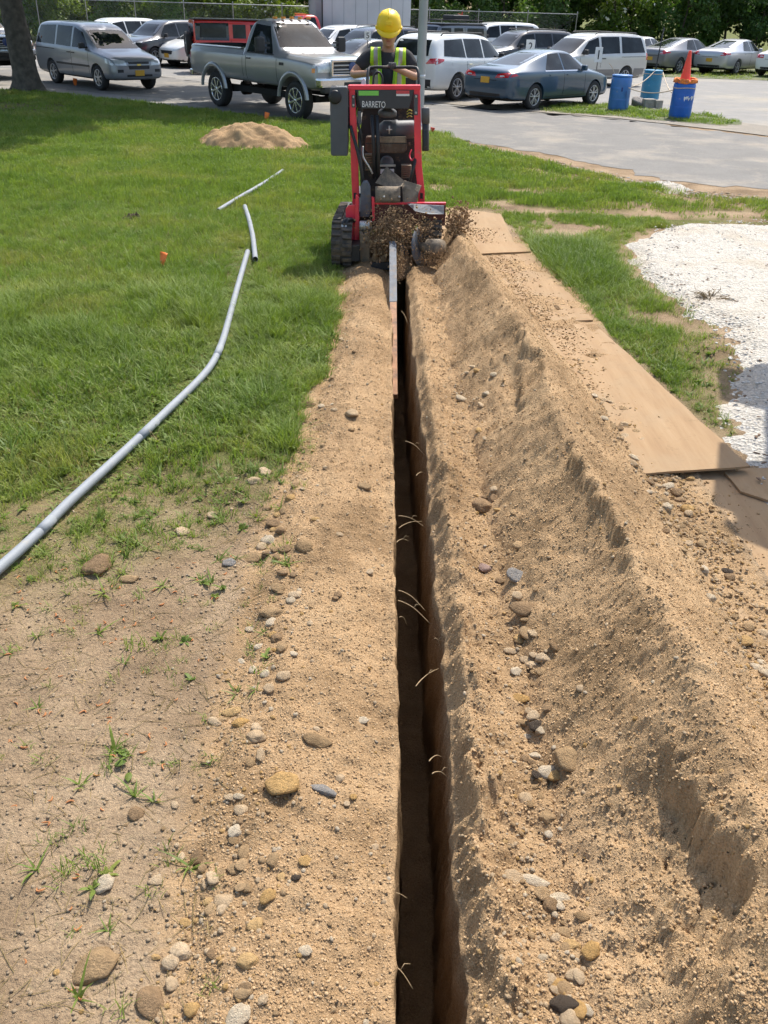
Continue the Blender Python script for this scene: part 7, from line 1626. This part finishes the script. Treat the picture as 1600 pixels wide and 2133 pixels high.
J = dict(pel=W(.02, .0, 1.34), belly=W(.01, -.01, 1.50), chest=W(0, -.03, 1.70), ub=W(0, -.02, 1.83), neck=W(0, -.03, 1.955), hd=W(.0, -.05, 2.03),
         sl=W(-.205, -.02, 1.875), sr=W(.205, -.02, 1.875), el=None, er=None)
eL = wpx(733, 156, WY - .10); eR = wpx(869, 162, WY - .10); hL = wpx(776, 152, 10.44); hR = wpx(817, 139, 10.42)
aL = eL.lerp(hL, .72); aR = eR.lerp(hR, .70)
worker = empty('person', (WX, WY, FZ)); tag(worker, 'worker in a yellow hard hat and lime vest gripping the trencher handle', 'person')
def WP(o): o.parent = worker; o.matrix_parent_inverse = Matrix.Translation(-Vector((WX, WY, FZ))); return o
def wmesh(name, me, mat):
    me.materials.clear(); me.materials.append(mat); me.polygons.foreach_set('use_smooth', [True] * len(me.polygons)); return WP(link(bpy.data.objects.new(name, me)))
N = [(J['pel'], .13), (J['belly'], (.145, .115)), (J['chest'], (.165, .12)), (J['ub'], (.12, .09)), (J['neck'], .068), (J['hd'], .066), (J['sl'], .065), (tuple(eL), .046), (tuple(aL), .036), (tuple(hL), .032), (J['sr'], .065), (tuple(eR), .046), (tuple(aR), .036), (tuple(hR), .032),
     (W(-.10, 0, 1.26), .09), (W(-.13, -.02, .88), .062), (W(-.14, .02, .50), .045), (W(.12, 0, 1.26), .09), (W(.15, -.02, .88), .062), (W(.16, .02, .50), .045)]
E_ = [(0, 1), (1, 2), (2, 3), (3, 4), (4, 5), (3, 6), (6, 7), (7, 8), (8, 9), (3, 10), (10, 11), (11, 12), (12, 13), (0, 14), (14, 15), (15, 16), (0, 17), (17, 18), (18, 19)]
def chains(nodes, paths): return [skin_mesh([nodes[i] for i in p], [(k, k + 1) for k in range(len(p) - 1)], 2) for p in paths]
UBW = [(W(-.06, -.02, 1.84), .085), (W(.06, -.02, 1.84), .085)]
N += UBW
body = chains(N, [(0, 1, 2, 3, 4, 5), (21, 6, 7, 8, 9) if False else (20, 6, 7, 8, 9), (21, 10, 11, 12, 13), (0, 14, 15, 16), (0, 17, 18, 19)])
hc = W(.0, -.06, 2.078)
head = [ell(hc, (.084, .104, .130)), ell((hc[0], hc[1] - .020, hc[2] - .075), (.062, .075, .062)), ell((hc[0], hc[1] - .100, hc[2] - .020), (.015, .020, .030)), ell((hc[0], hc[1] - .090, hc[2] + .020), (.055, .016, .012)), ell((hc[0] - .080, hc[1] + .01, hc[2] - .012), (.012, .022, .034)), ell((hc[0] + .080, hc[1] + .01, hc[2] - .012), (.012, .022, .034)), ell((hc[0], hc[1] - .082, hc[2] - .068), (.028, .014, .009)), ell((hc[0], hc[1] - .078, hc[2] - .108), (.026, .018, .018))]
wmesh('body', remeshed(body + head, .011, 3), SKIN)
LIP = M('lips', (.30, .115, .085), .5); EYE = M('eye', (.05, .04, .035), .3)
wmesh('mouth', ell((hc[0], hc[1] - .094, hc[2] - .068), (.024, .006, .006)), LIP)
for s in (-1, 1): wmesh('eye', ell((hc[0] + s * .031, hc[1] - .092, hc[2] + .004), (.013, .008, .007)), EYE); wmesh('eyebrow', ell((hc[0] + s * .032, hc[1] - .098, hc[2] + .026), (.020, .006, .005)), STUB)
wmesh('hair', ell((hc[0], hc[1] + .025, hc[2] + .005), (.083, .088, .105)), STUB)
# t-shirt: torso and short sleeves
sl2 = Vector(J["sl"]).lerp(eL, .70); sr2 = Vector(J['sr']).lerp(eR, .66)
TN = [(W(.02, 0, 1.26), .155), (J['belly'], (.175, .14)), (J['chest'], (.205, .15)), (W(0, -.02, 1.87), (.14, .11)), (W(0, -.025, 1.925), .085), (J['sl'], .088), (tuple(sl2), .078), (J['sr'], .088), (tuple(sr2), .080)]
wmesh('t_shirt', remeshed(chains(TN + [(W(-.05, -.02, 1.86), .11), (W(.05, -.02, 1.86), .11)], [(0, 1, 2, 3, 4), (9, 5, 6), (10, 7, 8)]), .013, 2), TEE)
# trousers, boots
PN = [(W(.02, 0, 1.36), .15), (W(-.10, 0, 1.24), .115), (W(-.13, -.02, .88), .085), (W(-.14, .02, .52), .075), (W(.12, 0, 1.24), .115), (W(.15, -.02, .88), .085), (W(.16, .02, .52), .075)]
wmesh('trousers', remeshed(chains(PN, [(0, 1, 2, 3), (0, 4, 5, 6)]), .016, 2), JEAN)
for s in (-.14, .16): wmesh('boot', remeshed([ell(W(s, -.03, FZ - ZO + .055), (.055, .14, .055)), ell(W(s, .03, FZ - ZO + .12), (.055, .07, .10))], .012, 2), BOOT)
# vest: front panels, back and tape, wrapped over the shirt by casting onto it
tee = [o for o in worker.children if o.name.startswith('t_shirt')][0]
tbv = BVHTree.FromPolygons([v.co for v in tee.data.vertices], [list(p.vertices) for p in tee.data.polygons])
def wrap(name, x0a, x1a, x0b, x1b, z0, z1, mat, off, front=True, nu=8, nv=22, thick=.006):
    """strip on the chest (or back): x range a at the bottom, b at the top"""
    sg = -1 if front else 1; V = []
    for j in range(nv + 1):
        v = j / nv; z = z0 + (z1 - z0) * v + ZO
        for i in range(nu + 1):
            u = i / nu; x = (x0a + (x1a - x0a) * u) * (1 - v) + (x0b + (x1b - x0b) * u) * v
            h, nr, _, _ = tbv.ray_cast(Vector((WX + x, WY + sg * 1.0, z)), Vector((0, -sg, 0)))
            if h is None: h = Vector((WX + x, WY + (-.02), z))
            V.append(Vector((h.x, h.y + sg * off, h.z)))
    o = mesh_obj(name, V, grid_quads(nv + 1, nu + 1).tolist(), mat, None, True); md = o.modifiers.new('t', 'SOLIDIFY'); md.thickness = thick; md.offset = 0; return WP(o)
for s in (-1, 1):
    wrap('vest_panel', s * .03, s * .215, s * .085, s * .195, 1.30, 1.945, VEST, .014)
    wrap('vest_tape', s * .095, s * .150, s * .120, s * .162, 1.31, 1.945, VTAPE, .020, nu=4)
    wrap('vest_edge', s * .03, s * .062, s * .085, s * .110, 1.31, 1.94, VDRK, .018, nu=3)
wrap('vest_back', -.19, .19, -.165, .165, 1.28, 1.90, VEST, .014, False, 14)
wrap('vest_waist_tape', -.185, .185, -.185, .185, 1.44, 1.49, VTAPE, .022, True, 14, 3)
# hard hat
hb = Vector((hc[0], hc[1] + .01, hc[2] + .068)); hatp = empty('hard_hat', hb)
tag(hatp, 'yellow hard hat worn by the worker', 'hard hat')
Mt = Matrix.Diagonal((1.0, 1.18, 1.0, 1.0)); mb = MB(); P = [(.135, -.01), (.138, .0), (.136, .03), (.130, .07), (.114, .115), (.086, .148), (.05, .166), (0, .172)]
mb.lathe([(.128, -.01)] + P, (0, 0, 0), (0, 0, 1), 32, Mt); sh = mb.build('shell', HAT, hatp)
cr = MB(); 
for (w_, z0) in ((.030, .0),):
    cr.tube([(0, .13 * math.cos(t) * 1.15, .02 + .137 * math.sin(t)) for t in np.linspace(.5, 2.45, 14)], .022, 10)
cr.build('crown_ridge', HAT, sh)
bk = MB(); V = []; n = 22
for i in range(n + 1):
    a = math.pi * (1.06 + .88 * i / n); c_, s_ = math.cos(a), math.sin(a); k = max(0, -s_)
    for q, dz in ((1.0, .004), (1.05 + .05 * k, .0), (1.08 + .42 * k ** 1.5, -.028 * k - .004)): V.append((.136 * q * c_ if k < .3 else .136 * (1 + (q - 1) * .35) * c_, .136 * 1.18 * q * s_, dz))
bk.add(V, grid_quads(n + 1, 3).tolist(), smooth=True); o = bk.build('brim', HAT, hatp); md = o.modifiers.new('t', 'SOLIDIFY'); md.thickness = .006
for s in (-1, 1): MB().box((s * .139, -.02, .004), (.018, .05, .022), None, .005).build('side_slot', HAT, hatp)
MB().box((0, -.152, .085), (.07, .02, .045), None, .008, (-.45, 0, 0)).build('front_emboss', HAT, sh)
hatp.rotation_euler = (R_(17), 0, R_(0))
# gloved hands: palm, four fingers curled round the bar, thumb
def glove(c, elbow, name, up=1):
    d = (c - elbow).normalized(); parts = []; bar = Vector((1, 0, 0)); nodes = [(tuple(c - d * .085), .036), (tuple(c - d * .035 + Vector((0, 0, .012))), (.042, .026)), (tuple(c + Vector((0, .0, .026))), (.044, .024))]
    parts.append(skin_mesh(nodes, [(0, 1), (1, 2)], 2))
    for k in range(4):
        x = (k - 1.5) * .0215; L = (.85, 1.0, .97, .78)[k]; b0 = c + Vector((x, .0, .030)); P = [b0, b0 + Vector((0, -.030 * L, .010)), b0 + Vector((0, -.046 * L, -.018)), b0 + Vector((0, -.030 * L, -.050 * L)), b0 + Vector((0, -.006, -.056 * L))]
        parts.append(skin_mesh([(tuple(p), .0115 - .0006 * i) for i, p in enumerate(P)], [(i, i + 1) for i in range(4)], 1))
    s = up; b0 = c + Vector((s * .035, .01, .012)); P = [b0, b0 + Vector((s * .022, -.018, -.004)), b0 + Vector((s * .012, -.036, -.026))]
    parts.append(skin_mesh([(tuple(p), .0125) for p in P], [(0, 1), (1, 2)], 1)); wmesh(name, remeshed(parts, .006, 1), GLV)
glove(hL, eL, 'glove', 1); glove(hR, eR, 'glove', -1)
